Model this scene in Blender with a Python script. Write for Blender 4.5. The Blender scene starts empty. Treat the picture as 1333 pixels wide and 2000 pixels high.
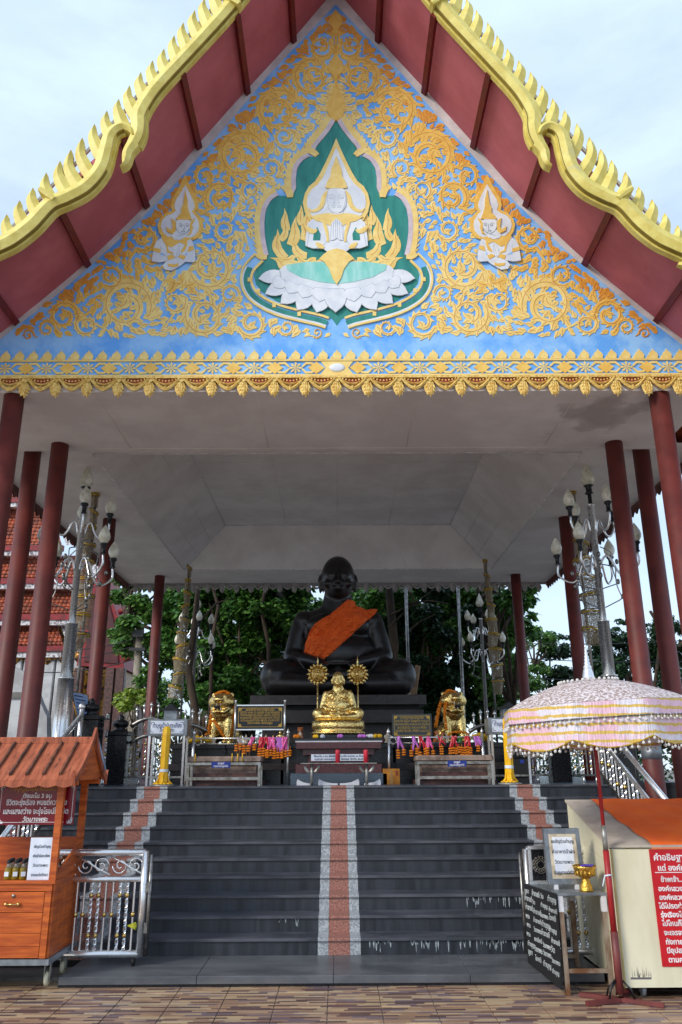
import bpy, math, random
from mathutils import Vector, Matrix
from mathutils.geometry import tessellate_polygon
random.seed(7)
S = bpy.context.scene
COL = S.collection
R = math.radians
PI = math.pi

# ------------------------------------------------------------------ camera
F_PX, PW, PH = 1525.0, 1333.0, 2000.0
CAM = Vector((0, 0, 1.84))
ROT = Matrix.Rotation(-0.00461, 3, 'Z') @ Matrix.Rotation(R(90 + 18.0), 3, 'X') @ Matrix.Rotation(-0.0052, 3, 'Z')
cd = bpy.data.cameras.new('camera')
cd.sensor_fit = 'VERTICAL'
cd.sensor_height = 24.0
cd.lens = 24.0 * F_PX / PH
cd.clip_end = 2000
cd.clip_start = 0.05
cam = bpy.data.objects.new('camera', cd)
COL.objects.link(cam)
cam.matrix_world = Matrix.Translation(CAM) @ ROT.to_4x4()
S.camera = cam

# ------------------------------------------------------------------ sky and sun
SUN_EL, SUN_AZ = 32.0, 230.0          # azimuth measured clockwise from +Y: behind the camera and to the left
w = bpy.data.worlds.new('World')
S.world = w
w.use_nodes = True
nt = w.node_tree
nt.nodes.clear()
out = nt.nodes.new('ShaderNodeOutputWorld')
bg = nt.nodes.new('ShaderNodeBackground')
sky = nt.nodes.new('ShaderNodeTexSky')
sky.sky_type = 'NISHITA'
sky.sun_disc = False
sky.sun_elevation = R(SUN_EL)
sky.sun_rotation = R(SUN_AZ)
sky.air_density = 1.0
sky.dust_density = .7
tc = nt.nodes.new('ShaderNodeTexCoord')
mp = nt.nodes.new('ShaderNodeMapping')
mp.inputs['Scale'].default_value = (1.3, 1.3, 4.0)
nz = nt.nodes.new('ShaderNodeTexNoise')
nz.inputs['Scale'].default_value = 1.5
nz.inputs['Detail'].default_value = 7
nz.inputs['Roughness'].default_value = 0.6
cr = nt.nodes.new('ShaderNodeValToRGB')
cr.color_ramp.elements[0].position = 0.3
cr.color_ramp.elements[0].color = (.48, .48, .48, 1)
cr.color_ramp.elements[1].position = 0.7
cr.color_ramp.elements[1].color = (.95, .95, .95, 1)
mx = nt.nodes.new('ShaderNodeMix')
mx.data_type = 'RGBA'
mx.inputs[7].default_value = (5.1, 6.3, 7.9, 1)
nt.links.new(tc.outputs['Generated'], mp.inputs['Vector'])
nt.links.new(mp.outputs['Vector'], nz.inputs['Vector'])
nt.links.new(nz.outputs['Fac'], cr.inputs['Fac'])
nt.links.new(cr.outputs['Color'], mx.inputs[0])
nt.links.new(sky.outputs['Color'], mx.inputs[6])
nt.links.new(mx.outputs[2], bg.inputs['Color'])
bg.inputs['Strength'].default_value = 0.075
nt.links.new(bg.outputs[0], out.inputs[0])

sl = bpy.data.lights.new('sun', 'SUN')
sl.energy = 1.2
sl.angle = R(15)
sl.color = (1.0, 0.93, 0.82)
sun = bpy.data.objects.new('sun', sl)
COL.objects.link(sun)
az = R(SUN_AZ)
sd = Vector((math.sin(az) * math.cos(R(SUN_EL)), math.cos(az) * math.cos(R(SUN_EL)), math.sin(R(SUN_EL))))
sun.rotation_euler = sd.to_track_quat('Z', 'Y').to_euler()
sun.location = (-6, -6, 12)

S.view_settings.view_transform = 'Standard'
S.view_settings.look = 'None'
S.view_settings.gamma = 1
S.view_settings.exposure = 1.18
S.view_settings.use_curve_mapping = False
S.cycles.max_bounces = 8

# ------------------------------------------------------------------ helpers
def P(px, py, Y):
    """world point seen at photo pixel (px, py) on the plane at distance Y"""
    d = ROT @ Vector(((px - PW / 2) / F_PX, (PH / 2 - py) / F_PX, -1))
    t = Y / d.y
    return CAM + d * t

def G(px, py, z=0.0):
    d = ROT @ Vector(((px - PW / 2) / F_PX, (PH / 2 - py) / F_PX, -1))
    t = (z - CAM.z) / d.z
    return CAM + d * t

def mpp(p):
    """metres per photo pixel at world point p"""
    return (ROT.transposed() @ (Vector(p) - CAM)).z * -1 / F_PX

def crom(pts, n=6):
    """Catmull-Rom through tuples of any length"""
    if len(pts) < 3:
        return [tuple(p) for p in pts]
    q = [tuple(2 * a - b for a, b in zip(pts[0], pts[1]))] + [tuple(p) for p in pts] + [tuple(2 * a - b for a, b in zip(pts[-1], pts[-2]))]
    o = []
    for i in range(1, len(q) - 2):
        for k in range(n):
            t = k / n
            o.append(tuple(0.5 * (2 * b + (c - a) * t + (2 * a - 5 * b + 4 * c - d) * t * t + (-a + 3 * b - 3 * c + d) * t ** 3)
                           for a, b, c, d in zip(q[i - 1], q[i], q[i + 1], q[i + 2])))
    o.append(tuple(pts[-1]))
    return o

class MB:
    def __init__(s):
        s.v = []; s.f = []; s.m = []; s.s = []
    def add(s, vs, fs, mi=0, smooth=False):
        b = len(s.v)
        s.v += [tuple(v) for v in vs]
        for f in fs:
            s.f.append([b + i for i in f]); s.m.append(mi); s.s.append(smooth)
        return s
    def bb(s, x0, x1, y0, y1, z0, z1, mi=0):
        return s.add([(x0, y0, z0), (x1, y0, z0), (x1, y1, z0), (x0, y1, z0), (x0, y0, z1), (x1, y0, z1), (x1, y1, z1), (x0, y1, z1)],
                     [(0, 3, 2, 1), (4, 5, 6, 7), (0, 1, 5, 4), (1, 2, 6, 5), (2, 3, 7, 6), (3, 0, 4, 7)], mi)
    def box(s, c, sz, rz=0, mi=0, rx=0):
        m = Matrix.Rotation(rz, 3, 'Z') @ Matrix.Rotation(rx, 3, 'X')
        vs = []
        for dz in (-1, 1):
            for dx, dy in ((-1, -1), (1, -1), (1, 1), (-1, 1)):
                vs.append(Vector(c) + m @ Vector((dx * sz[0] / 2, dy * sz[1] / 2, dz * sz[2] / 2)))
        return s.add(vs, [(0, 3, 2, 1), (4, 5, 6, 7), (0, 1, 5, 4), (1, 2, 6, 5), (2, 3, 7, 6), (3, 0, 4, 7)], mi)
    def bev(s, x0, x1, y0, y1, z0, z1, b=.01, mi=0):
        """box with chamfered vertical and top edges"""
        def ring(ix, z):
            return [(x0 + ix, y0 + b, z), (x0 + b, y0 + ix, z), (x1 - b, y0 + ix, z), (x1 - ix, y0 + b, z), (x1 - ix, y1 - b, z), (x1 - b, y1 - ix, z), (x0 + b, y1 - ix, z), (x0 + ix, y1 - b, z)]
        vs = ring(0, z0) + ring(0, z1 - b)
        vs += [(x0 + b, y0 + b, z1), (x0 + b, y0 + b, z1), (x1 - b, y0 + b, z1), (x1 - b, y0 + b, z1), (x1 - b, y1 - b, z1), (x1 - b, y1 - b, z1), (x0 + b, y1 - b, z1), (x0 + b, y1 - b, z1)]
        fs = [tuple(range(7, -1, -1)), tuple(range(16, 24))]
        for k in range(2):
            for i in range(8):
                j = (i + 1) % 8
                fs.append((k * 8 + i, k * 8 + j, k * 8 + 8 + j, k * 8 + 8 + i))
        return s.add(vs, fs, mi)
    def tube(s, pts, r, n=8, mi=0, cap=True, closed=False):
        pts = [Vector(p) for p in pts]
        N = len(pts)
        rs = r if isinstance(r, (list, tuple)) else [r] * N
        vs = []; up = None
        for i, p in enumerate(pts):
            if closed:
                d = pts[(i + 1) % N] - pts[i - 1]
            else:
                d = pts[min(i + 1, N - 1)] - pts[max(i - 1, 0)]
            if d.length < 1e-9: d = Vector((0, 0, 1))
            d.normalize()
            if up is None:
                up = Vector((0, 0, 1)) if abs(d.z) < .9 else Vector((0, 1, 0))
            a = d.cross(up)
            if a.length < 1e-6: a = d.cross(Vector((1, 0, 0)))
            a.normalize(); b = a.cross(d); up = b
            for k in range(n):
                t = 2 * PI * k / n
                vs.append(p + a * (math.cos(t) * rs[i]) + b * (math.sin(t) * rs[i]))
        fs = []
        for i in range(N if closed else N - 1):
            i2 = (i + 1) % N
            for k in range(n):
                k2 = (k + 1) % n
                fs.append((i * n + k, i * n + k2, i2 * n + k2, i2 * n + k))
        s.add(vs, fs, mi, True)
        if cap and not closed:
            b0 = len(s.v) - len(vs)
            s.f.append([b0 + k for k in range(n)][::-1]); s.m.append(mi); s.s.append(False)
            s.f.append([b0 + (N - 1) * n + k for k in range(n)]); s.m.append(mi); s.s.append(False)
        return s
    def lathe(s, prof, c=(0, 0, 0), n=16, mi=0, smooth=True, ax=None, rot=0, sq=None):
        """prof: (radius, height) pairs; ax: Matrix; sq: square/flat section"""
        c = Vector(c); vs = []
        for r, z in prof:
            for k in range(n):
                t = 2 * PI * k / n + rot
                v = Vector((r * math.cos(t), r * math.sin(t), z))
                if sq: v.y *= sq
                if ax: v = ax @ v
                vs.append(c + v)
        fs = []
        for i in range(len(prof) - 1):
            for k in range(n):
                k2 = (k + 1) % n
                fs.append((i * n + k, i * n + k2, (i + 1) * n + k2, (i + 1) * n + k))
        fs.append(tuple(range(n))[::-1]); fs.append(tuple((len(prof) - 1) * n + k for k in range(n)))
        return s.add(vs, fs, mi, smooth)
    def ball(s, c, r, n=10, m=6, mi=0, rot=None):
        rr = r if isinstance(r, (tuple, list)) else (r, r, r)
        vs = []
        for i in range(m + 1):
            a = PI * i / m
            for k in range(n):
                t = 2 * PI * k / n
                v = Vector((math.sin(a) * math.cos(t) * rr[0], math.sin(a) * math.sin(t) * rr[1], math.cos(a) * rr[2]))
                if rot: v = rot @ v
                vs.append(Vector(c) + v)
        fs = []
        for i in range(m):
            for k in range(n):
                k2 = (k + 1) % n
                fs.append((i * n + k, (i + 1) * n + k, (i + 1) * n + k2, i * n + k2))
        return s.add(vs, fs, mi, True)
    def prism(s, poly, y0, y1, mi=0):
        """poly: (x, z) outline, front face at y0 (towards the viewer), back at y1"""
        n = len(poly)
        tris = tessellate_polygon([[Vector((x, z, 0)) for x, z in poly]])
        vs = [(x, y0, z) for x, z in poly] + [(x, y1, z) for x, z in poly]
        fs = [tuple(t) for t in tris] + [tuple(i + n for i in t[::-1]) for t in tris]
        fs += [(i, (i + 1) % n, n + (i + 1) % n, n + i) for i in range(n)]
        return s.add(vs, fs, mi)
    def ribbon(s, path, y0, y1, mi=0, ridge=0.0):
        """path: (x, z, width); flat band facing -Y with optional centre ridge"""
        vs = []; N = len(path)
        for i, (x, z, wd) in enumerate(path):
            a = path[max(i - 1, 0)]; b = path[min(i + 1, N - 1)]
            dx, dz = b[0] - a[0], b[1] - a[1]
            L = math.hypot(dx, dz) or 1
            nx, nz_ = -dz / L, dx / L
            h = wd / 2
            vs += [(x + nx * h, y1, z + nz_ * h), (x + nx * h, y0, z + nz_ * h), (x, y0 - ridge, z), (x - nx * h, y0, z - nz_ * h), (x - nx * h, y1, z - nz_ * h)]
        fs = []
        for i in range(N - 1):
            for k in range(4):
                fs.append((i * 5 + k, i * 5 + k + 1, i * 5 + 5 + k + 1, i * 5 + 5 + k))
        fs.append((0, 1, 2, 3, 4)); fs.append(tuple((N - 1) * 5 + k for k in (4, 3, 2, 1, 0)))
        return s.add(vs, fs, mi)
    def mesh(s, name, off=(0, 0, 0)):
        me = bpy.data.meshes.new(name)
        o = Vector(off)
        me.from_pydata([(v[0] - o.x, v[1] - o.y, v[2] - o.z) for v in s.v], [], s.f)
        me.polygons.foreach_set('material_index', s.m)
        me.polygons.foreach_set('use_smooth', s.s)
        me.validate(); me.update()
        return me

def thing(name, label, cat, loc=(0, 0, 0), group=None, rz=0):
    o = bpy.data.objects.new(name, None)
    COL.objects.link(o)
    o.location = loc; o.rotation_euler = (0, 0, rz)
    o.empty_display_size = .2
    o['label'] = label; o['category'] = cat
    if group: o['group'] = group
    return o

def wloc(o):
    v = Vector(o.location)
    p = o.parent
    while p:
        v = v + Vector(p.location); p = p.parent
    return v

def link(name, me, mats, parent=None, loc=None):
    o = bpy.data.objects.new(name, me)
    COL.objects.link(o)
    if mats and not me.materials:
        for m in (mats if isinstance(mats, (list, tuple)) else [mats]):
            me.materials.append(m)
    if parent: o.parent = parent
    if loc is not None: o.location = loc
    return o

SMALL = {'brass_knob', 'wire_leaf', 'flame_ornament', 'marigolds', 'melted_wax', 'text_line', 'niche_clasp', 'ceiling_joint', 'corner_mark', 'eave_valance', 'drawn_line', 'scroll_work', 'lotus_relief', 'blossoms'}
def part(mb, name, mats, parent, off=None):
    """geometry given in world coordinates (or local when off=(0,0,0))"""
    me = mb.mesh(name, wloc(parent) if off is None else off)
    o = link(name, me, mats, parent)
    if name in SMALL: o['kind'] = 'stuff'
    return o

def solo(mb, name, mats, label=None, cat=None, group=None, kind=None, base=None):
    if base is None:
        xs = [v[0] for v in mb.v]; ys = [v[1] for v in mb.v]; zs = [v[2] for v in mb.v]
        base = ((min(xs) + max(xs)) / 2, (min(ys) + max(ys)) / 2, min(zs))
    if kind == 'structure': base = (0, 0, 0)
    o = link(name, mb.mesh(name, base), mats, None, base)
    if label: o['label'] = label
    if cat: o['category'] = cat
    if group: o['group'] = group
    if kind: o['kind'] = kind
    return o

def dup(src, loc=None, label=None, rz=None, group=None):
    r = src.copy(); COL.objects.link(r)
    if loc is not None: r.location = loc
    if rz is not None: r.rotation_euler[2] = rz
    if label: r['label'] = label
    if group: r['group'] = group
    for ch in list(src.children):
        c = ch.copy(); COL.objects.link(c); c.parent = r
        for g in list(ch.children):
            d = g.copy(); COL.objects.link(d); d.parent = c
    return r

# ------------------------------------------------------------------ materials
def srgb(r, g, b):
    def f(c):
        c /= 255.0
        return c / 12.92 if c <= .04045 else ((c + .055) / 1.055) ** 2.4
    return (f(r), f(g), f(b), 1)

MATS = {}
def mat(name, col, rough=.6, metal=0, var=.12, vs=8.0, bump=0.0, bs=40.0, col2=None, stretch=(1, 1, 1), lo=.4, hi=.62, spec=.5, alpha=1, det=5, obj=False, dark=None):
    """principled material whose colour drifts between col and col2 (default: a darker col) with world-space noise"""
    if name in MATS: return MATS[name]
    m = bpy.data.materials.new(name); m.use_nodes = True
    t = m.node_tree; b = t.nodes['Principled BSDF']
    b.inputs['Roughness'].default_value = rough
    b.inputs['Metallic'].default_value = metal
    b.inputs['Specular IOR Level'].default_value = spec
    b.inputs['Alpha'].default_value = alpha
    if len(col) == 3: col = tuple(col) + (1,)
    if col2 is None: col2 = tuple(c * (1 - var * 2.2) for c in col[:3]) + (1,)
    elif len(col2) == 3: col2 = tuple(col2) + (1,)
    if obj:
        g = t.nodes.new('ShaderNodeTexCoord'); src = g.outputs['Object']
    else:
        g = t.nodes.new('ShaderNodeNewGeometry'); src = g.outputs['Position']
    mp = t.nodes.new('ShaderNodeMapping'); mp.inputs['Scale'].default_value = stretch
    t.links.new(src, mp.inputs['Vector'])
    n = t.nodes.new('ShaderNodeTexNoise'); n.inputs['Scale'].default_value = vs; n.inputs['Detail'].default_value = det
    n.inputs['Roughness'].default_value = .62
    t.links.new(mp.outputs[0], n.inputs['Vector'])
    r = t.nodes.new('ShaderNodeValToRGB')
    r.color_ramp.elements[0].position = lo; r.color_ramp.elements[0].color = col2
    r.color_ramp.elements[1].position = hi; r.color_ramp.elements[1].color = col
    t.links.new(n.outputs['Fac'], r.inputs['Fac'])
    csock = r.outputs['Color']
    if dark:   # stains: (colour, scale, amount)
        n3 = t.nodes.new('ShaderNodeTexNoise'); n3.inputs['Scale'].default_value = dark[1]; n3.inputs['Detail'].default_value = 8
        n3.inputs['Roughness'].default_value = .7
        t.links.new(mp.outputs[0], n3.inputs['Vector'])
        r3 = t.nodes.new('ShaderNodeValToRGB')
        r3.color_ramp.elements[0].position = dark[2]; r3.color_ramp.elements[1].position = dark[2] + .12
        t.links.new(n3.outputs['Fac'], r3.inputs['Fac'])
        x = t.nodes.new('ShaderNodeMix'); x.data_type = 'RGBA'
        x.inputs[7].default_value = tuple(dark[0][:3]) + (1,)
        t.links.new(r3.outputs['Color'], x.inputs[0]); t.links.new(csock, x.inputs[6])
        csock = x.outputs[2]
    t.links.new(csock, b.inputs['Base Color'])
    # roughness drift
    mr = t.nodes.new('ShaderNodeMapRange'); mr.inputs[3].default_value = max(rough - .1, .03); mr.inputs[4].default_value = min(rough + .12, 1)
    t.links.new(n.outputs['Fac'], mr.inputs[0]); t.links.new(mr.outputs[0], b.inputs['Roughness'])
    if bump:
        n2 = t.nodes.new('ShaderNodeTexNoise'); n2.inputs['Scale'].default_value = bs; n2.inputs['Detail'].default_value = 4
        t.links.new(mp.outputs[0], n2.inputs['Vector'])
        bp = t.nodes.new('ShaderNodeBump'); bp.inputs['Strength'].default_value = bump; bp.inputs['Distance'].default_value = .02
        t.links.new(n2.outputs['Fac'], bp.inputs['Height']); t.links.new(bp.outputs[0], b.inputs['Normal'])
    MATS[name] = m
    return m

M_ceil = mat('ceiling_render', srgb(236, 230, 226), .85, vs=1.2, col2=srgb(222, 214, 210), bump=.15, bs=14, dark=(srgb(150, 142, 136), .9, .68))
M_colred = mat('column_paint', srgb(106, 42, 36), .55, vs=3, col2=srgb(86, 33, 30), bump=.05, bs=60, dark=(srgb(140, 92, 80), 16, .68))
M_soffit = mat('soffit_red', srgb(190, 104, 114), .6, vs=1.6, col2=srgb(172, 88, 98), stretch=(1, 1, .5), bump=.08, bs=20, dark=(srgb(150, 92, 100), 1.8, .63))
def stain_ceiling():
    m = M_ceil.copy(); m.name = 'ceiling_water_stain'; t = m.node_tree; N = t.nodes.new; L = t.links.new
    b = t.nodes['Principled BSDF']; src = b.inputs['Base Color'].links[0].from_socket
    g = N('ShaderNodeNewGeometry'); vm = N('ShaderNodeVectorMath'); vm.operation = 'SUBTRACT'; vm.inputs[1].default_value = (3.55, 9.35, 6.24); L(g.outputs['Position'], vm.inputs[0])
    ms = N('ShaderNodeVectorMath'); ms.operation = 'MULTIPLY'; ms.inputs[1].default_value = (1.3, 1.2, 0); L(vm.outputs[0], ms.inputs[0])
    ln = N('ShaderNodeVectorMath'); ln.operation = 'LENGTH'; L(ms.outputs[0], ln.inputs[0])
    nz = N('ShaderNodeTexNoise'); nz.inputs['Scale'].default_value = 2.6; nz.inputs['Detail'].default_value = 7; L(g.outputs['Position'], nz.inputs['Vector'])
    a = N('ShaderNodeMath'); a.operation = 'MULTIPLY_ADD'; a.inputs[1].default_value = 2.4; L(nz.outputs['Fac'], a.inputs[0]); L(ln.outputs['Value'], a.inputs[2])
    r = N('ShaderNodeValToRGB'); e = r.color_ramp.elements; e[0].position = .62; e[0].color = (.5, .5, .5, 1); e[1].position = .9; e[1].color = (0, 0, 0, 1)
    k = e.new(.78); k.color = (.34, .34, .34, 1)
    d = N('ShaderNodeMath'); d.operation = 'DIVIDE'; d.inputs[1].default_value = 2.2; L(a.outputs[0], d.inputs[0]); L(d.outputs[0], r.inputs[0])
    x = N('ShaderNodeMix'); x.data_type = 'RGBA'; x.inputs[7].default_value = srgb(120, 104, 92); L(r.outputs[0], x.inputs[0]); L(src, x.inputs[6]); L(x.outputs[2], b.inputs['Base Color'])
    return m
M_rib = mat('rafter_red', srgb(116, 30, 26), .45, vs=12, var=.15, bump=.05)
M_trim = mat('wall_trim_white', srgb(214, 210, 210), .8, vs=3, col2=srgb(188, 184, 184), bump=.1, dark=(srgb(150, 145, 142), 4, .68))
M_barge = mat('barge_yellow', srgb(226, 212, 120), .5, vs=6, col2=srgb(208, 190, 92), bump=.12, bs=25, dark=(srgb(196, 192, 150), 4, .6))
M_bargedk = mat('barge_groove', srgb(150, 130, 50), .6, vs=8)
M_white = mat('white_paint', srgb(222, 222, 226), .5, vs=9, col2=srgb(200, 200, 206))
M_blue = mat('mural_blue', srgb(96, 166, 242), .7, vs=2.2, col2=srgb(146, 196, 246), bump=.05, bs=20, dark=(srgb(140, 186, 236), 4.5, .66), lo=.42, hi=.6)
M_blue2 = mat('mural_blue_pale', srgb(112, 170, 232), .7, vs=3, col2=srgb(86, 150, 228), dark=(srgb(160, 196, 236), 5, .62))
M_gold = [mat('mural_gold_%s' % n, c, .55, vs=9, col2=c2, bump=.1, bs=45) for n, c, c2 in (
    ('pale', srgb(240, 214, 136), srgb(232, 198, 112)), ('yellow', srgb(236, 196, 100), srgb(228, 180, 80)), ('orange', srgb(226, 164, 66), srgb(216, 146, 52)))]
M_redline = mat('mural_red_line', srgb(206, 136, 70), .6, vs=9)
M_green = mat('niche_green', srgb(26, 122, 116), .6, vs=10, col2=srgb(44, 140, 130), stretch=(1, 1, .2), bump=.04)
M_teal = mat('mural_teal', srgb(120, 200, 190), .6, vs=8, col2=srgb(160, 216, 210), stretch=(1, 1, .3))
M_pink = mat('niche_pinkish', srgb(214, 200, 204), .6, vs=8, col2=srgb(196, 180, 188))
M_fig = mat('mural_white', srgb(226, 230, 236), .6, vs=5, col2=srgb(208, 214, 224))
M_pencil = mat('mural_grey_line', srgb(176, 184, 196), .7)
M_gilt = mat('gilt_fringe', srgb(236, 206, 122), .45, .12, vs=30, col2=srgb(206, 160, 72), bump=.3, bs=70)
M_fringered = mat('fringe_red', srgb(176, 56, 60), .6, vs=20)
M_frwhite = mat('fringe_white', srgb(176, 170, 168), .7, vs=9)
M_steel = mat('steel', (.82, .82, .82), .27, .9, vs=10, var=.03, bump=.02)
M_steeldk = mat('steel_tarnished', (.36, .35, .33), .35, 1, vs=14, var=.25)
M_brass = mat('brass_ball', (.75, .52, .18), .25, 1, vs=20)
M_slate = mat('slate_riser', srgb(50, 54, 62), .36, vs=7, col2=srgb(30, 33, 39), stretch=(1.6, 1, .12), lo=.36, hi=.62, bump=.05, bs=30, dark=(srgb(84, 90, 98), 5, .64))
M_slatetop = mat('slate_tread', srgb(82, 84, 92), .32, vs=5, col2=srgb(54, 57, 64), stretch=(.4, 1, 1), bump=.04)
M_landing = mat('landing_slate', srgb(96, 98, 102), .35, vs=2.4, col2=srgb(70, 73, 78), stretch=(.5, 1.4, 1), bump=.05, dark=(srgb(70, 64, 60), 1.6, .66))
M_black = mat('black_granite', srgb(26, 27, 31), .25, vs=30, col2=srgb(16, 16, 19), bump=.02)
M_blackmat = mat('black_matte', srgb(22, 22, 24), .7, vs=20)
M_bronze = mat('dark_bronze', srgb(30, 27, 28), .32, .2, vs=6, col2=srgb(20, 18, 19), bump=.12, bs=16, spec=.55)
M_basestone = mat('statue_base_stone', srgb(66, 58, 58), .55, vs=9, col2=srgb(48, 42, 42), bump=.08)
M_orange = mat('orange_cloth', srgb(250, 106, 28), .8, vs=5, col2=srgb(236, 92, 20), stretch=(1, 1, 1), bump=.1, bs=20)
def fold_bump(m):
    t = m.node_tree; N = t.nodes.new; L = t.links.new; b = t.nodes['Principled BSDF']
    g = N('ShaderNodeNewGeometry'); mp = N('ShaderNodeMapping'); mp.inputs['Rotation'].default_value = (0, R(38), 0); mp.inputs['Scale'].default_value = (.25, .3, 1)
    L(g.outputs['Position'], mp.inputs[0])
    w_ = N('ShaderNodeTexNoise'); w_.inputs['Scale'].default_value = 26; w_.inputs['Detail'].default_value = 3
    L(mp.outputs[0], w_.inputs['Vector'])
    bp = N('ShaderNodeBump'); bp.inputs['Strength'].default_value = 1; bp.inputs['Distance'].default_value = .09
    L(w_.outputs['Fac'], bp.inputs['Height']); L(bp.outputs[0], b.inputs['Normal'])
fold_bump(M_orange)
M_goldleaf = mat('gold_leaf', (.92, .68, .26), .26, 1, vs=26, col2=(.50, .30, .08), bump=.5, bs=32, lo=.34, hi=.52)
M_redgran = mat('dark_red_granite', srgb(96, 50, 52), .3, vs=60, col2=srgb(62, 32, 34), bump=.02)
M_bluegran = mat('blue_grey_granite', srgb(96, 112, 128), .4, vs=90, col2=srgb(34, 42, 54), lo=.42, hi=.58)
M_marigold = mat('marigold', srgb(240, 150, 20), .8, vs=60, col2=srgb(214, 110, 8), bump=.8, bs=120)
M_yflower = mat('yellow_flower', srgb(240, 200, 40), .8, vs=60, col2=srgb(214, 160, 18), bump=.6, bs=120)
M_candle = mat('yellow_wax', srgb(246, 196, 20), .45, vs=7, col2=srgb(232, 172, 12), bump=.15, bs=12)
M_redcandle = mat('red_wax', srgb(214, 46, 66), .4, vs=12)
M_pinkrib = mat('pink_ribbon', srgb(236, 110, 180), .35, vs=30, col2=srgb(220, 70, 140))
M_redrib = mat('red_ribbon', srgb(222, 40, 66), .35, vs=30, col2=srgb(180, 20, 40))
M_lilacrib = mat('lilac_ribbon', srgb(206, 120, 214), .35, vs=30)
M_glass = mat('frosted_lamp_glass', srgb(232, 230, 216), .3, vs=10, col2=srgb(196, 192, 170), bump=.1, dark=(srgb(90, 80, 60), 22, .66), obj=True)
M_blackmetal = mat('black_metal', srgb(24, 26, 30), .35, .3, vs=30)
# ------------------------------------------------------------------ granite, wood, tile materials
def granite(name, c1, c2, c3, sc=120):
    m = mat(name, c1, .35, vs=sc, col2=c2, lo=.44, hi=.56, det=3, dark=(c3, sc * 1.3, .58), bump=.03)
    return m
M_gwhite = granite('pale_granite', srgb(176, 180, 184), srgb(130, 136, 142), srgb(70, 76, 84), 70)
M_gred = granite('red_granite', srgb(168, 118, 104), srgb(126, 84, 76), srgb(58, 50, 52), 60)
M_wood = mat('orange_wood', srgb(200, 100, 32), .45, vs=5, col2=srgb(160, 70, 20), stretch=(.6, .6, 5), bump=.1, bs=14, dark=(srgb(110, 44, 16), 6, .68))
M_woodh = mat('orange_wood_level', srgb(200, 98, 30), .45, vs=5, col2=srgb(162, 68, 18), stretch=(.5, .5, 6), bump=.1, bs=14, dark=(srgb(96, 38, 14), 5, .68))
M_woodroof = mat('cart_roof_wood', srgb(178, 98, 66), .7, vs=6, col2=srgb(146, 74, 46), stretch=(4, .8, .8), bump=.15, bs=16, dark=(srgb(92, 48, 34), 7, .56))
M_wooddk = mat('weathered_batten', srgb(120, 72, 50), .7, vs=10, col2=srgb(70, 46, 36), bump=.2)
M_cream = mat('cream_panel', srgb(226, 220, 192), .55, vs=2.5, col2=srgb(210, 203, 174), stretch=(1, 1, .3), bump=.04, dark=(srgb(150, 146, 120), 3.5, .7))
M_creamtop = mat('cream_top', srgb(196, 184, 168), .6, vs=4, col2=srgb(170, 156, 142), dark=(srgb(120, 104, 90), 6, .66))
M_ocloth = mat('orange_saffron_cloth', srgb(250, 112, 30), .85, vs=3, col2=srgb(240, 98, 20), bump=.25, bs=9, dark=(srgb(196, 66, 14), 7, .72))
M_red = mat('banner_red', srgb(196, 20, 32), .35, vs=3, col2=srgb(180, 14, 26))
M_maroon = mat('sign_maroon', srgb(128, 8, 32), .25, vs=3, col2=srgb(104, 6, 26))
M_paper = mat('paper', srgb(226, 232, 242), .6, vs=6, col2=srgb(206, 214, 230))
M_ink = mat('dark_ink', srgb(50, 56, 70), .6)
M_inkblue = mat('blue_ink', srgb(40, 56, 120), .6)
M_letter = mat('white_letter', srgb(240, 238, 240), .5)
M_lettery = mat('ochre_letter', srgb(190, 130, 30), .5)
M_lettergold = mat('gold_letter', srgb(200, 160, 70), .4, .4)
M_chalk = mat('chalk_scribble', srgb(190, 196, 196), .7)
M_bluesign = mat('blue_sign', srgb(28, 52, 140), .35)
M_card = mat('cardboard', srgb(190, 128, 44), .8, vs=12, col2=srgb(160, 100, 30))
M_stone = mat('worn_stone', srgb(150, 130, 118), .75, vs=7, col2=srgb(104, 86, 78), bump=.3, bs=30, dark=(srgb(74, 62, 56), 9, .6))
M_stonedk = mat('red_stone_table', srgb(100, 66, 60), .5, vs=12, col2=srgb(66, 42, 40), bump=.12)
M_galv = mat('galvanised', srgb(170, 170, 166), .45, .6, vs=9, col2=srgb(120, 116, 108), dark=(srgb(110, 74, 50), 8, .68))
M_galvdull = mat('dull_sheet_steel', srgb(150, 156, 162), .4, .5, vs=5, col2=srgb(112, 118, 124), dark=(srgb(90, 86, 80), 6, .64))
M_rustleg = mat('rusty_leg', srgb(160, 148, 132), .6, .2, vs=6, col2=srgb(110, 72, 44), stretch=(1, 1, .5))
M_polered = mat('umbrella_pole_red', srgb(168, 34, 38), .45, vs=5, var=.12)
M_polebrown = mat('umbrella_pole_maroon', srgb(112, 50, 48), .5, vs=9)
M_plaque = mat('plaque_black', srgb(22, 24, 30), .35, vs=5)
M_plaqueg = mat('plaque_green_grey', srgb(62, 70, 72), .4, vs=5)
M_thorn = mat('figure_white', srgb(222, 216, 206), .5, vs=20, col2=srgb(180, 160, 130))
M_bark = mat('bark', srgb(78, 64, 50), .9, vs=5, col2=srgb(44, 34, 26), stretch=(1, 1, .3), bump=.6, bs=12)
M_barkpale = mat('pale_branch', srgb(150, 122, 92), .85, vs=5, col2=srgb(110, 86, 62), bump=.4)
M_pole = mat('concrete_pole', srgb(148, 140, 126), .9, vs=4, col2=srgb(110, 102, 92), bump=.2)
M_wire = mat('wire', srgb(40, 42, 46), .6)
M_temred = mat('temple_red', srgb(150, 24, 34), .5, vs=4, col2=srgb(112, 16, 24))
M_temgold = mat('temple_gilding', srgb(180, 130, 44), .4, .3, vs=9, col2=srgb(60, 34, 20), lo=.44, hi=.56)
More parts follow.
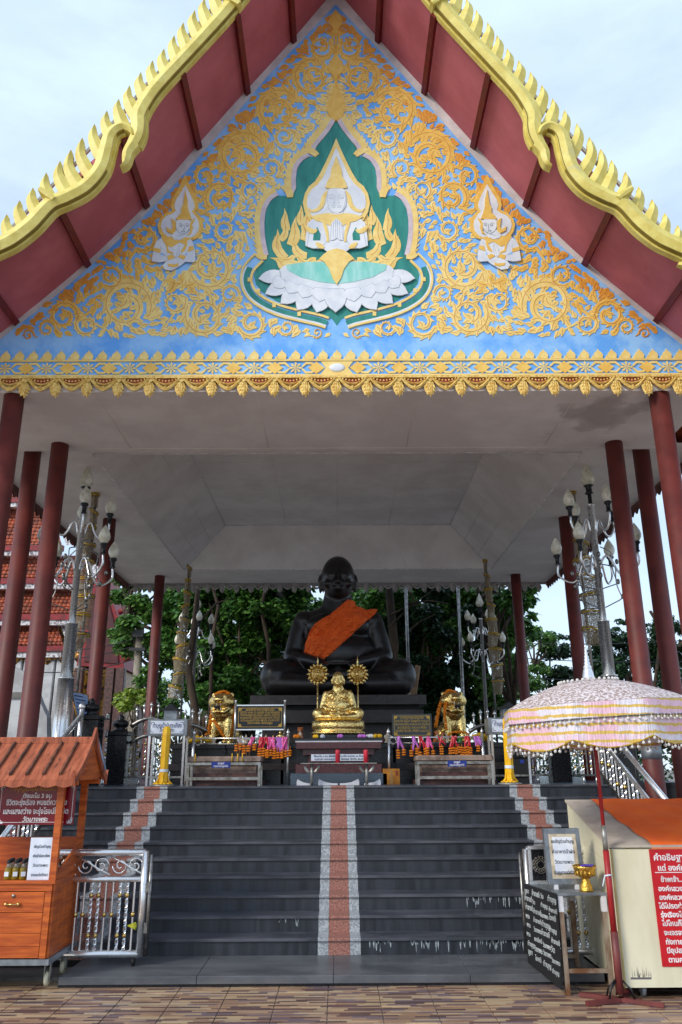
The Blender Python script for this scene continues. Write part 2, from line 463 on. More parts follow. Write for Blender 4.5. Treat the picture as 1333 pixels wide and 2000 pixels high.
M_temwhite = mat('temple_white_stain', srgb(214, 214, 216), .7, vs=8, col2=srgb(120, 112, 118), lo=.42, hi=.52)
M_temtile = mat('terracotta_roof', srgb(178, 88, 56), .75, vs=3, col2=srgb(110, 56, 40), bump=.3, bs=30, dark=(srgb(52, 40, 38), 2.2, .6))
M_wallgrey = mat('grey_white_wall', srgb(196, 198, 200), .8, vs=1.5, col2=srgb(160, 160, 162), bump=.08, dark=(srgb(120, 118, 116), 2, .66))
M_ground = mat('yard_concrete', srgb(140, 134, 126), .85, vs=.8, col2=srgb(110, 104, 98), bump=.2)

def facade_tiles():
    """glazed floor tile printed with thin strips of brown, cream and violet"""
    m = bpy.data.materials.new('strip_print_tile'); m.use_nodes = True
    t = m.node_tree; b = t.nodes['Principled BSDF']
    N = t.nodes.new; L = t.links.new
    g = N('ShaderNodeNewGeometry'); sp = N('ShaderNodeSeparateXYZ'); L(g.outputs['Position'], sp.inputs[0])
    def mth(op, a, bb=None):
        n = N('ShaderNodeMath'); n.operation = op
        for i, x in enumerate((a, bb)):
            if x is None: continue
            if isinstance(x, (int, float)): n.inputs[i].default_value = x
            else: L(x, n.inputs[i])
        return n.outputs[0]
    row = mth('FLOOR', mth('DIVIDE', sp.outputs['Y'], .036))
    wn = N('ShaderNodeTexWhiteNoise'); wn.noise_dimensions = '1D'; L(row, wn.inputs['W'])
    sx = mth('ADD', mth('DIVIDE', sp.outputs['X'], .24), mth('MULTIPLY', wn.outputs['Value'], 7.3))
    cell = mth('FLOOR', sx)
    cmb = N('ShaderNodeCombineXYZ'); L(cell, cmb.inputs[0]); L(row, cmb.inputs[1])
    w2 = N('ShaderNodeTexWhiteNoise'); w2.noise_dimensions = '2D'; L(cmb.outputs[0], w2.inputs['Vector'])
    r = N('ShaderNodeValToRGB'); r.color_ramp.interpolation = 'CONSTANT'
    cols = [(0, srgb(160, 128, 106)), (.16, srgb(192, 164, 128)), (.32, srgb(112, 84, 76)), (.46, srgb(176, 146, 120)), (.6, srgb(122, 104, 108)), (.7, srgb(186, 166, 136)), (.78, srgb(98, 76, 72)), (.9, srgb(168, 134, 104))]
    r.color_ramp.elements[0].color = cols[0][1]
    r.color_ramp.elements[1].position = cols[1][0]; r.color_ramp.elements[1].color = cols[1][1]
    for p, c in cols[2:]:
        e = r.color_ramp.elements.new(p); e.color = c
    L(w2.outputs['Value'], r.inputs[0])
    nz = N('ShaderNodeTexNoise'); nz.inputs['Scale'].default_value = 9; nz.inputs['Detail'].default_value = 5
    mp = N('ShaderNodeMapping'); mp.inputs['Scale'].default_value = (.3, 3, 1); L(g.outputs['Position'], mp.inputs[0]); L(mp.outputs[0], nz.inputs['Vector'])
    x = N('ShaderNodeMix'); x.data_type = 'RGBA'; x.blend_type = 'MULTIPLY'; x.inputs[0].default_value = .7
    rr = N('ShaderNodeValToRGB'); rr.color_ramp.elements[0].position = .3; rr.color_ramp.elements[0].color = (.5, .48, .5, 1); rr.color_ramp.elements[1].position = .6
    L(nz.outputs['Fac'], rr.inputs[0]); L(r.outputs[0], x.inputs[6]); L(rr.outputs[0], x.inputs[7]); L(x.outputs[2], b.inputs['Base Color'])
    b.inputs['Roughness'].default_value = .3
    bp = N('ShaderNodeBump'); bp.inputs['Strength'].default_value = .15; bp.inputs['Distance'].default_value = .01
    L(w2.outputs['Value'], bp.inputs['Height']); L(bp.outputs[0], b.inputs['Normal'])
    return m
M_tile = facade_tiles()
M_grout = mat('grout', srgb(158, 150, 144), .9)

# ------------------------------------------------------------------ ground
solo(MB().bb(-150, 150, -40, 7.77, -.3, -.006).bb(-150, 150, 7.77, 250, -.3, -.006), 'ground', M_grout, kind='structure')
yard = MB().add([(-150, 8.2, -.004), (150, 8.2, -.004), (150, 250, -.004), (-150, 250, -.004)], [(0, 1, 2, 3)])
solo(yard, 'yard_ground', M_ground, kind='structure')
plaza = bpy.data.objects.new('plaza_floor', None); COL.objects.link(plaza); plaza['kind'] = 'structure'
TS = .43
tme = MB().bev(-TS / 2 + .003, TS / 2 - .003, -TS / 2 + .003, TS / 2 - .003, -.008, .004, .003).mesh('floor_tile')
for j in range(4):
    for i in range(-11, 12):
        link('floor_tile', tme, M_tile, plaza, (i * TS + .12, 8.02 - TS / 2 - j * TS, 0))
tf = MB()
for (x0, x1, y0, y1) in ((-20, -4.83, 0, 8.02), (4.95, 20, 0, 8.02), (-4.83, 4.95, -8, 6.30)):
    i0 = int((x0) / TS); n = int((x1 - x0) / TS)
    for i in range(n):
        m_ = int((y1 - y0) / TS)
        for k in range(m_):
            tf.bb(x0 + i * TS + .003, x0 + (i + 1) * TS - .003, y1 - (k + 1) * TS + .003, y1 - k * TS - .003, -.005, .003)
o = part(tf, 'floor_tile_field', M_tile, plaza); o['kind'] = 'stuff'

# ------------------------------------------------------------------ landing, stairs, platform
LZ, RISE, RUN, SY = .09, .149, .30, 8.55
PZ = LZ + 10 * RISE
PYF = SY + 9 * RUN
landing = bpy.data.objects.new('landing', None); COL.objects.link(landing); landing['kind'] = 'structure'
xs = [-2.46, -1.25, -.05, 1.15, 2.33]
for a, b in zip(xs, xs[1:]):
    part(MB().bev(a + .0015, b - .0015, 7.77, 8.55, .03, LZ, .004), 'paving_slab', M_landing, landing)
    part(MB().bb(a + .001, b - .001, 7.785, 8.55, -.002, .028), 'kerb_slab', M_black, landing)
stairs = bpy.data.objects.new('stairs', None); COL.objects.link(stairs); stairs['kind'] = 'structure'
SW = 3.85
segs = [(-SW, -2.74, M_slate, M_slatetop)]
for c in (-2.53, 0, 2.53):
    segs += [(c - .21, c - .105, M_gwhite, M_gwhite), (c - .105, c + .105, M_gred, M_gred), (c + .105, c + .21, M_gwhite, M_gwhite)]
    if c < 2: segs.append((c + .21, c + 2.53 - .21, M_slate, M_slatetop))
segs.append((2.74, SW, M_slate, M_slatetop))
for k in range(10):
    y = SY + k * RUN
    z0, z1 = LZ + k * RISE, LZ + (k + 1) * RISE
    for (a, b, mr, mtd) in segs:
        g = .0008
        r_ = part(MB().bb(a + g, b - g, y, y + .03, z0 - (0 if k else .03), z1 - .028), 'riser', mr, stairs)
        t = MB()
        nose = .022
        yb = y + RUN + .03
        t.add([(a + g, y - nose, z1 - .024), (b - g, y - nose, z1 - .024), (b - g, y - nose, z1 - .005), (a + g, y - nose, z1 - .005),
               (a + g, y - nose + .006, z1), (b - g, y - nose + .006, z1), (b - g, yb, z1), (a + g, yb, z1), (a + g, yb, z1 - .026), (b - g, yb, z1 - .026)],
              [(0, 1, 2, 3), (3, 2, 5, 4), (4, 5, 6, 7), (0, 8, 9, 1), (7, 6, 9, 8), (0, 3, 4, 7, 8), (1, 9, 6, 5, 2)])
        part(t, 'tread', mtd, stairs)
core = MB()
for k in range(10):
    core.bb(-SW + .01, SW - .01, SY + k * RUN + .031, 11.5, LZ + k * RISE - .1, LZ + (k + 1) * RISE - .03)
part(core, 'stair_core', M_blackmat, stairs)
# white runs of bleach/lime on the lowest risers
M_lime = mat('lime_stain', srgb(176, 186, 190), .6, vs=20, col2=srgb(120, 130, 138))
st = MB()
def drip(x, k, h, wd):
    y = SY + k * RUN - .0012; zt = LZ + (k + 1) * RISE - .03
    st.add([(x - wd, y, zt), (x + wd, y, zt), (x + wd * .6, y, zt - h * .5), (x + wd * .25, y, zt - h), (x - wd * .2, y, zt - h * .95), (x - wd * .7, y, zt - h * .45)], [(0, 5, 4, 3, 2, 1)])
for x0, x1, k, n in ((.28, .52, 0, 16), (.68, .98, 0, 18), (1.05, 1.95, 0, 40), (1.35, 1.95, 2, 26), (-.62, -.4, 1, 6)):
    for i in range(n):
        drip(random.uniform(x0, x1), k, random.choice((.03, .05, .08, .11)) * random.uniform(.6, 1), random.uniform(.004, .013))
o = part(st, 'lime_run', M_lime, stairs); o['kind'] = 'stuff'

plat = bpy.data.objects.new('platform', None); COL.objects.link(plat); plat['kind'] = 'structure'
M_floor = mat('platform_floor', srgb(84, 96, 110), .25, vs=4, col2=srgb(60, 70, 84))
for i in range(9):
    for j in range(8):
        x0 = -5.2 + i * 10.4 / 9; y0 = PYF + .31 + j * 1.12
        part(MB().bev(x0 + .002, x0 + 10.4 / 9 - .002, y0, y0 + 1.116, PZ - .03, PZ, .003), 'floor_slab', M_floor, plat)
part(MB().bb(-5.2, 5.2, 11.52, 20.5, -.02, PZ - .031), 'platform_core', M_blackmat, plat)
for s in (-1, 1):
    for k in range(2):
        a = SW + .005 + k * .67
        x0, x1 = (a, a + .665) if s > 0 else (-a - .665, -a)
        for q in range(2):
            part(MB().bb(x0, x1, PYF + .02, 11.519, .0 + q * .78, .776 + q * .78), 'granite_panel', M_black, plat)
    x0, x1 = (SW + .005, 5.2) if s > 0 else (-5.2, -SW - .005)
    part(MB().bev(x0, x1, PYF - .01, 11.555, PZ - .03, PZ + .02, .004), 'coping', M_black, plat)
# ------------------------------------------------------------------ pavilion
YG = 8.72            # face of the gable wall
YB = 7.50            # plane of the barge boards
ZP, ZM, ZT = 1.84 + 4.40, 1.84 + 4.50, 1.84 + 5.40   # portico soffit, main soffit, tray top
pav = thing('shrine_pavilion', 'open shrine hall with red columns under a blue and gold painted gable', 'pavilion', (0, 10, 0))

def gx(px, py, Y=YG):
    p = P(px, py, Y)
    return p.x, p.z

# columns
def column(x, y, zt, zb=0.0):
    mb = MB()
    mb.lathe([(.124, zb), (.124, zb + .5), (.122, zt)], (x, y, 0), 24)
    o = part(mb, 'column', M_colred, pav)
    return o
XC = {}
for s in (-1, 1):
    column(4.03 * s, 8.84, ZP)
    column(3.98 * s, 10.38, ZP)
    column(4.56 * s, 10.86, ZM)
    column(4.36 * s, 14.26, ZM, PZ)
    column(4.42 * s, 18.95, ZM, PZ)
for s in (-1, 1):                      # tin band on the second columns
    c = part(MB().lathe([(.1262, 1.9), (.1262, 2.06)], (3.98 * s, 10.38, 0), 24), 'column_band', M_galvdull, pav)

# roof curve of the wall edge, traced once and used on both sides
edge = crom([gx(*p) for p in ((652, -14), (635, 3), (565, 85), (480, 178), (385, 285), (285, 400), (170, 512), (30, 628), (-60, 697))], 5)
edge = [(0.0, edge[0][1] + .12)] + [(min(x, -.02), z) for x, z in edge]
bluee = crom([gx(*p) for p in ((656, 10), (590, 80), (524, 150), (460, 226), (396, 300), (300, 405), (150, 545), (0, 665), (-40, 694))], 5)
bluee[0] = (0.0, bluee[0][1])
xe, ze = edge[-1]
ZW = gx(656, 741)[1]                    # bottom of the gable wall
# wall body with white margin
poly = [(x, z) for x, z in edge] + [(-4.62, ze - .02), (-4.62, ZW)]
poly = poly + [(-x, z) for x, z in reversed(poly) if x < -1e-6]
part(MB().prism(poly, YG, YG + .2), 'gable_wall', M_trim, pav)
bp_ = [(x, z) for x, z in bluee]
zb0 = gx(656, 741)[1] + .03
bl = [p for p in bp_ if p[0] > -4.6] + [(-4.6, gx(-40, 694)[1]), (-4.6, zb0)]
bl = bl + [(-x, z) for x, z in reversed(bl) if x < -1e-6]
mural = part(MB().prism(bl, YG - .012, YG + .002), 'mural_panel', M_blue, pav)

# soffit, rafters, roof skin
def roofskin(curve, y0, y1, off0, off1, name, m):
    for s in (-1, 1):
        mb = MB(); vs = []; N = len(curve)
        for i, (x, z) in enumerate(curve):
            a = curve[max(i - 1, 0)]; b = curve[min(i + 1, N - 1)]
            dx, dz = b[0] - a[0], b[1] - a[1]; L = math.hypot(dx, dz)
            nx, nz_ = dz / L, -dx / L
            if nz_ < 0: nx, nz_ = -nx, -nz_
            if i == 0: nx, nz_ = 0, 1.2
            for y in (y0, y1):
                for off in (off0, off1):
                    vs.append((s * (x + nx * off), y, z + nz_ * off))
        fs = []
        for i in range(N - 1):
            a, b = i * 4, i * 4 + 4
            fs += [(a, b, b + 2, a + 2), (a + 1, a + 3, b + 3, b + 1), (a, a + 1, b + 1, b), (a + 2, b + 2, b + 3, a + 3)]
        fs += [(0, 2, 3, 1), ((N - 1) * 4, (N - 1) * 4 + 1, (N - 1) * 4 + 3, (N - 1) * 4 + 2)]
        mb.add(vs, fs)
        part(mb, name, m, pav)
ext = edge + [(edge[-1][0] - .75, edge[-1][1] - .42)]
roofskin(ext, YB + .03, YG + .19, 0.0, .06, 'eave_soffit', M_soffit)
roofskin([p for p in ext], YB + .5, 19.6, .062, .14, 'roof_slope', M_temtile)
for (px, py) in ((570, 79), (480, 180), (385, 286), (283, 401), (168, 515), (28, 627)):
    x, z = gx(px, py)
    for s in (-1, 1):
        mb = MB()
        L = edge
        th = math.atan2(1, 1)
        c = Vector((s * (x + .028), 0, z - .032))
        a = -s * R(44)
        vs = []
        for y in (YB - .0, YG - .002):
            for du, dv in ((-.028, -.035), (.028, -.035), (.028, .045), (-.028, .045)):
                X = du * math.cos(a) - dv * math.sin(a); Z = du * math.sin(a) + dv * math.cos(a)
                vs.append((c.x + X, y, c.z + Z))
        mb.add(vs, [(0, 1, 2, 3), (7, 6, 5, 4), (0, 4, 5, 1), (1, 5, 6, 2), (2, 6, 7, 3), (3, 7, 4, 0)])
        part(mb, 'rafter', M_rib, pav)

# barge boards
def pathpx(pts, Y, n=6, mir=1):
    o = []
    for (x, y, w_) in crom(pts, n):
        p = P(x, y, Y)
        o.append((p.x * mir, p.z, max(w_, 0.05) * mpp(p)))
    return o
b1 = [(560, -119, 28), (520, -63, 28), (475, -13, 28), (440, 31, 27), (400, 76, 26), (350, 130, 26), (307, 177, 27), (285, 207, 29), (273, 232, 30), (273, 254, 28), (271, 270, 26), (264, 286, 25), (253, 303, 20), (250, 317, 17), (247, 327, 11), (239, 335, 2)]
b2 = [(264, 274, 4), (257, 262, 12), (243, 256, 18), (228, 262, 22), (217, 277, 25), (211, 300, 27), (200, 336, 28), (172, 370, 28), (135, 391, 28), (102, 406, 29), (66, 443, 31), (30, 471, 32), (0, 486, 32), (-40, 504, 32), (-90, 532, 32)]
for mir in (-1, 1):
    part(MB().ribbon(pathpx(b1, YB, 6, mir), YB - .07, YB + .03, 0, .035), 'barge_board', M_barge, pav)
    part(MB().ribbon(pathpx(b2, YB, 6, mir), YB - .085, YB + .025, 0, .035), 'barge_board', M_barge, pav)
    # lower lip and groove
    for bpts, sh, yy in ((b1[2:12], 1, -.03), (b2[2:], 1, -.04)):
        pp = crom(bpts, 6); q = []; qg = []
        for i, (x, y, w_) in enumerate(pp):
            a = pp[max(i - 1, 0)]; b = pp[min(i + 1, len(pp) - 1)]
            dx, dy = b[0] - a[0], b[1] - a[1]; L = math.hypot(dx, dy)
            nx, ny = -dy / L, dx / L
            if nx < 0 and abs(nx) > .2 or (ny < 0): pass
            q.append((x - nx * (w_ * .5 + 1.0), y - ny * (w_ * .5 + 1.0), 4.5))
            qg.append((x - nx * (w_ * .5 - 1.6), y - ny * (w_ * .5 - 1.6), 1.5))
        def lower(q_, Y):
            r_ = []
            for x, y, w_ in q_:
                p = P(x, y, Y); r_.append((p.x * mir, p.z, w_ * mpp(p)))
            return r_
        part(MB().ribbon(lower(q, YB), YB + yy, YB + .03), 'barge_moulding', M_barge, pav)
        part(MB().ribbon(lower(qg, YB), YB + yy - .052, YB + yy), 'moulding_groove', M_bargedk, pav)
    # joint brackets
    for (jx, jy) in ((457, 14), (100, 392)):
        p = P(jx, jy, YB); k = mpp(p)
        part(MB().ribbon([(mir * (p.x - 17 * k), p.z + 12 * k, 9 * k), (mir * p.x, p.z, 12 * k), (mir * (p.x + 14 * k), p.z - 12 * k, 9 * k)], YB - .125, YB, 0, .01), 'joint_clasp', M_barge, pav)
# flame finials (bai raka) and the pale rail behind them
tips = [(484, -99), (463, -74), (442, -49), (421, -23), (400, 1), (381, 24), (359, 48), (341, 73), (321, 99), (299, 122), (276, 145), (254, 171), (233, 197), (210, 220), (186, 246), (162, 273), (140, 296), (119, 318), (92, 341), (66, 370), (40, 395), (15, 422), (-10, 446), (-36, 470), (-62, 492)]
lens = {13: 1.05, 14: 1.2, 15: 1.5, 16: 1.5, 17: 1.3, 18: 1.15}
for mir in (-1, 1):
    for i, (tx, ty) in enumerate(tips):
        k = lens.get(i, 1.02) * random.uniform(.97, 1.04)
        bend = random.uniform(-1, 1)
        pts = [(tx + 12 * k * k, ty + 54 * k, 27), (tx + 5 * k * k, ty + 41 * k, 27), (tx + bend, ty + 28 * k, 25), (tx - 3.5 * k + bend, ty + 17 * k, 19.5), (tx - 3, ty + 8, 12), (tx + 1, ty, .6)]
        part(MB().ribbon(pathpx(pts, YB, 4, mir), YB + .0, YB + .05, 0, .035), 'flame_finial', M_barge, pav)
    rail = [(tx + 13, ty + 17, 5.5) for tx, ty in tips]
    part(MB().ribbon(pathpx(rail, YB + .06, 2, mir), YB + .055, YB + .085), 'finial_rail', M_white, pav)

# ------------------------------------------------------------------ ceiling
XE = 5.4
part(MB().bb(-4.72, 4.72, YG - .0, 10.60, ZP, ZP + .1).bb(-4.62, 4.62, YG + .203, YG + .3, ZP + .1, ZP + .6), 'portico_soffit', stain_ceiling(), pav)
M_bead = mat('ceiling_bead_white', srgb(232, 230, 230), .7, vs=9)
part(MB().bb(-4.72, 4.72, 10.52, 10.602, ZP - .003, ZM + .2), 'portico_fascia', M_ceil, pav)
mb = MB()
yb0, yb1 = 10.95, 18.3
xi, yi0, yi1 = 2.65, 13.0, 17.6
o_ = [(-3.7, yb0, ZM), (3.7, yb0, ZM), (3.7, yb1, ZM), (-3.7, yb1, ZM)]
t_ = [(-xi, yi0, ZT), (xi, yi0, ZT), (xi, yi1, ZT), (-xi, yi1, ZT)]
e_ = [(-XE, 10.605, ZM), (XE, 10.605, ZM), (XE, 19.8, ZM), (-XE, 19.8, ZM)]
mb.add(t_, [(0, 1, 2, 3)])
part(mb, 'ceiling_tray', M_ceil, pav)
for i in range(4):
    j = (i + 1) % 4
    part(MB().add([o_[i], o_[j], t_[j], t_[i]], [(0, 1, 2, 3)]), 'ceiling_slope', M_ceil, pav)
    part(MB().add([e_[i], e_[j], o_[j], o_[i]], [(0, 1, 2, 3)]), 'main_soffit', M_ceil, pav)
# board joints pressed out of the ceiling as thin battens
bt = MB()
for t in (.33, .66):
    for s in (-1, 1):
        a = Vector((s * (3.7 - 1.05 * t), yb0 + (yi0 - yb0) * t, ZM + .9 * t - .001)); b = Vector((s * (3.7 - 1.05 * t), yb1 + (yi1 - yb1) * t, ZM + .9 * t - .001))
        bt.tube([a, b], .006, 4)
for y in (13.6, 15.0, 16.4):
    bt.tube([(-xi, y, ZT - .001), (xi, y, ZT - .001)], .006, 4)
    for s in (-1, 1):
        bt.tube([(s * xi, y, ZT), (s * 3.7, y, ZM)], .006, 4)
for x in (-1.2, 0, 1.2):
    bt.tube([(x, yi1, ZT), (x * 1.4, yb1, ZM)], .006, 4)
    bt.tube([(x, yi0, ZT - .001), (x, yi1, ZT - .001)], .006, 4)
for x in (-3, -1, 1, 3):
    bt.tube([(x, YG + .1, ZP - .001), (x, 10.5, ZP - .001)], .005, 4)
part(bt, 'ceiling_joint', M_ceil, pav)
bd = MB()
for L_ in (o_, t_):
    for i in range(4): bd.tube([Vector(L_[i]) - Vector((0, 0, .004)), Vector(L_[(i + 1) % 4]) - Vector((0, 0, .004))], .014, 6)
for i in range(4): bd.tube([o_[i], t_[i]], .014, 6)
part(bd, 'ceiling_bead', M_bead, pav)
# roof body above (closes the ceiling to the sky)
part(MB().bb(-XE - .02, XE + .02, 10.63, 19.82, ZT + .12, ZT + .2).bb(-XE, -XE + .05, 10.63, 19.8, ZM + .003, ZT + .12).bb(XE - .05, XE, 10.63, 19.8, ZM + .003, ZT + .12).bb(-XE + .05, XE - .05, 19.75, 19.8, ZM + .003, ZT + .12), 'attic_casing', M_stonedk, pav)
M_eave = mat('eave_board_wood', srgb(120, 76, 66), .7, vs=6, col2=srgb(80, 50, 44))
for s in (-1, 1):
    x0 = XE if s > 0 else -XE - .05
    part(MB().bb(x0, x0 + .05, 10.6, 19.85, ZM - .08, ZM + .1), 'eave_board', M_eave, pav)
    # scalloped timber valance below the side eave
    vs = MB()
    n = 44
    for i in range(n):
        y = 10.62 + i * (19.8 - 10.62) / n; d = (19.8 - 10.62) / n
        x = (XE + .012) * s
        vs.add([(x, y, ZM - .07), (x, y + d, ZM - .07), (x, y + d, ZM - .11), (x, y + d * .5, ZM - .2), (x, y, ZM - .11)], [(0, 1, 2, 3, 4)])
        x2 = x + .02 * s
        vs.add([(x2, y, ZM - .07), (x2, y + d, ZM - .07), (x2, y + d, ZM - .11), (x2, y + d * .5, ZM - .2), (x2, y, ZM - .11)], [(0, 1, 2, 3, 4)])
    part(vs, 'eave_valance', M_eave, pav)

# ------------------------------------------------------------------ fringes
def fringe_meshes(k=1.0):
    pd = MB()      # pendant: stacked scale leaves ending in a point
    for i, (r, z) in enumerate(((.045, -.02), (.058, -.055), (.05, -.09), (.036, -.122))):
        for sx in (-1, -.35, .35, 1):
            pd.add([(sx * r * .35, -.018, z + .03), (sx * r - .016, -.01, z + .014), (sx * r * 1.05, -.006, z - .026), (sx * r * .35 + .012, -.014, z - .02), (sx * r * .7, -.024, z + .0)],
                   [(0, 1, 4), (1, 2, 4), (2, 3, 4), (3, 0, 4)])
    pd.lathe([(.0, .04), (.02, .03), (.012, .012), (.03, -.005), (.04, -.05), (.036, -.1), (.014, -.14), (.001, -.175)], (0, 0, 0), 8, sq=.45)
    pd.add([(-.055, -.012, .055), (.055, -.012, .055), (.03, -.022, .02), (0, -.02, .0), (-.03, -.022, .02)], [(0, 4, 3, 2, 1)])
    sw = MB()      # swag between two pendants
    for dz, w0, h, y in ((0, .03, .105, -.012), (.03, .016, .065, -.006)):
        pts = []
        for i in range(13):
            t = i / 12 * 2 - 1
            z = .045 - (1 - abs(t) ** 1.7) * h - (.018 * (1 - abs(t)) if dz == 0 else 0)
            pts.append((t * .17, z, w0 * (1.35 - .5 * abs(t))))
        sw.ribbon(pts, y - .01, y + .01, 0, .012)
    for i in range(7):
        t = (i - 3) / 3
        sw.ball((t * .12, -.02, .033 - (1 - abs(t) ** 1.7) * .02), (.014, .01, .012), 6, 4)
    sw.add([(-.02, -.03, -.045), (.02, -.03, -.045), (0, -.03, -.085), (0, -.045, -.055)], [(0, 3, 1), (0, 2, 3), (2, 1, 3)])
    rb = MB().add([(-.15, 0, .05), (.15, 0, .05), (.12, 0, .0), (0, 0, -.035), (-.12, 0, .0)], [(0, 4, 3, 2, 1)])
    return pd, sw, rb
pd, sw, rb = fringe_meshes()
SPC = .3835
zf = gx(656, 741)[1] - .055
for mb_ in (pd, sw, rb):
    mb_.v = [(x * (1 if mb_ is not pd else 1.2), y, (z - .05) * 1.2 + .05) for x, y, z in mb_.v]
mp_, ms_, mr_ = pd.mesh('fringe_pendant'), sw.mesh('fringe_swag'), rb.mesh('fringe_backing')
lo = Vector(pav.location)
for i in range(-12, 13):
    link('fringe_pendant', mp_, M_gilt, pav, Vector((i * SPC, YG - .045, zf)) - lo)
    if i < 12:
        link('fringe_swag', ms_, M_gilt, pav, Vector(((i + .5) * SPC, YG - .045, zf)) - lo)
        link('fringe_backing', mr_, M_fringered, pav, Vector(((i + .5) * SPC, YG - .034, zf)) - lo)
part(MB().bb(-4.7, 4.7, YG - .07, YG - .0125, zf + .045, zf + .075), 'fringe_rail', M_gilt, pav)
mp2, ms2 = mp_.copy(), ms_.copy()
for m_ in (mp2, ms2): m_.materials.clear(); m_.materials.append(M_frwhite)
for i in range(-14, 15):
    link('rear_pendant', mp2, M_frwhite, pav, Vector((i * .372, 19.78, ZM - .05)) - lo)
    if i < 14: link('rear_swag', ms2, M_frwhite, pav, Vector(((i + .5) * .372, 19.78, ZM - .05)) - lo)
part(MB().bb(-5.39, 5.39, 19.79, 19.8, ZM - .06, ZM - .001), 'rear_rail', M_frwhite, pav)

# ------------------------------------------------------------------ mural: frieze
YM = YG - .012
def ptsM(pts, mir=1):
    return [(gx(x, y)[0] * mir, gx(x, y)[1]) for x, y in pts]
z1 = gx(656, 734)[1]; z2 = gx(656, 706)[1]; z3 = gx(656, 702)[1]; z4 = gx(656, 684)[1]
part(MB().bb(-4.6, 4.6, YM - .02, YM, z1 - .016, z1 + .008).bb(-4.6, 4.6, YM - .02, YM, z2 - .006, z2 + .012), 'frieze_moulding', M_gold[0], pav)
H = (z2 - z1) / 2 - .012; zc = (z1 + z2) / 2
U = .516
def dia(w_, h, k=1): return [(-w_, 0), (0, -h), (w_, 0), (0, h)]
dm = MB()
dm.prism([(x, z) for x, z in dia(H * 1.15, H * .95)], -.016, 0)
for i in range(-9, 10):
    if i == 0: continue
    link('frieze_diamond', dm.mesh('frieze_diamond') if i == -9 else dmesh, M_gold[1], pav, Vector((i * U - (U / 2 if i > 0 else -U / 2), YM, zc)) - lo)
    if i == -9: dmesh = pav.children[-1].data if pav.children[-1].name.startswith('frieze_diamond') else [c for c in pav.children if c.name.startswith('frieze_diamond')][0].data
ros = MB()
for a in range(8):
    t = a * PI / 4
    ros.add([(0, -.018, 0), (math.cos(t - .25) * H * .7, -.012, math.sin(t - .25) * H * .7), (math.cos(t) * H * .98, -.01, math.sin(t) * H * .98), (math.cos(t + .25) * H * .7, -.012, math.sin(t + .25) * H * .7)], [(0, 1, 2, 3)])
for s in (-1, 1):
    for v in (-1, 1):
        ros.ribbon([(s * H * .9, v * H * .15, .02), (s * H * 1.5, v * H * .75, .03), (s * H * 2.3, v * H * .7, .028), (s * H * 3.0, v * H * .2, .012)], -.014, 0)
rme = ros.mesh('frieze_rosette')
for i in range(-8, 9):
    if i == 0: continue
    link('frieze_rosette', rme, M_gold[0], pav, Vector((i * U, YM, zc)) - lo)
cen = MB().prism([(x * 1.0, z) for x, z in ((-.2, -H), (.2, -H), (.14, 0), (.2, H), (-.2, H), (-.14, 0))], -.014, 0)
o = part(cen, 'frieze_centre', M_gold[0], pav, (0, 0, 0)); o.location = Vector((0, YM, zc)) - lo
o = part(MB().ball((0, 0, 0), (.1, .02, .06), 14, 8), 'frieze_medallion', M_fig, pav, (0, 0, 0)); o.location = Vector((0, YM - .014, zc)) - lo
sh = z4 - z3
spear = [(-.052, 0), (-.05, sh * .12), (-.06, sh * .35), (-.045, sh * .62), (-.012, sh * .85), (0, sh * 1.05), (.012, sh * .85), (.045, sh * .62), (.06, sh * .35), (.05, sh * .12), (.052, 0)]
sme = MB().prism(spear, -.016, 0).prism([(-.086, 0), (-.052, 0), (-.06, .028), (-.072, .046), (-.08, .028)], -.012, 0).mesh('spear_leaf')
for i in range(-26, 27):
    link('spear_leaf', sme, M_gold[0], pav, Vector((i * .1725, YM, z3 - .01)) - lo)
part(MB().bb(-4.6, 4.6, YM - .010, YM, z3 - .03, z3 - .008), 'spear_base', M_gold[0], pav)

# ------------------------------------------------------------------ mural: scroll work
def edge_px(y):
    pts = ((656, 10), (590, 80), (524, 150), (460, 226), (396, 300), (300, 405), (150, 545), (0, 665), (-60, 712))
    for (x0, y0), (x1, y1) in zip(pts, pts[1:]):
        if y0 <= y <= y1: return x0 + (x1 - x0) * (y - y0) / (y1 - y0)
    return 656 if y < 10 else -60
niche = [(656, 237), (645, 256), (631, 274), (620, 287), (615, 297), (617, 305), (622, 309), (606, 308), (592, 316), (582, 330), (579, 350), (579, 368), (574, 380), (566, 388), (558, 384), (545, 384), (532, 392), (522, 408), (518, 430), (518, 455), (521, 478), (526, 499)]
niche_lo = [(516, 512), (503, 524), (497, 538), (500, 556), (514, 573), (540, 589), (572, 601), (606, 609), (634, 616), (650, 625), (656, 637)]
NP = niche + niche_lo
def in_poly(x, y, poly):
    c = False; n = len(poly)
    for i in range(n):
        x0, y0 = poly[i]; x1, y1 = poly[i - 1]
        if (y0 > y) != (y1 > y) and x < (x1 - x0) * (y - y0) / (y1 - y0) + x0: c = not c
    return c
big = [(656, 205), (600, 262), (566, 300), (556, 350), (520, 372), (497, 400), (494, 470), (480, 500), (466, 530), (466, 575), (500, 612), (560, 632), (656, 655)]
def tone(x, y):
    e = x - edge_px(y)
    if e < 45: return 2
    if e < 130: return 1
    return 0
occ = []      # (x, y) samples of placed ornament in px for the filler
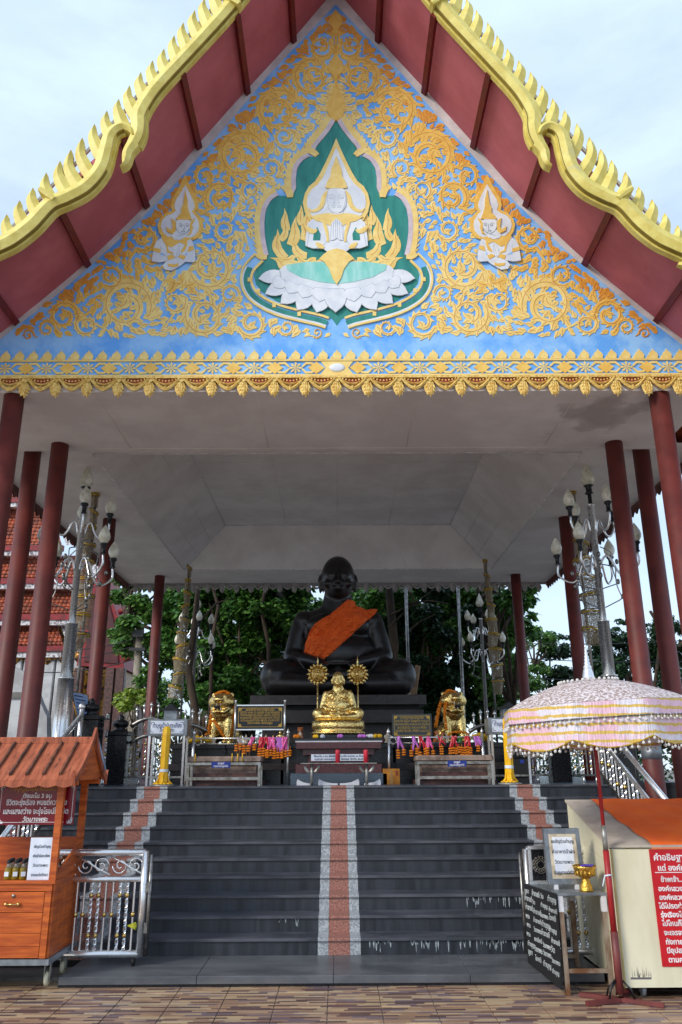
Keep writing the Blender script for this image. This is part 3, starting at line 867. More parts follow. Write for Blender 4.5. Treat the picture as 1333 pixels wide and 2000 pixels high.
def flame(mb, x, y, a, L, bend=.9, w_=.34, lay=0, line=True, mir=1):
    """one curling kanok leaf in photo px; a: direction in radians (px axes, y down)"""
    pts = []; n = 6
    px, py, th = x, y, a
    for i in range(n + 1):
        t = i / n
        wd = L * w_ * (math.sin(PI * min(1, t * .72 + .22)) ** 1.1) * (1 - t) ** .55 * 1.5 if i < n else .3
        pts.append((px, py, max(wd, .4)))
        occ.append((px, py))
        th = a + bend * (t - .35) * (2.2 if t < .6 else -1.2 + 3 * (1 - t))
        px += math.cos(th) * L / n; py += math.sin(th) * L / n
    for m in mir if isinstance(mir, tuple) else (mir,):
        q = []
        for (u, v, wd) in crom(pts, 2):
            p = P(u, v, YM); q.append((p.x * m, p.z, wd * mpp(p)))
        mb.ribbon(q, YM - .006 - lay * .5, YM - .001, 0, .0025)
        if line and L > 14:
            mb.ribbon([(a_, b_, .006) for a_, b_, c_ in q[2:-3]], YM - .0095 - lay * .5, YM - .006 - lay * .5, 1)

def scroll(cx, cy, r, a0, turns, d, t_=None, tail=None):
    """spiral stem with flames; cx,cy,r in px; a0 start angle; d = +1/-1 sense"""
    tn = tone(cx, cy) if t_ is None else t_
    for m in (1, -1):
        mb = MB()
        pts = []
        n = int(26 * turns)
        if tail: pts += [(tail[0], tail[1], r * .16), ((tail[0] + cx + r * math.cos(a0)) / 2 - d * math.sin(a0) * 0, (tail[1] + cy + r * math.sin(a0)) / 2, r * .22)]
        for i in range(n + 1):
            t = i / n
            a = a0 + d * t * turns * 2 * PI
            rr = r * (1 - .62 * t ** 1.15)
            pts.append((cx + rr * math.cos(a), cy + rr * math.sin(a), r * (.33 + .09 * math.sin(t * 9)) * (1 - .3 * t)))
            if m == 1: occ.append((pts[-1][0], pts[-1][1]))
        pp = crom(pts, 2)
        q = []
        for (u, v, wd) in pp:
            p = P(u, v, YM); q.append((p.x * m, p.z, wd * mpp(p)))
        mb.ribbon(q, YM - .007, YM - .001, 0, .003)
        mb.ribbon([(a_, b_, .007) for a_, b_, c_ in q[4:-2]], YM - .0112, YM - .007, 1)
        rnd = random.Random(int(cx * 7 + cy))
        k = 0
        for i in range(0, n, max(2, int(n / (turns * 15)))):
            t = i / n; a = a0 + d * t * turns * 2 * PI; rr = r * (1 - .62 * t ** 1.15)
            L = r * rnd.uniform(.42, .6) * (1 - .2 * t)
            if L < 5: continue
            if t < .72:
                flame(mb, cx + rr * 1.05 * math.cos(a), cy + rr * 1.05 * math.sin(a), a + d * 1.0, L, -d * .8, .48, .002, True, m)
            if r > 24 and k % 2 == 0:
                flame(mb, cx + rr * .9 * math.cos(a), cy + rr * .9 * math.sin(a), a + PI - d * .9, L * .7, d * .9, .42, .002, False, m)
            k += 1
        # heart of the scroll
        a = a0 + d * turns * 2 * PI; rr = r * .38
        for j, (da, LL) in enumerate(((0, .75), (1.0, .5), (-1.0, .5))):
            flame(mb, cx + rr * math.cos(a), cy + rr * math.sin(a), a + d * (PI / 2 + .9) + da, r * LL, -d * 1.2, .5, .004, True, m)
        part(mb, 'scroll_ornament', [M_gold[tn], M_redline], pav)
SC = [(628, 92, 21, 0.5, 1.1, 1, (652, 60)), (609, 153, 36, -1.2, 1.25, -1, (646, 112)), (543, 217, 42, -.6, 1.3, -1, (592, 190)),
      (474, 305, 47, -.6, 1.3, -1, (520, 262)), (432, 386, 30, 2.4, 1.2, 1, (392, 420)), (556, 268, 20, .5, 1.1, 1, (590, 235)), (402, 345, 22, -1, 1.1, -1, (440, 330)),
      (247, 598, 50, 0.3, 1.3, -1, (318, 610)), (125, 618, 29, .3, 1.2, -1, (190, 600)), (412, 522, 42, 2.8, 1.3, -1, (352, 560)),
      (282, 466, 25, 2.2, 1.15, -1, (250, 512)), (400, 617, 38, -2.6, 1.3, -1, (345, 580)), (492, 632, 27, 2.8, 1.2, -1, (450, 640)), (560, 640, 15, 2.8, 1.0, -1, (530, 652)),
      (170, 635, 22, -2.2, 1.1, -1, (215, 648)), (92, 642, 16, -.2, 1.1, -1, (120, 655)), (218, 540, 22, 2.2, 1.2, -1, (180, 575)), (342, 590, 22, -.4, 1.1, 1, (322, 640)),
      (440, 450, 22, .4, 1.1, 1, (470, 480)), (530, 330, 20, 1, 1.1, -1, (560, 300)), (490, 372, 18, 2, 1.1, 1, (512, 352)), (450, 575, 18, 0, 1.1, -1, (470, 590)), (56, 655, 11, 0, 1, -1, (74, 660)), (620, 650, 10, 2.4, 1, -1, (600, 655))]
for s_ in SC: scroll(*s_[:6], tail=s_[6])
# filler leaves over the remaining blue, joined per tone
fill = [MB(), MB(), MB()]
grid = {}
def near(x, y, d):
    gx_, gy_ = int(x // 12), int(y // 12)
    for i in range(gx_ - 1, gx_ + 2):
        for j in range(gy_ - 1, gy_ + 2):
            for (u, v) in grid.get((i, j), ()):
                if (u - x) ** 2 + (v - y) ** 2 < d * d: return True
    return False
def addg():
    while occ:
        x, y = occ.pop()
        grid.setdefault((int(x // 12), int(y // 12)), []).append((x, y))
addg()
sideh = [(362, 345), (335, 395), (308, 430), (298, 500), (330, 535), (385, 520), (386, 470), (398, 430), (388, 395)]
rf = random.Random(3)
for tr in range(15000):
    y = rf.uniform(40, 662); x = rf.uniform(edge_px(y) + 7, 654)
    if in_poly(x, y, big + [(656, 655), (700, 430)]) or in_poly(x, y, sideh): continue
    if y > 655 and x > edge_px(655): continue
    if near(x, y, 5.8): continue
    # follow the nearest scroll
    b = min(SC, key=lambda s: abs(math.hypot(x - s[0], y - s[1]) - s[2]))
    a = math.atan2(y - b[1], x - b[0]) + b[5] * rf.uniform(.6, 1.3)
    L = rf.uniform(13, 21)
    ex, ey = x + math.cos(a) * L, y + math.sin(a) * L
    if ex < edge_px(ey) + 3 or ey > 664 or in_poly(ex, ey, big) or ex > 656:
        a += PI; ex, ey = x + math.cos(a) * L, y + math.sin(a) * L
        if ex < edge_px(ey) + 3 or ey > 664 or in_poly(ex, ey, big) or ex > 656: continue
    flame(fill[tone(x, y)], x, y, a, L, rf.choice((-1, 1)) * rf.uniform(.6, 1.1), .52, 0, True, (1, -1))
    addg()
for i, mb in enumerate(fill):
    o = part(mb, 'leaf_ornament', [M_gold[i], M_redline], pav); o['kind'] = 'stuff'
# central stem above the niche
for m in (1,):
    mb = MB()
    st_ = [(x, y, w_) for x, y, w_ in ((656, 22, 2), (656, 34, 20), (656, 48, 26), (656, 60, 8), (656, 84, 5), (656, 104, 4), (656, 118, 16), (656, 132, 30), (656, 143, 24), (656, 152, 8), (656, 172, 10), (656, 190, 24), (656, 210, 36), (656, 228, 26), (656, 238, 6))]
    q = [(0, P(x, y, YM).z, w_ * mpp(P(x, y, YM))) for x, y, w_ in crom(st_, 4)]
    mb.ribbon(q, YM - .02, YM - .001, 0, .012)
    for y, w_ in ((40, 10), (132, 14), (205, 16)):
        for s in (-1, 1):
            flame(mb, 656 + s * 3, y + 6, -PI / 2 + s * .8, w_ * 1.3, -s * .7, .35, .004, True)
    part(mb, 'stem_ornament', [M_gold[1], M_redline], pav)
occ.clear()

# niche
def half(poly, mir):
    return [(gx(x, y)[0] * mir, gx(x, y)[1]) for x, y in poly]
def sym(poly):
    """outline drawn down the left side, closed by its mirror image"""
    a = half(poly, 1); a[0] = (0, a[0][1]); a[-1] = (0, a[-1][1])
    return a + [(-x, z) for x, z in a[-2:0:-1]]
part(MB().prism(sym(NP), YM - .004, YM - .001), 'niche_ground', M_green, pav)
def band(pts, wpx, y0, y1, name, m, off=0, ridge=.0, n=5):
    for mir in (1, -1):
        pp = crom([(x, y) for x, y in pts], n); q = []
        for i, (x, y) in enumerate(pp):
            a = pp[max(i - 1, 0)]; b = pp[min(i + 1, len(pp) - 1)]
            dx, dy = b[0] - a[0], b[1] - a[1]; L = math.hypot(dx, dy) or 1
            nx, ny = dy / L, -dx / L
            p = P(x + nx * off, y + ny * off, YM)
            q.append((p.x * mir, p.z, wpx * mpp(p)))
        part(MB().ribbon(q, YM - y0, YM - y1, 0, ridge), name, m, pav)
loop1, loop2, loop3 = niche[0:7], niche[7:14], niche[14:22]
for lp in (niche[0:5], niche[7:13], niche[15:22]):
    band(lp, 9, .018, .002, 'niche_border', M_pink, -5)
    band(lp, 12, .016, .001, 'niche_gilding', M_gold[0], -14)
mbs = MB()
for lp in (niche[0:6], niche[7:14], niche[14:22]):
    pp = crom(lp, 5)
    for i in range(1, len(pp) - 1, 2):
        x, y = pp[i]; dx, dy = pp[i + 1][0] - pp[i - 1][0], pp[i + 1][1] - pp[i - 1][1]
        L = math.hypot(dx, dy); nx, ny = -dy / L, dx / L
        a = math.atan2(ny, nx) + .7
        flame(mbs, x + nx * 15, y + ny * 15, a, 15, -.5, .5, .004, False, (1, -1))
o = part(mbs, 'niche_flame', [M_gold[0], M_redline], pav); o['kind'] = 'stuff'
occ.clear()
for q_ in ([(598, 292, 12), (611, 298, 14), (620, 305, 11)], [(560, 368, 12), (566, 378, 15), (567, 387, 11)], [(502, 497, 10), (511, 503, 12), (522, 504, 9)]):
    for m_ in (1, -1): part(MB().ribbon(pathpx(q_, YM, 3, m_), YM - .0195, YM - .001), 'niche_cusp', M_gold[0], pav)
lower = [(508, 505), (490, 524), (484, 540), (485, 558), (496, 577), (518, 593), (548, 606), (586, 616), (622, 624), (640, 630)]
band(lower, 4, .02, .001, 'niche_gold_line', M_gold[0], -12)
band(lower, 5, .02, .001, 'niche_gold_line', M_gold[0], 8)
band(lower[1:], 10, .016, .001, 'niche_teal_band', M_green, -4 + 2)
band(lower[1:], 4, .015, .001, 'niche_white_line', M_fig, -8)
mbs = MB()
for x, y, a in ((505, 570, .5), (536, 598, 1.2), (585, 615, 1.3), (488, 548, 0)):
    for mir in (1, -1):
        p = P(x, y, YM); k = mpp(p)
        mbs.box((p.x * mir, YM - .014, p.z), (7 * k, .02, 9 * k))
part(mbs, 'niche_clasp', M_gold[0], pav)
# flames beside the figure
mbs = MB()
for (x, y, a, L, b) in ((600, 500, -2.2, 52, 1.1), (580, 520, -2.6, 60, 1.2), (610, 515, -2.9, 62, .9), (592, 470, -1.7, 45, -.8), (560, 505, -1.9, 52, .9), (568, 480, -1.5, 60, -.6), (545, 495, -1.5, 48, .6),
                        (605, 460, -1.55, 55, .7), (590, 440, -1.5, 40, .5), (548, 470, -1.3, 40, -.7), (562, 452, -1.6, 46, .5), (620, 520, 3.0, 50, -.6), (632, 528, 2.8, 60, .5), (575, 500, 2.9, 32, .8), (640, 512, 2.6, 44, -.7), (632, 520, 2.9, 50, .7), (618, 508, 2.4, 36, -.9), (646, 540, 2.2, 40, -.9), (600, 512, -2.5, 30, .9)):
    flame(mbs, x, y, a, L, b, .3, .006, True, (1, -1))
part(mbs, 'flame_ornament', [M_gold[0], M_redline], pav)
occ.clear()
# lotus seat
lot = MB()
lot.prism(sym([(656, 512), (600, 516), (556, 522), (536, 540), (545, 560), (580, 578), (620, 590), (656, 600)]), YM - .026, YM - .014)
part(lot, 'lotus_base', M_fig, pav)
part(MB().prism(sym([(656, 516), (600, 515), (560, 521), (562, 531), (588, 545), (625, 554), (656, 558)]), YM - .03, YM - .025), 'lotus_heart', M_teal, pav)
def petal(x, y, ang, L, wd, lay):
    for mir in ((1, -1) if x < 655 else (1,)):
        c, s = math.cos(ang), math.sin(ang); pl = []
        for u, v in ((0, -.42), (.2, -.54), (.42, -.58), (.62, -.5), (.8, -.33), (.92, -.14), (1.02, 0), (.92, .14), (.8, .33), (.62, .5), (.42, .58), (.2, .54), (0, .42)):
            X = x + (u * L) * c - v * wd * s; Y_ = y + (u * L) * s + v * wd * c
            p = P(X, Y_, YM); pl.append((p.x * mir, p.z))
        k = 1.05
        cx_ = sum(p[0] for p in pl) / 13; cz_ = sum(p[1] for p in pl) / 13
        part(MB().prism(pl, YM - .032 - lay, YM - .02).prism([(cx_ + (a - cx_) * k, cz_ + (b - cz_) * k) for a, b in pl], YM - .030 - lay, YM - .02, 1), 'lotus_petal', [M_fig, M_pencil], pav)
for i, (x, y, a, L, wd) in enumerate(((548, 540, 2.98, 42, 22), (560, 558, 2.72, 44, 24), (582, 568, 2.45, 42, 26), (605, 575, 2.2, 40, 28), (631, 578, 1.9, 36, 30),
                                      (552, 548, 2.3, 22, 24), (575, 556, 2.1, 22, 26), (600, 562, 1.95, 24, 28), (628, 566, 1.7, 26, 30), (656, 568, 1.5708, 44, 36))):
    petal(x, y, a, L, wd, .0006 * i if i < 5 else .003 + .0006 * i)
# figure: halo, body, crown
def gpoly(pts, y0, y1, name, m, sy=True):
    part(MB().prism(sym(pts) if sy else [gx(*p) for p in pts], YM - y0, YM - y1), name, m, pav)
halo = [(656, 274), (648, 296), (638, 318), (626, 342), (616, 358), (604, 368), (596, 382), (592, 400), (596, 418), (604, 432), (616, 444), (656, 452)]
halo2 = [(656, 292), (648, 314), (640, 332), (632, 350), (622, 364), (610, 374), (602, 386), (600, 400), (603, 414), (612, 428), (656, 440)]
gpoly(halo, .028, .012, 'halo_rim', M_gold[0])
gpoly(halo2, .032, .02, 'halo_field', M_fig)
gpoly([(656, 424), (636, 428), (614, 430), (602, 440), (598, 466), (597, 484), (610, 489), (632, 490), (640, 496), (656, 500)], .036, .02, 'figure_torso', M_fig)
for mir in (1, -1):
    pl = [(gx(x, y)[0] * mir, gx(x, y)[1]) for x, y in ((620, 448), (613, 462), (612, 474), (626, 474), (627, 462))]
    part(MB().prism(pl, YM - .0385, YM - .036), 'arm_gap', M_green, pav)
    for pts in (((597, 445, 3), (604, 452, 10), (613, 456, 10), (620, 452, 3)), ((618, 478, 4), (626, 484, 11), (633, 488, 5)), ((632, 436, 4), (636, 446, 7), (640, 462, 5), (641, 476, 4))):
        part(MB().ribbon(pathpx(pts, YM, 3, mir), YM - .043, YM - .036, 0, .002), 'figure_jewel', M_gold[0], pav)
    part(MB().ribbon(pathpx(((640, 376, 3), (633, 388, 8), (630, 402, 9), (622, 412, 8), (610, 416, 6), (603, 410, 1)), YM, 3, mir), YM - .038, YM - .032, 0, .002), 'figure_jewel', M_gold[0], pav)
gpoly([(656, 424), (640, 421), (622, 424), (606, 428), (618, 436), (634, 440), (646, 446), (656, 448)], .042, .036, 'figure_collar', M_gold[0])
gpoly([(656, 490), (645, 493), (634, 500), (624, 510), (634, 516), (644, 530), (650, 548), (656, 560)], .042, .03, 'figure_sash', M_gold[0])
gpoly([(656, 373), (645, 373), (640, 380), (638, 394), (640, 408), (646, 418), (656, 422)], .045, .034, 'figure_face', M_fig)
gpoly([(656, 418), (646, 416), (644, 428), (656, 432)], .0405, .034, 'figure_neck', M_fig)
gpoly([(656, 310), (652, 326), (647, 338), (646, 350), (640, 360), (636, 372), (645, 374), (656, 373)], .048, .032, 'figure_crown', M_gold[0])
gpoly([(656, 432), (648, 440), (644, 456), (645, 474), (652, 474), (656, 470)], .046, .036, 'figure_hands', M_fig)
def lines(lst, y, name='drawn_line', m=None, wpx=.7, both=True):
    mb = MB()
    for mir in ((1, -1) if both else (1,)):
        for pts in lst:
            q = []
            for (u, v) in crom(pts, 3):
                p = P(u, v, YM); q.append((p.x * mir, p.z, wpx * mpp(p)))
            mb.ribbon(q, YM - y - .0015, YM - y)
    part(mb, name, m or M_pencil, pav)
lines([[(642, 387), (647, 384), (653, 387)], [(643, 391), (648, 389), (652, 391), (648, 393), (643, 391)], [(655, 386), (654, 398), (651, 401), (655, 402)], [(648, 407), (652, 406), (656, 407)], [(649, 409), (656, 410)], [(641, 378), (640, 396), (645, 414), (652, 420)]], .045)
lines([[(656, 434), (656, 470)], [(648, 442), (646, 470)], [(652, 438), (651, 472)]], .046)
lines([[(612, 490), (632, 482), (640, 470)], [(600, 484), (604, 462), (606, 444)]], .036)

# side deities with praying hands (each drawn once and mirrored)
def sp(pts):    # coordinates in the enlarged study: 9.09 px per photo px from (280, 340)
    return [(280 + x / 9.09, 340 + y / 9.09) for x, y in pts]
def deity(mir):
    def pg(pts, y0, y1, name, m):
        pl = [(gx(x, y)[0] * mir, gx(x, y)[1]) for x, y in sp(pts)]
        part(MB().prism(pl, YM - y0, YM - y1), name, m, pav)
    def ln(lst, y, m=M_pencil, w_=.55):
        mb = MB()
        for pts in lst:
            q = []
            for (u, v) in crom(sp(pts), 3):
                p = P(u, v, YM); q.append((p.x * mir, p.z, w_ * mpp(p)))
            mb.ribbon(q, YM - y - .0015, YM - y)
        part(mb, 'drawn_line', m, pav)
    pg([(755, 40), (640, 280), (520, 480), (500, 600), (520, 680), (400, 730), (300, 830), (265, 940), (290, 1060), (360, 1160), (520, 1220), (820, 1220), (960, 1170), (1050, 1060), (1078, 930), (1050, 820), (980, 740), (930, 690), (990, 640), (990, 540), (930, 440), (860, 280)], .024, .004, 'halo_rim', M_gold[1])
    pg([(760, 225), (680, 360), (590, 500), (565, 600), (590, 690), (520, 740), (420, 780), (345, 860), (325, 960), (360, 1060), (440, 1140), (600, 1180), (820, 1180), (900, 1140), (980, 1060), (1005, 960), (990, 860), (930, 770), (870, 700), (915, 640), (920, 570), (870, 440)], .028, .02, 'halo_field', M_fig)
    pg([(340, 1170), (250, 1230), (205, 1330), (180, 1460), (172, 1580), (300, 1600), (420, 1580), (360, 1660), (400, 1730), (520, 1745), (600, 1700), (700, 1640), (760, 1590), (900, 1600), (935, 1580), (935, 1420), (900, 1260), (860, 1190), (600, 1150)], .032, .02, 'deity_torso', M_fig)
    pg([(320, 1440), (325, 1475), (400, 1475), (350, 1440)], .0345, .032, 'arm_gap', M_blue)
    pg([(790, 1420), (760, 1470), (790, 1480)], .0345, .032, 'arm_gap', M_blue)
    pg([(325, 1150), (400, 1170), (520, 1150), (560, 1210), (680, 1215), (760, 1160), (900, 1180), (800, 1215), (790, 1310), (660, 1250), (520, 1340), (410, 1290)], .037, .032, 'deity_collar', M_gold[1])
    for pl in ([(200, 1340), (325, 1375), (320, 1440), (190, 1400)], [(820, 1330), (905, 1315), (915, 1380), (800, 1420)], [(440, 1490), (540, 1470), (580, 1520), (460, 1570)], [(630, 1510), (690, 1465), (770, 1500), (730, 1560)],
               [(415, 1290), (450, 1290), (470, 1400), (540, 1430), (540, 1460), (440, 1430)], [(760, 1290), (790, 1300), (760, 1390), (690, 1440), (680, 1410)], [(450, 1630), (600, 1640), (640, 1610), (640, 1670), (560, 1690), (460, 1670)]):
        pg(pl, .0375, .032, 'deity_jewel', M_gold[1])
    pg([(600, 880), (640, 855), (820, 855), (850, 920), (840, 1010), (780, 1080), (720, 1105), (640, 1070), (600, 1000)], .042, .03, 'deity_face', M_fig)
    pg([(610, 1040), (740, 1080), (735, 1180), (660, 1215), (560, 1190), (510, 1140)], .0395, .03, 'deity_neck', M_fig)
    pg([(762, 330), (800, 500), (810, 650), (850, 780), (880, 850), (820, 858), (640, 858), (590, 850), (640, 790), (690, 740), (690, 650), (720, 600)], .045, .03, 'deity_crown', M_gold[1])
    for pl in ([(515, 830), (600, 900), (590, 1060), (540, 1110), (440, 1060), (425, 980), (500, 1040), (540, 1000)], [(935, 830), (870, 880), (840, 940), (850, 1060), (800, 1130), (860, 1100), (900, 980), (870, 960)]):
        pg(pl, .044, .03, 'deity_jewel', M_gold[1])
    pg([(670, 1270), (690, 1330), (680, 1440), (640, 1500), (590, 1530), (555, 1480), (580, 1380), (620, 1300)], .041, .032, 'deity_hands', M_fig)
    ln([[(640, 930), (680, 915), (710, 940)], [(655, 955), (685, 945), (705, 965), (680, 970), (655, 955)], [(760, 940), (790, 915), (820, 930)], [(770, 960), (795, 945), (815, 955), (790, 968), (770, 960)], [(735, 930), (742, 1000), (725, 1025), (745, 1030)], [(690, 1055), (722, 1048), (755, 1055), (722, 1070), (690, 1055)]], .042, M_ink, .6)
    ln([[(600, 880), (600, 1000), (660, 1080), (720, 1105), (790, 1070), (840, 1010)], [(620, 1140), (720, 1110)]], .042)
    ln([[(640, 1300), (600, 1500)], [(660, 1290), (645, 1490)]], .041)
    ln([[(205, 1330), (178, 1480), (172, 1580), (300, 1600), (440, 1570)], [(900, 1260), (935, 1420), (935, 1580), (760, 1590)], [(320, 1300), (330, 1440), (420, 1480)]], .032)
    mb = MB()
    for (x, y, a, L, b) in ((330, 545, .3, 34, -.8), (385, 548, 2.8, 34, .8), (356, 540, 1.57, 30, .1), (340, 555, 2.4, 30, .9), (372, 558, .7, 30, -.9)):
        flame(mb, x, y, a, L, b, .4, .002, True, mir)
    part(mb, 'deity_base', [M_gold[1], M_redline], pav)
for mir in (1, -1): deity(mir)
# ------------------------------------------------------------------ blended solids for statues
def capsule(mb, a, b, r0, r1, n=14):
    a, b = Vector(a), Vector(b); d = (b - a); L = d.length; d.normalize()
    q = d.to_track_quat('Z', 'Y').to_matrix()
    prof = [(r0 * math.sin(t), -r0 * math.cos(t)) for t in (.02, .5, 1.0, PI / 2)]
    prof += [(r1 * math.cos(t), L + r1 * math.sin(t)) for t in (0, .5, 1.0, PI / 2 - .02)]
    mb.lathe(prof, a, n, ax=q)

def fuse(prims, voxel, smooth=6, extra=None):
    mb = MB()
    for p in prims:
        if p[0] == 'e': mb.ball(p[1], p[2], 20, 14, rot=Matrix.Rotation(p[3][1], 3, p[3][0]) if len(p) > 3 else None)
        elif p[0] == 'c': capsule(mb, *p[1:])
        elif p[0] == 't': mb.tube(*p[1:])
        else: mb.box(p[1], p[2])
    me = mb.mesh('fuse_tmp')
    o = bpy.data.objects.new('fuse_tmp', me); COL.objects.link(o)
    m = o.modifiers.new('r', 'REMESH'); m.mode = 'VOXEL'; m.voxel_size = voxel; m.use_smooth_shade = True
    if smooth:
        k = o.modifiers.new('s', 'SMOOTH'); k.iterations = smooth; k.factor = .6
    dg = bpy.context.evaluated_depsgraph_get(); dg.update()
    r = bpy.data.meshes.new_from_object(o.evaluated_get(dg))
    bpy.data.objects.remove(o); bpy.data.meshes.remove(me)
    r.polygons.foreach_set('use_smooth', [True] * len(r.polygons))
    return r

TORSO = [('e', (0, .06, 1.2), (.68, .42, .66)), ('e', (0, .08, 1.5), (.70, .34, .30)), ('e', (0, .0, .84), (.78, .46, .5)), ('e', (0, .05, .45), (.72, .55, .4)),
         ('e', (.3, -.22, 1.36), (.3, .16, .22)), ('e', (-.3, -.22, 1.36), (.3, .16, .22)), ('c', (0, .06, 1.62), (0, .0, 2.0), .36, .27)]
HEAD = [('e', (0, -.04, 2.36), (.325, .37, .40)), ('e', (0, -.12, 2.14), (.28, .30, .30)), ('e', (0, -.22, 2.0), (.17, .17, .13)),
        ('e', (-.345, .0, 2.24), (.05, .09, .17)), ('e', (.345, .0, 2.24), (.05, .09, .17)), ('e', (-.34, -.02, 2.1), (.035, .05, .09)), ('e', (.34, -.02, 2.1), (.035, .05, .09)),
        ('e', (0, -.41, 2.22), (.05, .075, .12)), ('e', (0, -.45, 2.165), (.078, .06, .045)), ('e', (-.14, -.36, 2.32), (.1, .055, .03)), ('e', (.14, -.36, 2.32), (.1, .055, .03)),
        ('e', (-.2, -.33, 2.15), (.09, .07, .075)), ('e', (.2, -.33, 2.15), (.09, .07, .075)), ('e', (0, -.41, 2.065), (.12, .045, .02)), ('e', (0, -.4, 2.02), (.1, .045, .022)),
        ('e', (-.13, -.375, 2.265), (.055, .03, .022)), ('e', (.13, -.375, 2.265), (.055, .03, .022))]
LIMBS = []
for s in (-1, 1):
    LIMBS += [('e', (s * .66, .06, 1.48), (.2, .22, .22)), ('c', (s * .69, .06, 1.45), (s * .88, -.04, .80), .2, .17), ('c', (s * .88, -.06, .78), (s * .32, -.66, .6), .165, .1),
              ('e', (s * .2, -.72, .54), (.19, .12, .06)), ('c', (s * .45, .05, .36), (s * 1.12, -.42, .42), .36, .31), ('e', (s * 1.12, -.42, .38), (.32, .32, .33)),
              ('c', (s * 1.14, -.5, .24), (s * .1, -.86, .2), .23, .15), ('e', (-s * .2, -.93, .22 + (.12 if s > 0 else 0)), (.3, .12, .09))]
    for k in range(4):
        LIMBS.append(('c', (s * (.16 - k * .0), -.78 - k * .035, .56), (-s * .12, -.8 - k * .035, .55), .03, .024))
SEAT = [('e', (0, -.3, .16), (1.2, .55, .2))]
big_me = fuse(TORSO + HEAD + LIMBS + SEAT, .026, 5)
shp = fuse([(p[0], p[1], tuple(x + .03 for x in p[2])) + tuple(p[3:]) if p[0] == 'e' else p[:3] + tuple(x + .03 for x in p[3:5]) for p in TORSO + [('e', (s * .68, .06, 1.5), (.2, .22, .2)) for s in (-1, 1)]], .015, 9)

def lin(tab, z):
    for (z0, v0), (z1, v1) in zip(tab, tab[1:]):
        if z1 <= z <= z0: return v0 + (v1 - v0) * (z - z0) / (z1 - z0)
    return tab[0][1] if z > tab[0][0] else tab[-1][1]
def sash(me, t, top=1.86):
    """diagonal band cut out of the inflated torso, with folds and thickness"""
    xl = [(1.86, .2), (1.7, .02), (1.55, -.16), (1.38, -.42), (1.2, -.56), (1.0, -.62), (.6, -.66)]
    xr = [(1.86, .52), (1.72, .78), (1.6, .72), (1.4, .52), (1.2, .30), (1.0, .1), (.8, -.12), (.6, -.40)]
    vs = [v.co.copy() for v in me.vertices]; mb = MB(); mp_ = {}
    fs = []
    for p in me.polygons:
        c = p.center
        if c.z > top or c.z < .62: continue
        if c.y > .1 and c.z < 1.66: continue
        if not (lin(xl, c.z) < c.x < lin(xr, c.z)): continue
        fs.append(list(p.vertices))
    for f in fs:
        for i in f:
            if i not in mp_:
                v = vs[i]; mp_[i] = len(mp_)
                u = v.x * .62 + v.z * .78
                w_ = v.x * .78 - v.z * .62
                dd = .014 * math.sin(w_ * 46 + 3 * math.sin(u * 3)) + .007 * math.sin(w_ * 97 + 2 * math.sin(u * 5))
                mb.v.append((v.x, v.y - t + dd, v.z + dd * .3))
    n = len(mb.v)
    mb.v += [(x, y + .02, z) for x, y, z in mb.v[:n]]
    cnt = {}
    for f in fs:
        q = [mp_[i] for i in f]
        mb.f.append(q); mb.m.append(0); mb.s.append(True)
        mb.f.append([i + n for i in q[::-1]]); mb.m.append(0); mb.s.append(True)
        for a, b in zip(q, q[1:] + q[:1]):
            cnt[(a, b)] = 1
    for (a, b) in list(cnt):
        if (b, a) not in cnt:
            mb.f.append([b, a, a + n, b + n]); mb.m.append(0); mb.s.append(False)
    return mb

# ------------------------------------------------------------------ large statue and its base
BY = 15.0
zb = P(661, 1357, BY - .9).z
base = thing('statue_base', 'wide dark stone pedestal in stacked slabs under the huge black monk statue', 'pedestal', (0, BY, PZ))
x1 = P(833, 1365, 13.9).x
zt, zc2, zm = P(661, 1357, 13.9).z, P(661, 1376, 13.9).z, P(661, 1386, 13.95).z
part(MB().bev(-x1, x1, 13.9, 16.2, zc2, zt, .012), 'top_slab', M_basestone, base)
part(MB().bb(-x1 + .12, x1 - .12, 14.05, 16.1, zm, zc2 - .001), 'recess', M_blackmat, base)
part(MB().bev(-x1 + .05, x1 - .05, 13.95, 16.15, zm - .22, zm - .001, .01), 'middle_slab', M_basestone, base)
part(MB().bb(-x1 + .2, x1 - .2, 14.1, 16.0, PZ, zm - .221), 'body_block', M_basestone, base)

def text(body, size, loc, m, parent, bold=0.0, align='CENTER', rz=0, rx=90, name='lettering', ext=.0015, shear=0, maxw=None):
    c = bpy.data.curves.new('tmp_text', 'FONT'); c.body = body; c.size = size; c.align_x = align; c.extrude = ext; c.offset = bold; c.shear = shear
    c.resolution_u = 3
    o = bpy.data.objects.new('tmp_text', c); COL.objects.link(o)
    dg = bpy.context.evaluated_depsgraph_get(); dg.update()
    me = bpy.data.meshes.new_from_object(o.evaluated_get(dg))
    bpy.data.objects.remove(o); bpy.data.curves.remove(c)
    if maxw and len(me.vertices):
        xs = [v.co.x for v in me.vertices]; W = max(xs) - min(xs)
        if W > maxw:
            for v in me.vertices: v.co.x *= maxw / W
    me.materials.clear()
    r = link(name, me, m, parent)
    r.rotation_euler = (R(rx), 0, rz)
    r.location = Vector(loc) - wloc(parent)
    return r
text('พระอุดมประชานาถ', .12, (-.66, 13.895, zc2 + .055), M_basestone, base, .006, maxw=1.1)
text('หลวงพ่อเปิ่น ฐิตคุโณ', .12, (.66, 13.895, zc2 + .055), M_basestone, base, .006, maxw=1.1)
big = thing('seated_statue', 'huge black seated monk statue with an orange sash across the chest', 'statue', (0, BY, zt))
o = link('figure', big_me, M_bronze, big)
sm = sash(shp, .012)
part(sm, 'orange_sash', M_orange, big, (0, 0, 0))

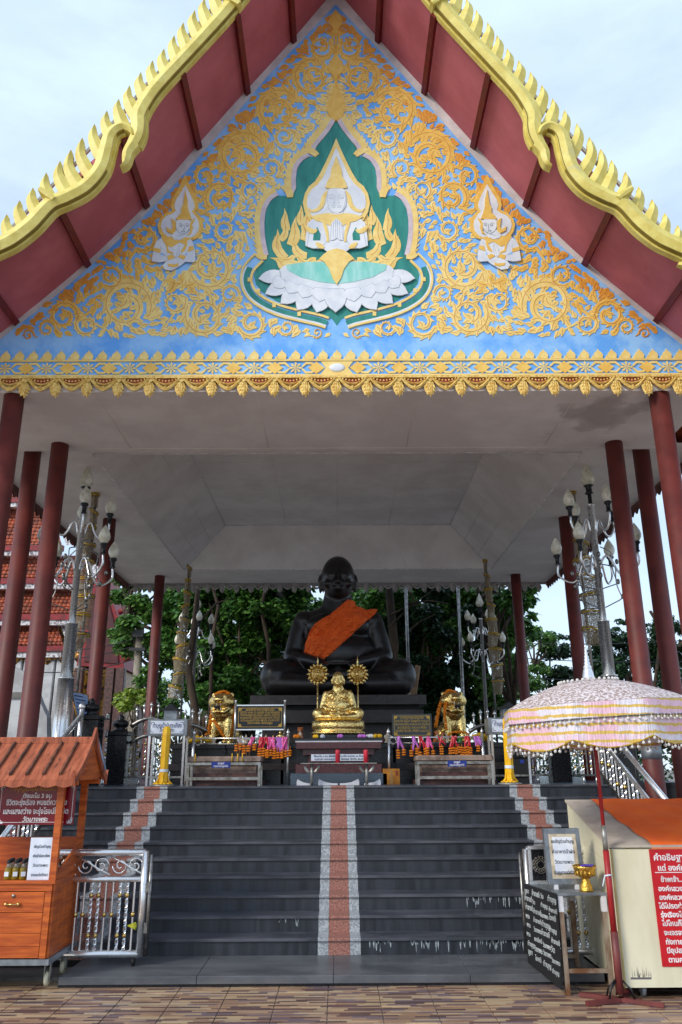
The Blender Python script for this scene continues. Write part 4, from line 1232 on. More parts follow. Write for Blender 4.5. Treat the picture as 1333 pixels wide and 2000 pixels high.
# ------------------------------------------------------------------ dark ledge behind the railings
YR = 12.3
ledge = thing('stone_ledge', 'long low black granite ledge carrying the offerings in front of the big statue', 'ledge', (0, 13, PZ))
zl = P(500, 1451, YR).z
for a, b in ((-2.62, -1.75), (-1.745, -.875), (-.87, -.002), (.002, .87), (.875, 1.745), (1.75, 2.62)):
    part(MB().bev(a, b, 12.62, 13.88, zl - .07, zl, .008), 'ledge_slab', M_black, ledge)
    part(MB().bb(a + .02, b - .02, 12.78, 13.8, PZ + .3, zl - .071), 'ledge_front', M_black, ledge)
    part(MB().bb(a, b, 12.6, 13.8, PZ + .2, PZ + .299), 'ledge_step', M_basestone, ledge)
    part(MB().bb(a + .02, b - .02, 12.7, 13.8, PZ, PZ + .199), 'ledge_foot', M_black, ledge)

# ------------------------------------------------------------------ altar
alt = thing('altar', 'stepped dark red granite altar with a pale line along its top', 'altar', (0, 12.3, PZ))
def wx(px, py, Y): return P(px, py, Y).x
def wz(py, Y, px=661): return P(px, py, Y).z
AY = 11.95
rows = [(1441, 1446, 577, 747, 0), (1449, 1462, 579, 745, .0), (1462, 1474, 590, 733, .08), (1474, 1492, 600, 724, .14), (1492, 1510, 577, 747, .02)]
part(MB().bev(wx(575, 1441, AY), wx(749, 1441, AY), AY, 13.1, wz(1446, AY), wz(1441, AY), .006), 'table_slab', M_black, alt)
part(MB().bb(wx(577, 1441, AY) + .003, wx(747, 1441, AY) - .003, AY + .012, 13.05, wz(1449.5, AY), wz(1446, AY) - .001), 'pale_line', M_white, alt)
for (a, b, l, r_, inset) in rows[1:]:
    part(MB().bev(wx(l, a, AY) + inset * .1, wx(r_, a, AY) - inset * .1, AY + inset + .005, 12.99, wz(b, AY) + .001, wz(a, AY) - .001, .008), 'granite_course', M_redgran, alt)
part(MB().bev(wx(568, 1510, AY), wx(757, 1510, AY), AY - .05, 13.1, PZ + .001, wz(1510, AY), .01), 'plinth', M_bluegran, alt)
ban = thing('altar_text_strip', 'white paper strip of small Thai print on the front of the altar', 'notice', (wx(663, 1485, AY), AY + .02, wz(1486, AY)))
part(MB().bb(wx(608, 1480, AY + .0), wx(718, 1480, AY), AY + .02, AY + .03, wz(1486, AY), wz(1473, AY)), 'sheet', M_paper, ban)
text('ตั้งนะโม ๓ จบ สัพพัง อะปะราธัง ขะมะถะ เม ภันเต', .04, (wx(663, 1478, AY), AY + .018, wz(1478.5, AY)), M_ink, ban, .0004, maxw=.74)
text('ตะมัตถัง ปะกาเสนโต อิสิ สังฆัสสะ จิตตัง พันธัง', .04, (wx(663, 1478, AY), AY + .018, wz(1484.5, AY)), M_ink, ban, .0004, maxw=.76)

# gold statue
GY = 12.55
gs = thing('gold_statue', 'small seated monk statue covered in gold leaf on top of the altar', 'statue', (wx(661, 1420, GY), GY, wz(1441, AY)))
z0 = wz(1441, AY)
kx = (wx(706, 1400, GY) - wx(615, 1400, GY)) / 2.62
gz = wz(1408, GY - .2)
part(MB().bev(gs.location.x - .42, gs.location.x + .42, GY - .34, GY + .3, z0, z0 + .06, .01), 'black_slab', M_black, gs)
part(MB().lathe([(.40, z0 + .061), (.43, z0 + .085), (.40, z0 + .11), (.36, z0 + .12), (.41, z0 + .15), (.40, gz + .002)], (gs.location.x, GY - .06, 0), 28, sq=.74), 'lotus_base', M_goldleaf, gs)
gm = big_me.copy(); gm.materials.clear(); gm.transform(Matrix.Scale(kx, 4))
o = link('figure', gm, M_goldleaf, gs, Vector((0, 0, gz - z0)))
sm2 = sash(shp, .012); gsm = sm2.mesh('gold_sash'); gsm.transform(Matrix.Scale(kx, 4))
link('robe_fold', gsm, M_goldleaf, gs, Vector((0, 0, gz - z0)))

# ceremonial fans
rf2 = random.Random(5)
def fan(px, label):
    Y = 12.86; c = P(px, 1317, Y); k = mpp(c)
    t = thing('ceremonial_fan', label, 'fan', (c.x, Y, zl), 'ceremonial fans beside the gold statue')
    part(MB().tube([(c.x, Y, zl), (c.x, Y, c.z - 14 * k)], .012, 8).lathe([(.035, zl), (.03, zl + .02), (.014, zl + .05)], (c.x, Y, 0), 10), 'staff', M_goldleaf, t)
    part(MB().lathe([(.012, c.z + 14 * k), (.022, c.z + 17 * k), (.01, c.z + 20 * k), (.014, c.z + 24 * k), (.001, c.z + 38 * k)], (c.x, Y, 0), 8), 'spire', M_goldleaf, t)
    mb = MB()
    q = Matrix.Rotation(R(90), 3, 'X')
    mb.lathe([(0.001, .05), (3.5 * k, .045), (4 * k, .03), (7 * k, .03), (7.5 * k, .018), (11 * k, .018), (11.5 * k, .008), (14.5 * k, .004), (14.5 * k, -.012)], (c.x, Y, c.z), 28, ax=q)
    part(mb, 'disc', M_goldleaf, t)
    mb = MB()
    for i in range(16):
        a = 2 * PI * i / 16
        x, z = c.x + math.cos(a) * 16.5 * k, c.z + math.sin(a) * 16.5 * k * 1.05
        mb.ball((x, Y - .01, z), (3.2 * k, .02, 3.2 * k), 7, 5)
        for r_, s_ in ((20, 1.6), (9.4, 1.1), (5.2, .9)):
            b = a + rf2.uniform(-.1, .1)
            mb.ball((c.x + math.cos(b) * r_ * k, Y - (.02 if r_ > 15 else .03), c.z + math.sin(b) * r_ * k), s_ * k, 6, 4)
    o = part(mb, 'rim_bead', M_goldleaf, t); o['kind'] = 'stuff'
fan(621, 'round gold ceremonial fan on a thin staff, left of the small gold monk')
fan(699, 'round gold ceremonial fan on a thin staff, right of the small gold monk')

# ------------------------------------------------------------------ tiger statues
TIG = [('e', (0, .45, .42), (.3, .42, .36)), ('e', (0, .1, .62), (.27, .3, .42)), ('c', (0, .05, .85), (0, -.05, 1.15), .26, .27),
       ('e', (0, -.1, 1.3), (.37, .34, .29)), ('e', (0, -.02, 1.0), (.34, .3, .36)), ('e', (0, -.3, 1.38), (.2, .2, .13)), ('e', (0, -.45, 1.36), (.13, .12, .09)), ('e', (0, -.28, 1.0), (.15, .18, .07)),
       ('c', (-.23, -.12, 1.15), (-.13, -.4, .98), .09, .06), ('c', (.23, -.12, 1.15), (.13, -.4, .98), .09, .06),
       ('e', (-.13, -.36, 1.47), (.07, .06, .05)), ('e', (.13, -.36, 1.47), (.07, .06, .05)), ('e', (-.24, -.02, 1.53), (.08, .04, .09)), ('e', (.24, -.02, 1.53), (.08, .04, .09)),
       ('c', (-.2, -.1, .75), (-.2, -.22, .1), .12, .09), ('c', (.2, -.1, .75), (.2, -.22, .1), .12, .09), ('e', (-.2, -.3, .07), (.11, .17, .08)), ('e', (.2, -.3, .07), (.11, .17, .08)),
       ('e', (-.3, .4, .28), (.15, .34, .28)), ('e', (.3, .4, .28), (.15, .34, .28)), ('e', (-.33, .05, .07), (.1, .2, .07)), ('e', (.33, .05, .07), (.1, .2, .07))]
tig_me = fuse(TIG, .022, 4)
def garland_beads(pts, r, n=None, jit=.25):
    mb = MB(); pts = [Vector(p) for p in pts]
    pp = [Vector(p) for p in crom([tuple(p) for p in pts], 14)]
    d = 0; last = None
    for p in pp:
        if last is None or (p - last).length > r * .8:
            for a in range(4):
                t = a * PI / 2 + random.random()
                mb.ball(p + Vector((math.cos(t) * r * .55, math.sin(t) * r * .55, random.uniform(-r, r) * .3)), r * random.uniform(.55, .75), 6, 4)
            last = p
    return mb
def tiger(px, side, label):
    Y = 13.25; x = wx(px, 1420, Y); k = (wz(1348, Y) - wz(1450, Y)) / 1.62
    t = thing('tiger_statue', label, 'statue', (x, Y, zl), 'pair of gold roaring tigers')
    me = tig_me.copy(); me.materials.clear(); me.transform(Matrix.Rotation(side * R(10), 4, 'Z') @ Matrix.Diagonal((k * 1.18, k * 1.0, k, 1)))
    link('body', me, M_goldleaf, t)
    mb = MB()
    for sx in (-1, 1):
        for (xx, yy, z_, dz) in ((.07, -.44, 1.27, -.12), (.06, -.38, 1.05, .09)):
            v = Matrix.Rotation(side * R(10), 3, 'Z') @ Vector((sx * xx * k * .92, yy * k * .92, z_ * k))
            mb.lathe([(.018 * k / .6, 0), (.012, dz * k * .5), (.001, dz * k)], v + Vector((x, Y, zl)), 6)
    part(mb, 'fangs', M_thorn, t)
    mbt = MB().ball(Vector((x, Y, zl)) + Vector((side * .05, -.3 * k, 1.16 * k)), (.14 * k, .1 * k, .1 * k), 10, 6)
    part(mbt, 'dark_mouth', M_blackmat, t)
    g = garland_beads([(x - .23 * k * 1.6, Y - .1, zl + .35 * k), (x - .33 * k, Y - .05, zl + .95 * k), (x - .26 * k, Y - .02, zl + 1.5 * k), (x, Y - .04, zl + 1.64 * k), (x + .27 * k, Y - .02, zl + 1.5 * k), (x + .36 * k, Y - .05, zl + .95 * k), (x + .3 * k, Y - .1, zl + .3 * k)] if side < 0 else
                      [(x - .62 * k, Y - .25, zl + .5 * k), (x - .45 * k, Y - .12, zl + 1.1 * k), (x - .24 * k, Y - .05, zl + 1.52 * k), (x - .02, Y - .04, zl + 1.64 * k), (x + .28 * k, Y - .02, zl + 1.45 * k)], .028)
    o = solo(g, 'marigold_garland', M_marigold, 'thick orange marigold garland draped over the %s gold tiger' % ('left' if side < 0 else 'right'), 'garland')
    if side > 0:
        solo(garland_beads([(x - .3 * k, Y - .3, zl + .42 * k), (x - .32 * k, Y - .25, zl + .9 * k), (x - .26 * k, Y - .2, zl + 1.25 * k)], .026), 'marigold_garland', M_marigold, 'straight orange marigold garland hanging down the cheek of the right gold tiger', 'garland')
    solo(garland_beads([(x - .3 * k, Y - .42, zl + .16 * k), (x - .1, Y - .46, zl + .3 * k), (x + .12, Y - .46, zl + .3 * k), (x + .35 * k, Y - .42, zl + .16 * k)] if side > 0 else [(x - .36 * k, Y - .4, zl + .15), (x - .2 * k, Y - .38, zl + .7 * k), (x, Y - .42, zl + .5 * k), (x + .1, Y - .42, zl + .2 * k)], .024), 'marigold_garland', M_marigold, 'short orange garland at the paws of the %s gold tiger' % ('left' if side < 0 else 'right'), 'garland')
    hp = garland_beads([(x - .42, Y - .55, zl + .04), (x - .25, Y - .6, zl + .06), (x - .1, Y - .55, zl + .05), (x - .3, Y - .5, zl + .1)] if side < 0 else [(x + .12, Y - .55, zl + .05), (x + .3, Y - .52, zl + .1), (x + .44, Y - .5, zl + .05), (x + .3, Y - .6, zl + .13)], .042)
    solo(hp, 'flower_heap', M_yflower, 'heap of yellow marigolds at the feet of the %s gold tiger' % ('left' if side < 0 else 'right'), 'flowers')
tiger(434, -1, 'gold leafed roaring tiger statue left of the black plaque on posts')
tiger(886, 1, 'gold leafed roaring tiger statue right of the grey green plaque')

# ------------------------------------------------------------------ plaques
def plaque(x0, x1, y0, y1, Y, m, label, framed, lines_):
    a, b = wx(x0, y0, Y), wx(x1, y0, Y); zt_, zb_ = wz(y0, Y), wz(y1, Y)
    t = thing('plaque', label, 'plaque', ((a + b) / 2, Y, zl if not framed else zl))
    part(MB().bb(a, b, Y, Y + .03, zb_, zt_), 'panel', m, t)
    fr = MB(); q = .014
    for (u0, u1, v0, v1) in ((a + .03, b - .03, zt_ - .035, zt_ - .028), (a + .03, b - .03, zb_ + .028, zb_ + .035), (a + .028, a + .035, zb_ + .03, zt_ - .03), (b - .035, b - .028, zb_ + .03, zt_ - .03)):
        fr.bb(u0, u1, Y - .003, Y, v0, v1)
    part(fr, 'gold_border', M_lettergold, t)
    for (cx_, cz_, sx, sz) in ((a + .03, zt_ - .03, 1, -1), (b - .03, zt_ - .03, -1, -1), (a + .03, zb_ + .03, 1, 1), (b - .03, zb_ + .03, -1, 1)):
        part(MB().prism([(cx_, cz_), (cx_ + sx * .085, cz_), (cx_ + sx * .045, cz_ + sz * .018), (cx_ + sx * .05, cz_ + sz * .04), (cx_ + sx * .018, cz_ + sz * .045), (cx_, cz_ + sz * .075)], Y - .006, Y - .003), 'corner_ornament', M_lettergold, t)
    n = len(lines_)
    for i, s_ in enumerate(lines_):
        text(s_, (.05 if i else .062), ((a + b) / 2, Y - .003, zt_ - .075 - i * (zt_ - zb_ - .11) / n), M_lettergold, t, .0006, maxw=(b - a) * (.6 if i == 0 else .84))
    if framed:
        for xx in (a - .016, b + .016):
            part(MB().tube([(xx, Y, zl), (xx, Y, zt_ + .06)], .017, 10).ball((xx, Y, zt_ + .075), .022, 8, 6), 'post', M_steel, t)
        part(MB().bb(a, b, Y - .008, Y + .035, zt_ + .001, zt_ + .018).bb(a, b, Y - .008, Y + .035, zb_ - .018, zb_ - .001), 'steel_edge', M_steel, t)
    else:
        part(MB().bb(a + .1, a + .14, Y, Y + .03, zl, zb_ - .001).bb(b - .14, b - .1, Y, Y + .03, zl, zb_ - .001), 'foot', M_blackmetal, t)
plaque(463, 555, 1378, 1423, 12.66, M_plaque, 'black framed plaque of gold Thai lettering held between two steel posts', True,
       ['พระคาถาหลวงพ่อเปิ่น', 'อิติปิโส ภะคะวา อะระหัง สัมมาสัมพุทโธ', 'วิชชาจะระณะสัมปันโน สุคะโต โลกะวิทู', 'อะนุตตะโร ปุริสะทัมมะสาระถิ สัตถา', 'เทวะมะนุสสานัง พุทโธ ภะคะวาติ', 'วัดบางพระ นครปฐม'])
plaque(766, 843, 1395, 1441, 12.75, M_plaqueg, 'grey green plaque of gold Thai lettering below right of the statue, without posts', False,
       ['คาถาบูชาพระรัตนตรัย', 'อะระหัง สัมมา สัมพุทโธ ภะคะวา', 'สะวากขาโต ภะคะวะตา ธัมโม', 'สุปะฏิปันโน สาวะกะสังโฆ', 'พุทธัง ธัมมัง สังฆัง นะมามิ'])

# ------------------------------------------------------------------ offering rails
def rail(x0, x1, label, zig):
    Y = 12.15; a, b = wx(x0, 1440, Y), wx(x1, 1440, Y); zr = wz(1441, Y); zr2 = wz(1452, Y)
    t = thing('offering_rail', label, 'railing', ((a + b) / 2, Y, PZ), 'steel rails hung with garlands')
    for xx in (a, b):
        part(MB().tube([(xx, Y, PZ), (xx, Y, zr + .05)], .021, 12).lathe([(.012, zr + .05), (.03, zr + .075), (.02, zr + .1), (.008, zr + .12), (.001, zr + .15)], (xx, Y, 0), 12), 'post', M_steel, t)
    part(MB().tube([(a + .02, Y, zr), (b - .02, Y, zr)], .012, 8), 'top_bar', M_steel, t)
    part(MB().tube([(a + .02, Y, zr2), (b - .02, Y, zr2)], .009, 8), 'lower_bar', M_steeldk, t)
    for s_, xx in ((1, a), (-1, b)):
        pts = [(xx + s_ * (.02 + .05 * (1 - math.cos(u))), Y, zr - .05 - .045 * math.sin(u)) for u in [i * .5 for i in range(9)]]
        part(MB().tube(pts, .006, 6), 'scroll', M_steel, t)
    return a, b, Y, zr
ra = rail(379, 563, 'steel rail hung with garlands left of the altar', 0)
rb_ = rail(759, 942, 'steel rail hung with garlands right of the altar', 0)
GR = random.Random(11)
def hanging(x, Y, zr, m, ribs, drop, heads, label, dense=False):
    t = thing('flower_garland', label, 'garland', (x, Y, zr - drop), 'ribbon garlands hung on the rails')
    mb = MB()
    for i in range(ribs):
        x0 = x + GR.uniform(-.05, .05); x1_ = x + GR.uniform(-.07, .07); z1_ = zr - drop * GR.uniform(.35, .62)
        w0 = GR.uniform(.018, .034)
        pts = [(x0, zr + .015, w0), ((x0 * .6 + x1_ * .4) + GR.uniform(-.015, .015), zr - drop * .2, w0 * 1.4), (x1_, z1_, w0 * .8), (x1_ + GR.uniform(-.02, .02), z1_ - .03, w0 * .2)]
        yy = Y - .02 - .006 * i
        mb.ribbon(crom(pts, 3), yy - .002, yy, 0, .008)
    part(mb, 'ribbon', m, t)
    fb = MB()
    for i in range(heads):
        xx = x + ((i + .5) / heads - .5) * .17; zz = zr - drop * GR.uniform(.55, .75)
        fb.tube([(xx, Y - .03, zr - drop * .4), (xx, Y - .03, zz)], .004, 4)
        for k in range(GR.choice((3, 4)) if not dense else 4):
            zz2 = zz - k * .034
            for q in range(4):
                an = q * PI / 2 + GR.random()
                fb.ball((xx + math.cos(an) * .015, Y - .03 + math.sin(an) * .015, zz2), (.022, .022, .014), 6, 4)
    part(fb, 'marigolds', M_marigold, t)
a, b, Y, zr = ra
lst = [(.50, M_frwhite, 3, .16, 3, 'white and orange garland, first of the bunch from the left tiger'), (.62, M_pinkrib, 3, .17, 2, 'white and orange garland with a pink strand left of the red bows'),
       (.745, M_redrib, 6, .27, 3, 'garland of bright red ribbon hanging beside a pink one on the left rail'), (.825, M_pinkrib, 6, .27, 3, 'garland of pink ribbon next to the red one on the left rail'),
       (.9, M_lilacrib, 5, .3, 3, 'lilac pink ribbon garland reaching lowest on the left rail'), (.985, M_pinkrib, 7, .29, 3, 'full pink ribbon garland tied to the right post of the left rail')]
for f, m, rn, dr, hd, lb in lst: hanging(a + (b - a) * f, Y, zr, m, rn, dr, hd, lb)
a, b, Y, zr = rb_
lst = [(.13, M_lilacrib, 4, .30, 2, 'lilac ribbon garland nearest the cardboard box on the right rail'), (.27, M_lilacrib, 3, .26, 2, 'thin lilac garland second along the right rail'), (.36, M_redrib, 3, .3, 2, 'thin red and lilac garland third along the right rail'),
       (.44, M_pinkrib, 3, .28, 2, 'small pink garland near the foot of the grey green plaque'), (.56, M_redrib, 2, .24, 1, 'single narrow red ribbon with one marigold on the right rail'), (.70, M_redrib, 6, .24, 4, 'thick red ribbon garland with a full bunch of marigolds, left of its twin'),
       (.82, M_redrib, 6, .24, 4, 'thick red ribbon garland with a full bunch of marigolds, right of its twin'), (.95, M_lilacrib, 4, .22, 1, 'lilac bow garland with a single marigold below the right tiger')]
for f, m, rn, dr, hd, lb in lst: hanging(a + (b - a) * f, Y, zr, m, rn, dr, hd, lb)

# figurines on the ledge
def figurine(px, h, label, col, w_=1.0, Y=12.72):
    x = wx(px, 1448, Y); k = h
    t = thing('figurine', label, 'figurine', (x, Y, zl), 'small offering figurines on the ledge')
    part(MB().lathe([(.3 * w_, 0), (.34 * w_, .08), (.2 * w_, .14), (.26 * w_, .3), (.22 * w_, .52), (.27 * w_, .62), (.1 * w_, .7)], (0, 0, 0), 10), 'body', col, t, (0, 0, 0))
    part(MB().ball((0, -.02, .8), (.13 * w_, .13 * w_, .13), 10, 7).lathe([(.09 * w_, .88), (.05 * w_, .98), (.001, 1.1)], (0, 0, 0), 8), 'head', col, t, (0, 0, 0))
    part(MB().ball((-.25 * w_, -.1, .48), (.07, .09, .14), 7, 5).ball((.25 * w_, -.1, .48), (.07, .09, .14), 7, 5), 'arms', col, t, (0, 0, 0))
    for c in t.children: c.data.transform(Matrix.Scale(k, 4))
    return t
def animal(px, h, label, m, m2, Y=12.72, rz=0, zz=None):
    x = wx(px, 1448, Y)
    t = thing('tiger_figurine', label, 'figurine', (x, Y, zl if zz is None else zz), None, rz)
    pr = [('e', (0, .12, .3), (.22, .3, .28)), ('e', (0, -.05, .5), (.19, .2, .3)), ('e', (0, -.14, .84), (.2, .2, .17)), ('e', (0, -.3, .79), (.1, .1, .08)), ('e', (-.14, -.06, 1.0), (.06, .04, .06)), ('e', (.14, -.06, 1.0), (.06, .04, .06)),
          ('c', (-.13, -.14, .45), (-.13, -.22, .06), .075, .06), ('c', (.13, -.14, .45), (.13, -.22, .06), .075, .06), ('e', (-.2, .1, .12), (.1, .24, .12)), ('e', (.2, .1, .12), (.1, .24, .12))]
    me = fuse(pr, .045, 2); me.transform(Matrix.Scale(h, 4)); link('body', me, m, t)
    o = part(MB().ball((0, -.2, .5), (.12, .08, .24), 8, 6).ball((0, -.34, .75), (.07, .06, .045), 8, 5), 'pale_chest', m2, t, (0, 0, 0)); o.data.transform(Matrix.Scale(h, 4))
    o = part(MB().ball((-.07, -.315, .9), .026, 6, 4).ball((.07, -.315, .9), .026, 6, 4).ball((0, -.39, .8), .03, 6, 4), 'eyes_and_nose', M_blackmat, t, (0, 0, 0)); o.data.transform(Matrix.Scale(h, 4))
M_figor = mat('figurine_orange', srgb(190, 110, 56), .4, vs=40, col2=srgb(140, 70, 36))
figs = [(395, .13, 'small gilt figurine at the far left end of the ledge', M_goldleaf), (405, .11, 'small pale figurine beside the leftmost gilt one', M_thorn), (418, .12, 'white figurine below the chin of the left tiger', M_thorn),
        (448, .15, 'gilt figurine next to the left post of the black plaque', M_goldleaf), (470, .13, 'gilt figurine under the left corner of the black plaque', M_goldleaf), (481, .13, 'white dancer figurine, leftmost below the black plaque', M_thorn),
        (492, .13, 'white dancer figurine, second below the black plaque', M_thorn), (506, .14, 'grey dancer figurine, middle of the row below the black plaque', M_frwhite), (520, .13, 'white dancer figurine right of the grey one', M_thorn),
        (534, .12, 'gilt figurine near the right post of the black plaque', M_goldleaf), (546, .12, 'white figurine touching the right post of the black plaque', M_thorn), (548, .2, 'gilt standing figurine behind the left rail end', M_goldleaf),
        (873, .12, 'white figurine in front of the right tiger between two garlands', M_thorn), (899, .13, 'green figurine in front of the right tiger', mat('figurine_green', srgb(60, 140, 60), .4)), (915, .12, 'pale figurine near the right end of the ledge', M_thorn),
        (930, .12, 'gilt figurine at the right end of the ledge', M_goldleaf), (758, .19, 'white and silver figurine behind the left post of the right rail', M_thorn), (745, .12, 'red and white figurine beside the altar flowers', mat('figurine_red', srgb(170, 50, 50), .4))]
for px, h, lb, m in figs: figurine(px, h, lb, m)
animal(587, .235, 'small orange and white sitting tiger figurine left of the gold monk', M_figor, M_thorn, 12.6)
animal(853, .17, 'small striped tiger figurine, left of the pair under the right gold tiger', M_figor, M_thorn, 12.7, .3)
animal(866, .15, 'small striped tiger figurine, right of the pair under the right gold tiger', M_figor, M_thorn, 12.7, -.2)
# flowers on the altar top
zA = wz(1441, AY)
for px, n, m, lb in ((617, 3, M_candle, 'pale green lotus bud left on the altar'), (628, 3, M_fig, 'white lotus bud on the altar, left of the gold monk'), (662, 6, M_lilacrib, 'lilac lotus flowers in front of the gold monk'), (706, 6, M_lilacrib, 'pink and lilac flowers right on the altar'), (721, 7, M_white, 'white flowers between the lilac and yellow ones on the altar'),
                      (738, 7, M_yflower, 'yellow flowers on the altar at its right end'), (583, 5, M_marigold, 'orange flowers on the altar near the tiger figurine')):
    x = wx(px, 1440, AY + .1); mb = MB()
    for i in range(n):
        cx_ = x + GR.uniform(-.05, .05); cy_ = AY + .1 + GR.uniform(-.04, .04)
        for k in range(7):
            an = k * 2 * PI / 7
            mb.ball((cx_ + math.cos(an) * .016, cy_ + math.sin(an) * .016, zA + .022), (.012, .012, .024), 6, 4)
        mb.ball((cx_, cy_, zA + .03), (.012, .012, .028), 6, 4)
    solo(mb, 'altar_flower', m, lb, 'flowers', 'loose flowers on the altar')

# ------------------------------------------------------------------ candle shelf in front of the altar
Y = 11.5
zs = wz(1490, Y)
sh_ = thing('candle_shelf', 'thin steel candle shelf on two posts with leaf brackets before the altar', 'shelf', (wx(662, 1500, Y), Y, PZ))
part(MB().bb(wx(588, 1490, Y), wx(736, 1490, Y), Y - .09, Y + .09, zs - .012, zs), 'shelf_plate', M_galv, sh_)
for px in (609.5, 716.5):
    x = wx(px, 1500, Y)
    part(MB().tube([(x, Y, PZ), (x, Y, zs - .013)], .022, 10), 'post', M_galv, sh_)
    for s_ in (-1, 1):
        pts = [(x + s_ * .02, zs - .12, .012), (x + s_ * .05, zs - .115, .035), (x + s_ * .08, zs - .08, .04), (x + s_ * .1, zs - .04, .025), (x + s_ * .12, zs - .018, .006)]
        part(MB().ribbon(crom(pts, 4), Y - .012, Y + .004, 0, .008), 'leaf_bracket', M_galv, sh_)
for px, lb in ((660, 'red candle in the middle of the candle shelf'), (715, 'red candle at the right end of the candle shelf')):
    x = wx(px, 1480, Y); zt_ = wz(1464, Y)
    t = thing('red_candle', lb, 'candle', (x, Y, zs))
    part(MB().lathe([(.033, zs), (.033, zt_ - .02), (.03, zt_ - .008), (.02, zt_), (.018, zt_ - .012), (.001, zt_ - .014)], (x, Y, 0), 16), 'wax', M_redcandle, t)
    part(MB().tube([(x, Y, zt_ - .015), (x + .003, Y, zt_ + .012)], .003, 5), 'wick', M_blackmat, t)
# curved white feet lying on the floor
for (x0, x1_, d, lb) in ((580, 612, 1, 'white curved board on the floor at the left foot of the altar'), (622, 660, 1, 'white curved board on the floor, left of the altar centre'), (664, 702, -1, 'white curved board on the floor, right of the altar centre'), (712, 744, -1, 'white curved board on the floor at the right foot of the altar')):
    Yq = 11.62; a, b = wx(x0, 1525, Yq), wx(x1_, 1525, Yq); w_ = b - a
    q = [(0, 0), (.0, .05), (.05, .075), (.14, .062), (.4, .035), (.75, .022), (1, .02), (1, 0)]
    poly_ = [(a + (u if d > 0 else 1 - u) * w_, PZ + .001 + v * 1.1) for u, v in q]
    solo(MB().prism(poly_, Yq, Yq + .03), 'curved_board', M_white, lb, 'board', 'white curved boards under the candle shelf')

# ------------------------------------------------------------------ incense tables: stone trough with steel frame
def incense(x0, x1_, label, mir):
    Y = 11.42; Yb = 11.75
    a, b = wx(x0, 1500, Yb), wx(x1_, 1500, Yb)
    z_t = wz(1476, Yb); z_u = wz(1486, Yb)
    cxx = (a + b) / 2
    t = thing('incense_table', label, 'incense table', (cxx, Yb, PZ), 'stone incense tables either side of the altar')
    part(MB().bev(a, b, Yb, Yb + .5, z_u, z_t, .02), 'stone_rim', M_stone, t)
    part(MB().bev(a + .04, b - .04, Yb + .03, Yb + .46, z_u - .04, z_u - .001, .01), 'moulding', M_stonedk, t)
    part(MB().bb(a + .08, b - .08, Yb + .06, Yb + .42, z_u - .16, z_u - .041), 'trough', M_stone, t)
    part(MB().bb(a + .06, b - .06, Yb + .05, Yb + .44, PZ + .06, z_u - .161), 'trunk', M_stonedk, t)
    part(MB().bev(a - .02, b + .02, Yb, Yb + .5, PZ, PZ + .06, .01), 'foot', M_stonedk, t)
    f0, f1 = wx(x0 + 3, 1500, Y), wx(x1_ - 4, 1500, Y)
    zt_ = wz(1488, Y); zb_ = wz(1517, Y)
    fr = thing('steel_stand', 'low rectangular steel stand before the %s stone incense table' % ('left' if mir else 'right'), 'stand', ((f0 + f1) / 2, Y, PZ), 'low steel stands before the incense tables')
    for xx in (f0, f1):
        for yy in (Y, Y + .28):
            part(MB().bb(xx - .018, xx + .018, yy - .018, yy + .018, PZ, zt_ - .036), 'leg', M_galv, fr)
    for zz in (zt_, zb_):
        part(MB().bb(f0 - .018, f1 + .018, Y - .019, Y + .017, zz - .035, zz), 'front_bar', M_galv, fr)
        part(MB().bb(f0 - .018, f1 + .018, Y + .263, Y + .299, zz - .035, zz), 'rear_bar', M_galv, fr)
    for xx in (f0, f1):
        part(MB().bb(xx - .017, xx + .017, Y + .018, Y + .262, zt_ - .034, zt_ - .001), 'side_bar', M_galv, fr)
    # blue sign
    c = wx(432 if mir else 893, 1493, Y - .025)
    sg = thing('blue_sign', 'small blue sign hung on the %s steel stand' % ('left' if mir else 'right'), 'sign', (c, Y - .03, wz(1498, Y)), 'small blue signs on the steel stands')
    part(MB().bb(c - .13, c + .13, Y - .03, Y - .021, wz(1498.5, Y), wz(1487, Y)), 'plate', M_bluesign, sg)
    text('จุดธูป', .04, (c, Y - .031, wz(1491.5, Y)), M_letter, sg, .0006)
    text('กรุณาปักธูปที่นี่', .034, (c, Y - .031, wz(1496.8, Y)), M_letter, sg, .0004, maxw=.22)
    # incense sticks and thin candles
    for i, px in enumerate((463, 468, 482, 487) if mir else ()):
        x = wx(px, 1470, Yb + .2)
        dx = GR.uniform(-.02, .02)
        solo(MB().tube([(x, Yb + .2, z_t), (x + dx, Yb + .2, z_t + .13)], .0035, 5), 'incense_stick', mat('incense', srgb(160, 110, 70), .9), ('leftmost', 'second', 'third', 'rightmost')[i] + ' thin brown incense stick in the left stone trough', 'incense', 'incense sticks in the left stone trough')
    if mir:
        for i, (px, lb) in enumerate(((382, 'short yellow candle at the left end of the left incense table'), (454, 'short yellow candle left of a close pair on the left incense table'), (465, 'short yellow candle in the middle of the three on the left incense table'), (474, 'short yellow candle at the right of the three on the left incense table'))):
            x = wx(px, 1480, Yb - .0)
            solo(MB().lathe([(.007, z_u - .005), (.007, z_t + .03), (.002, z_t + .04)], (x, Yb - .012, 0), 8), 'thin_candle', M_candle, lb, 'candle')
incense(365, 511, 'worn stone incense table on the left with a row of thin candles', True)
incense(814, 966, 'worn stone incense table on the right of the altar', False)
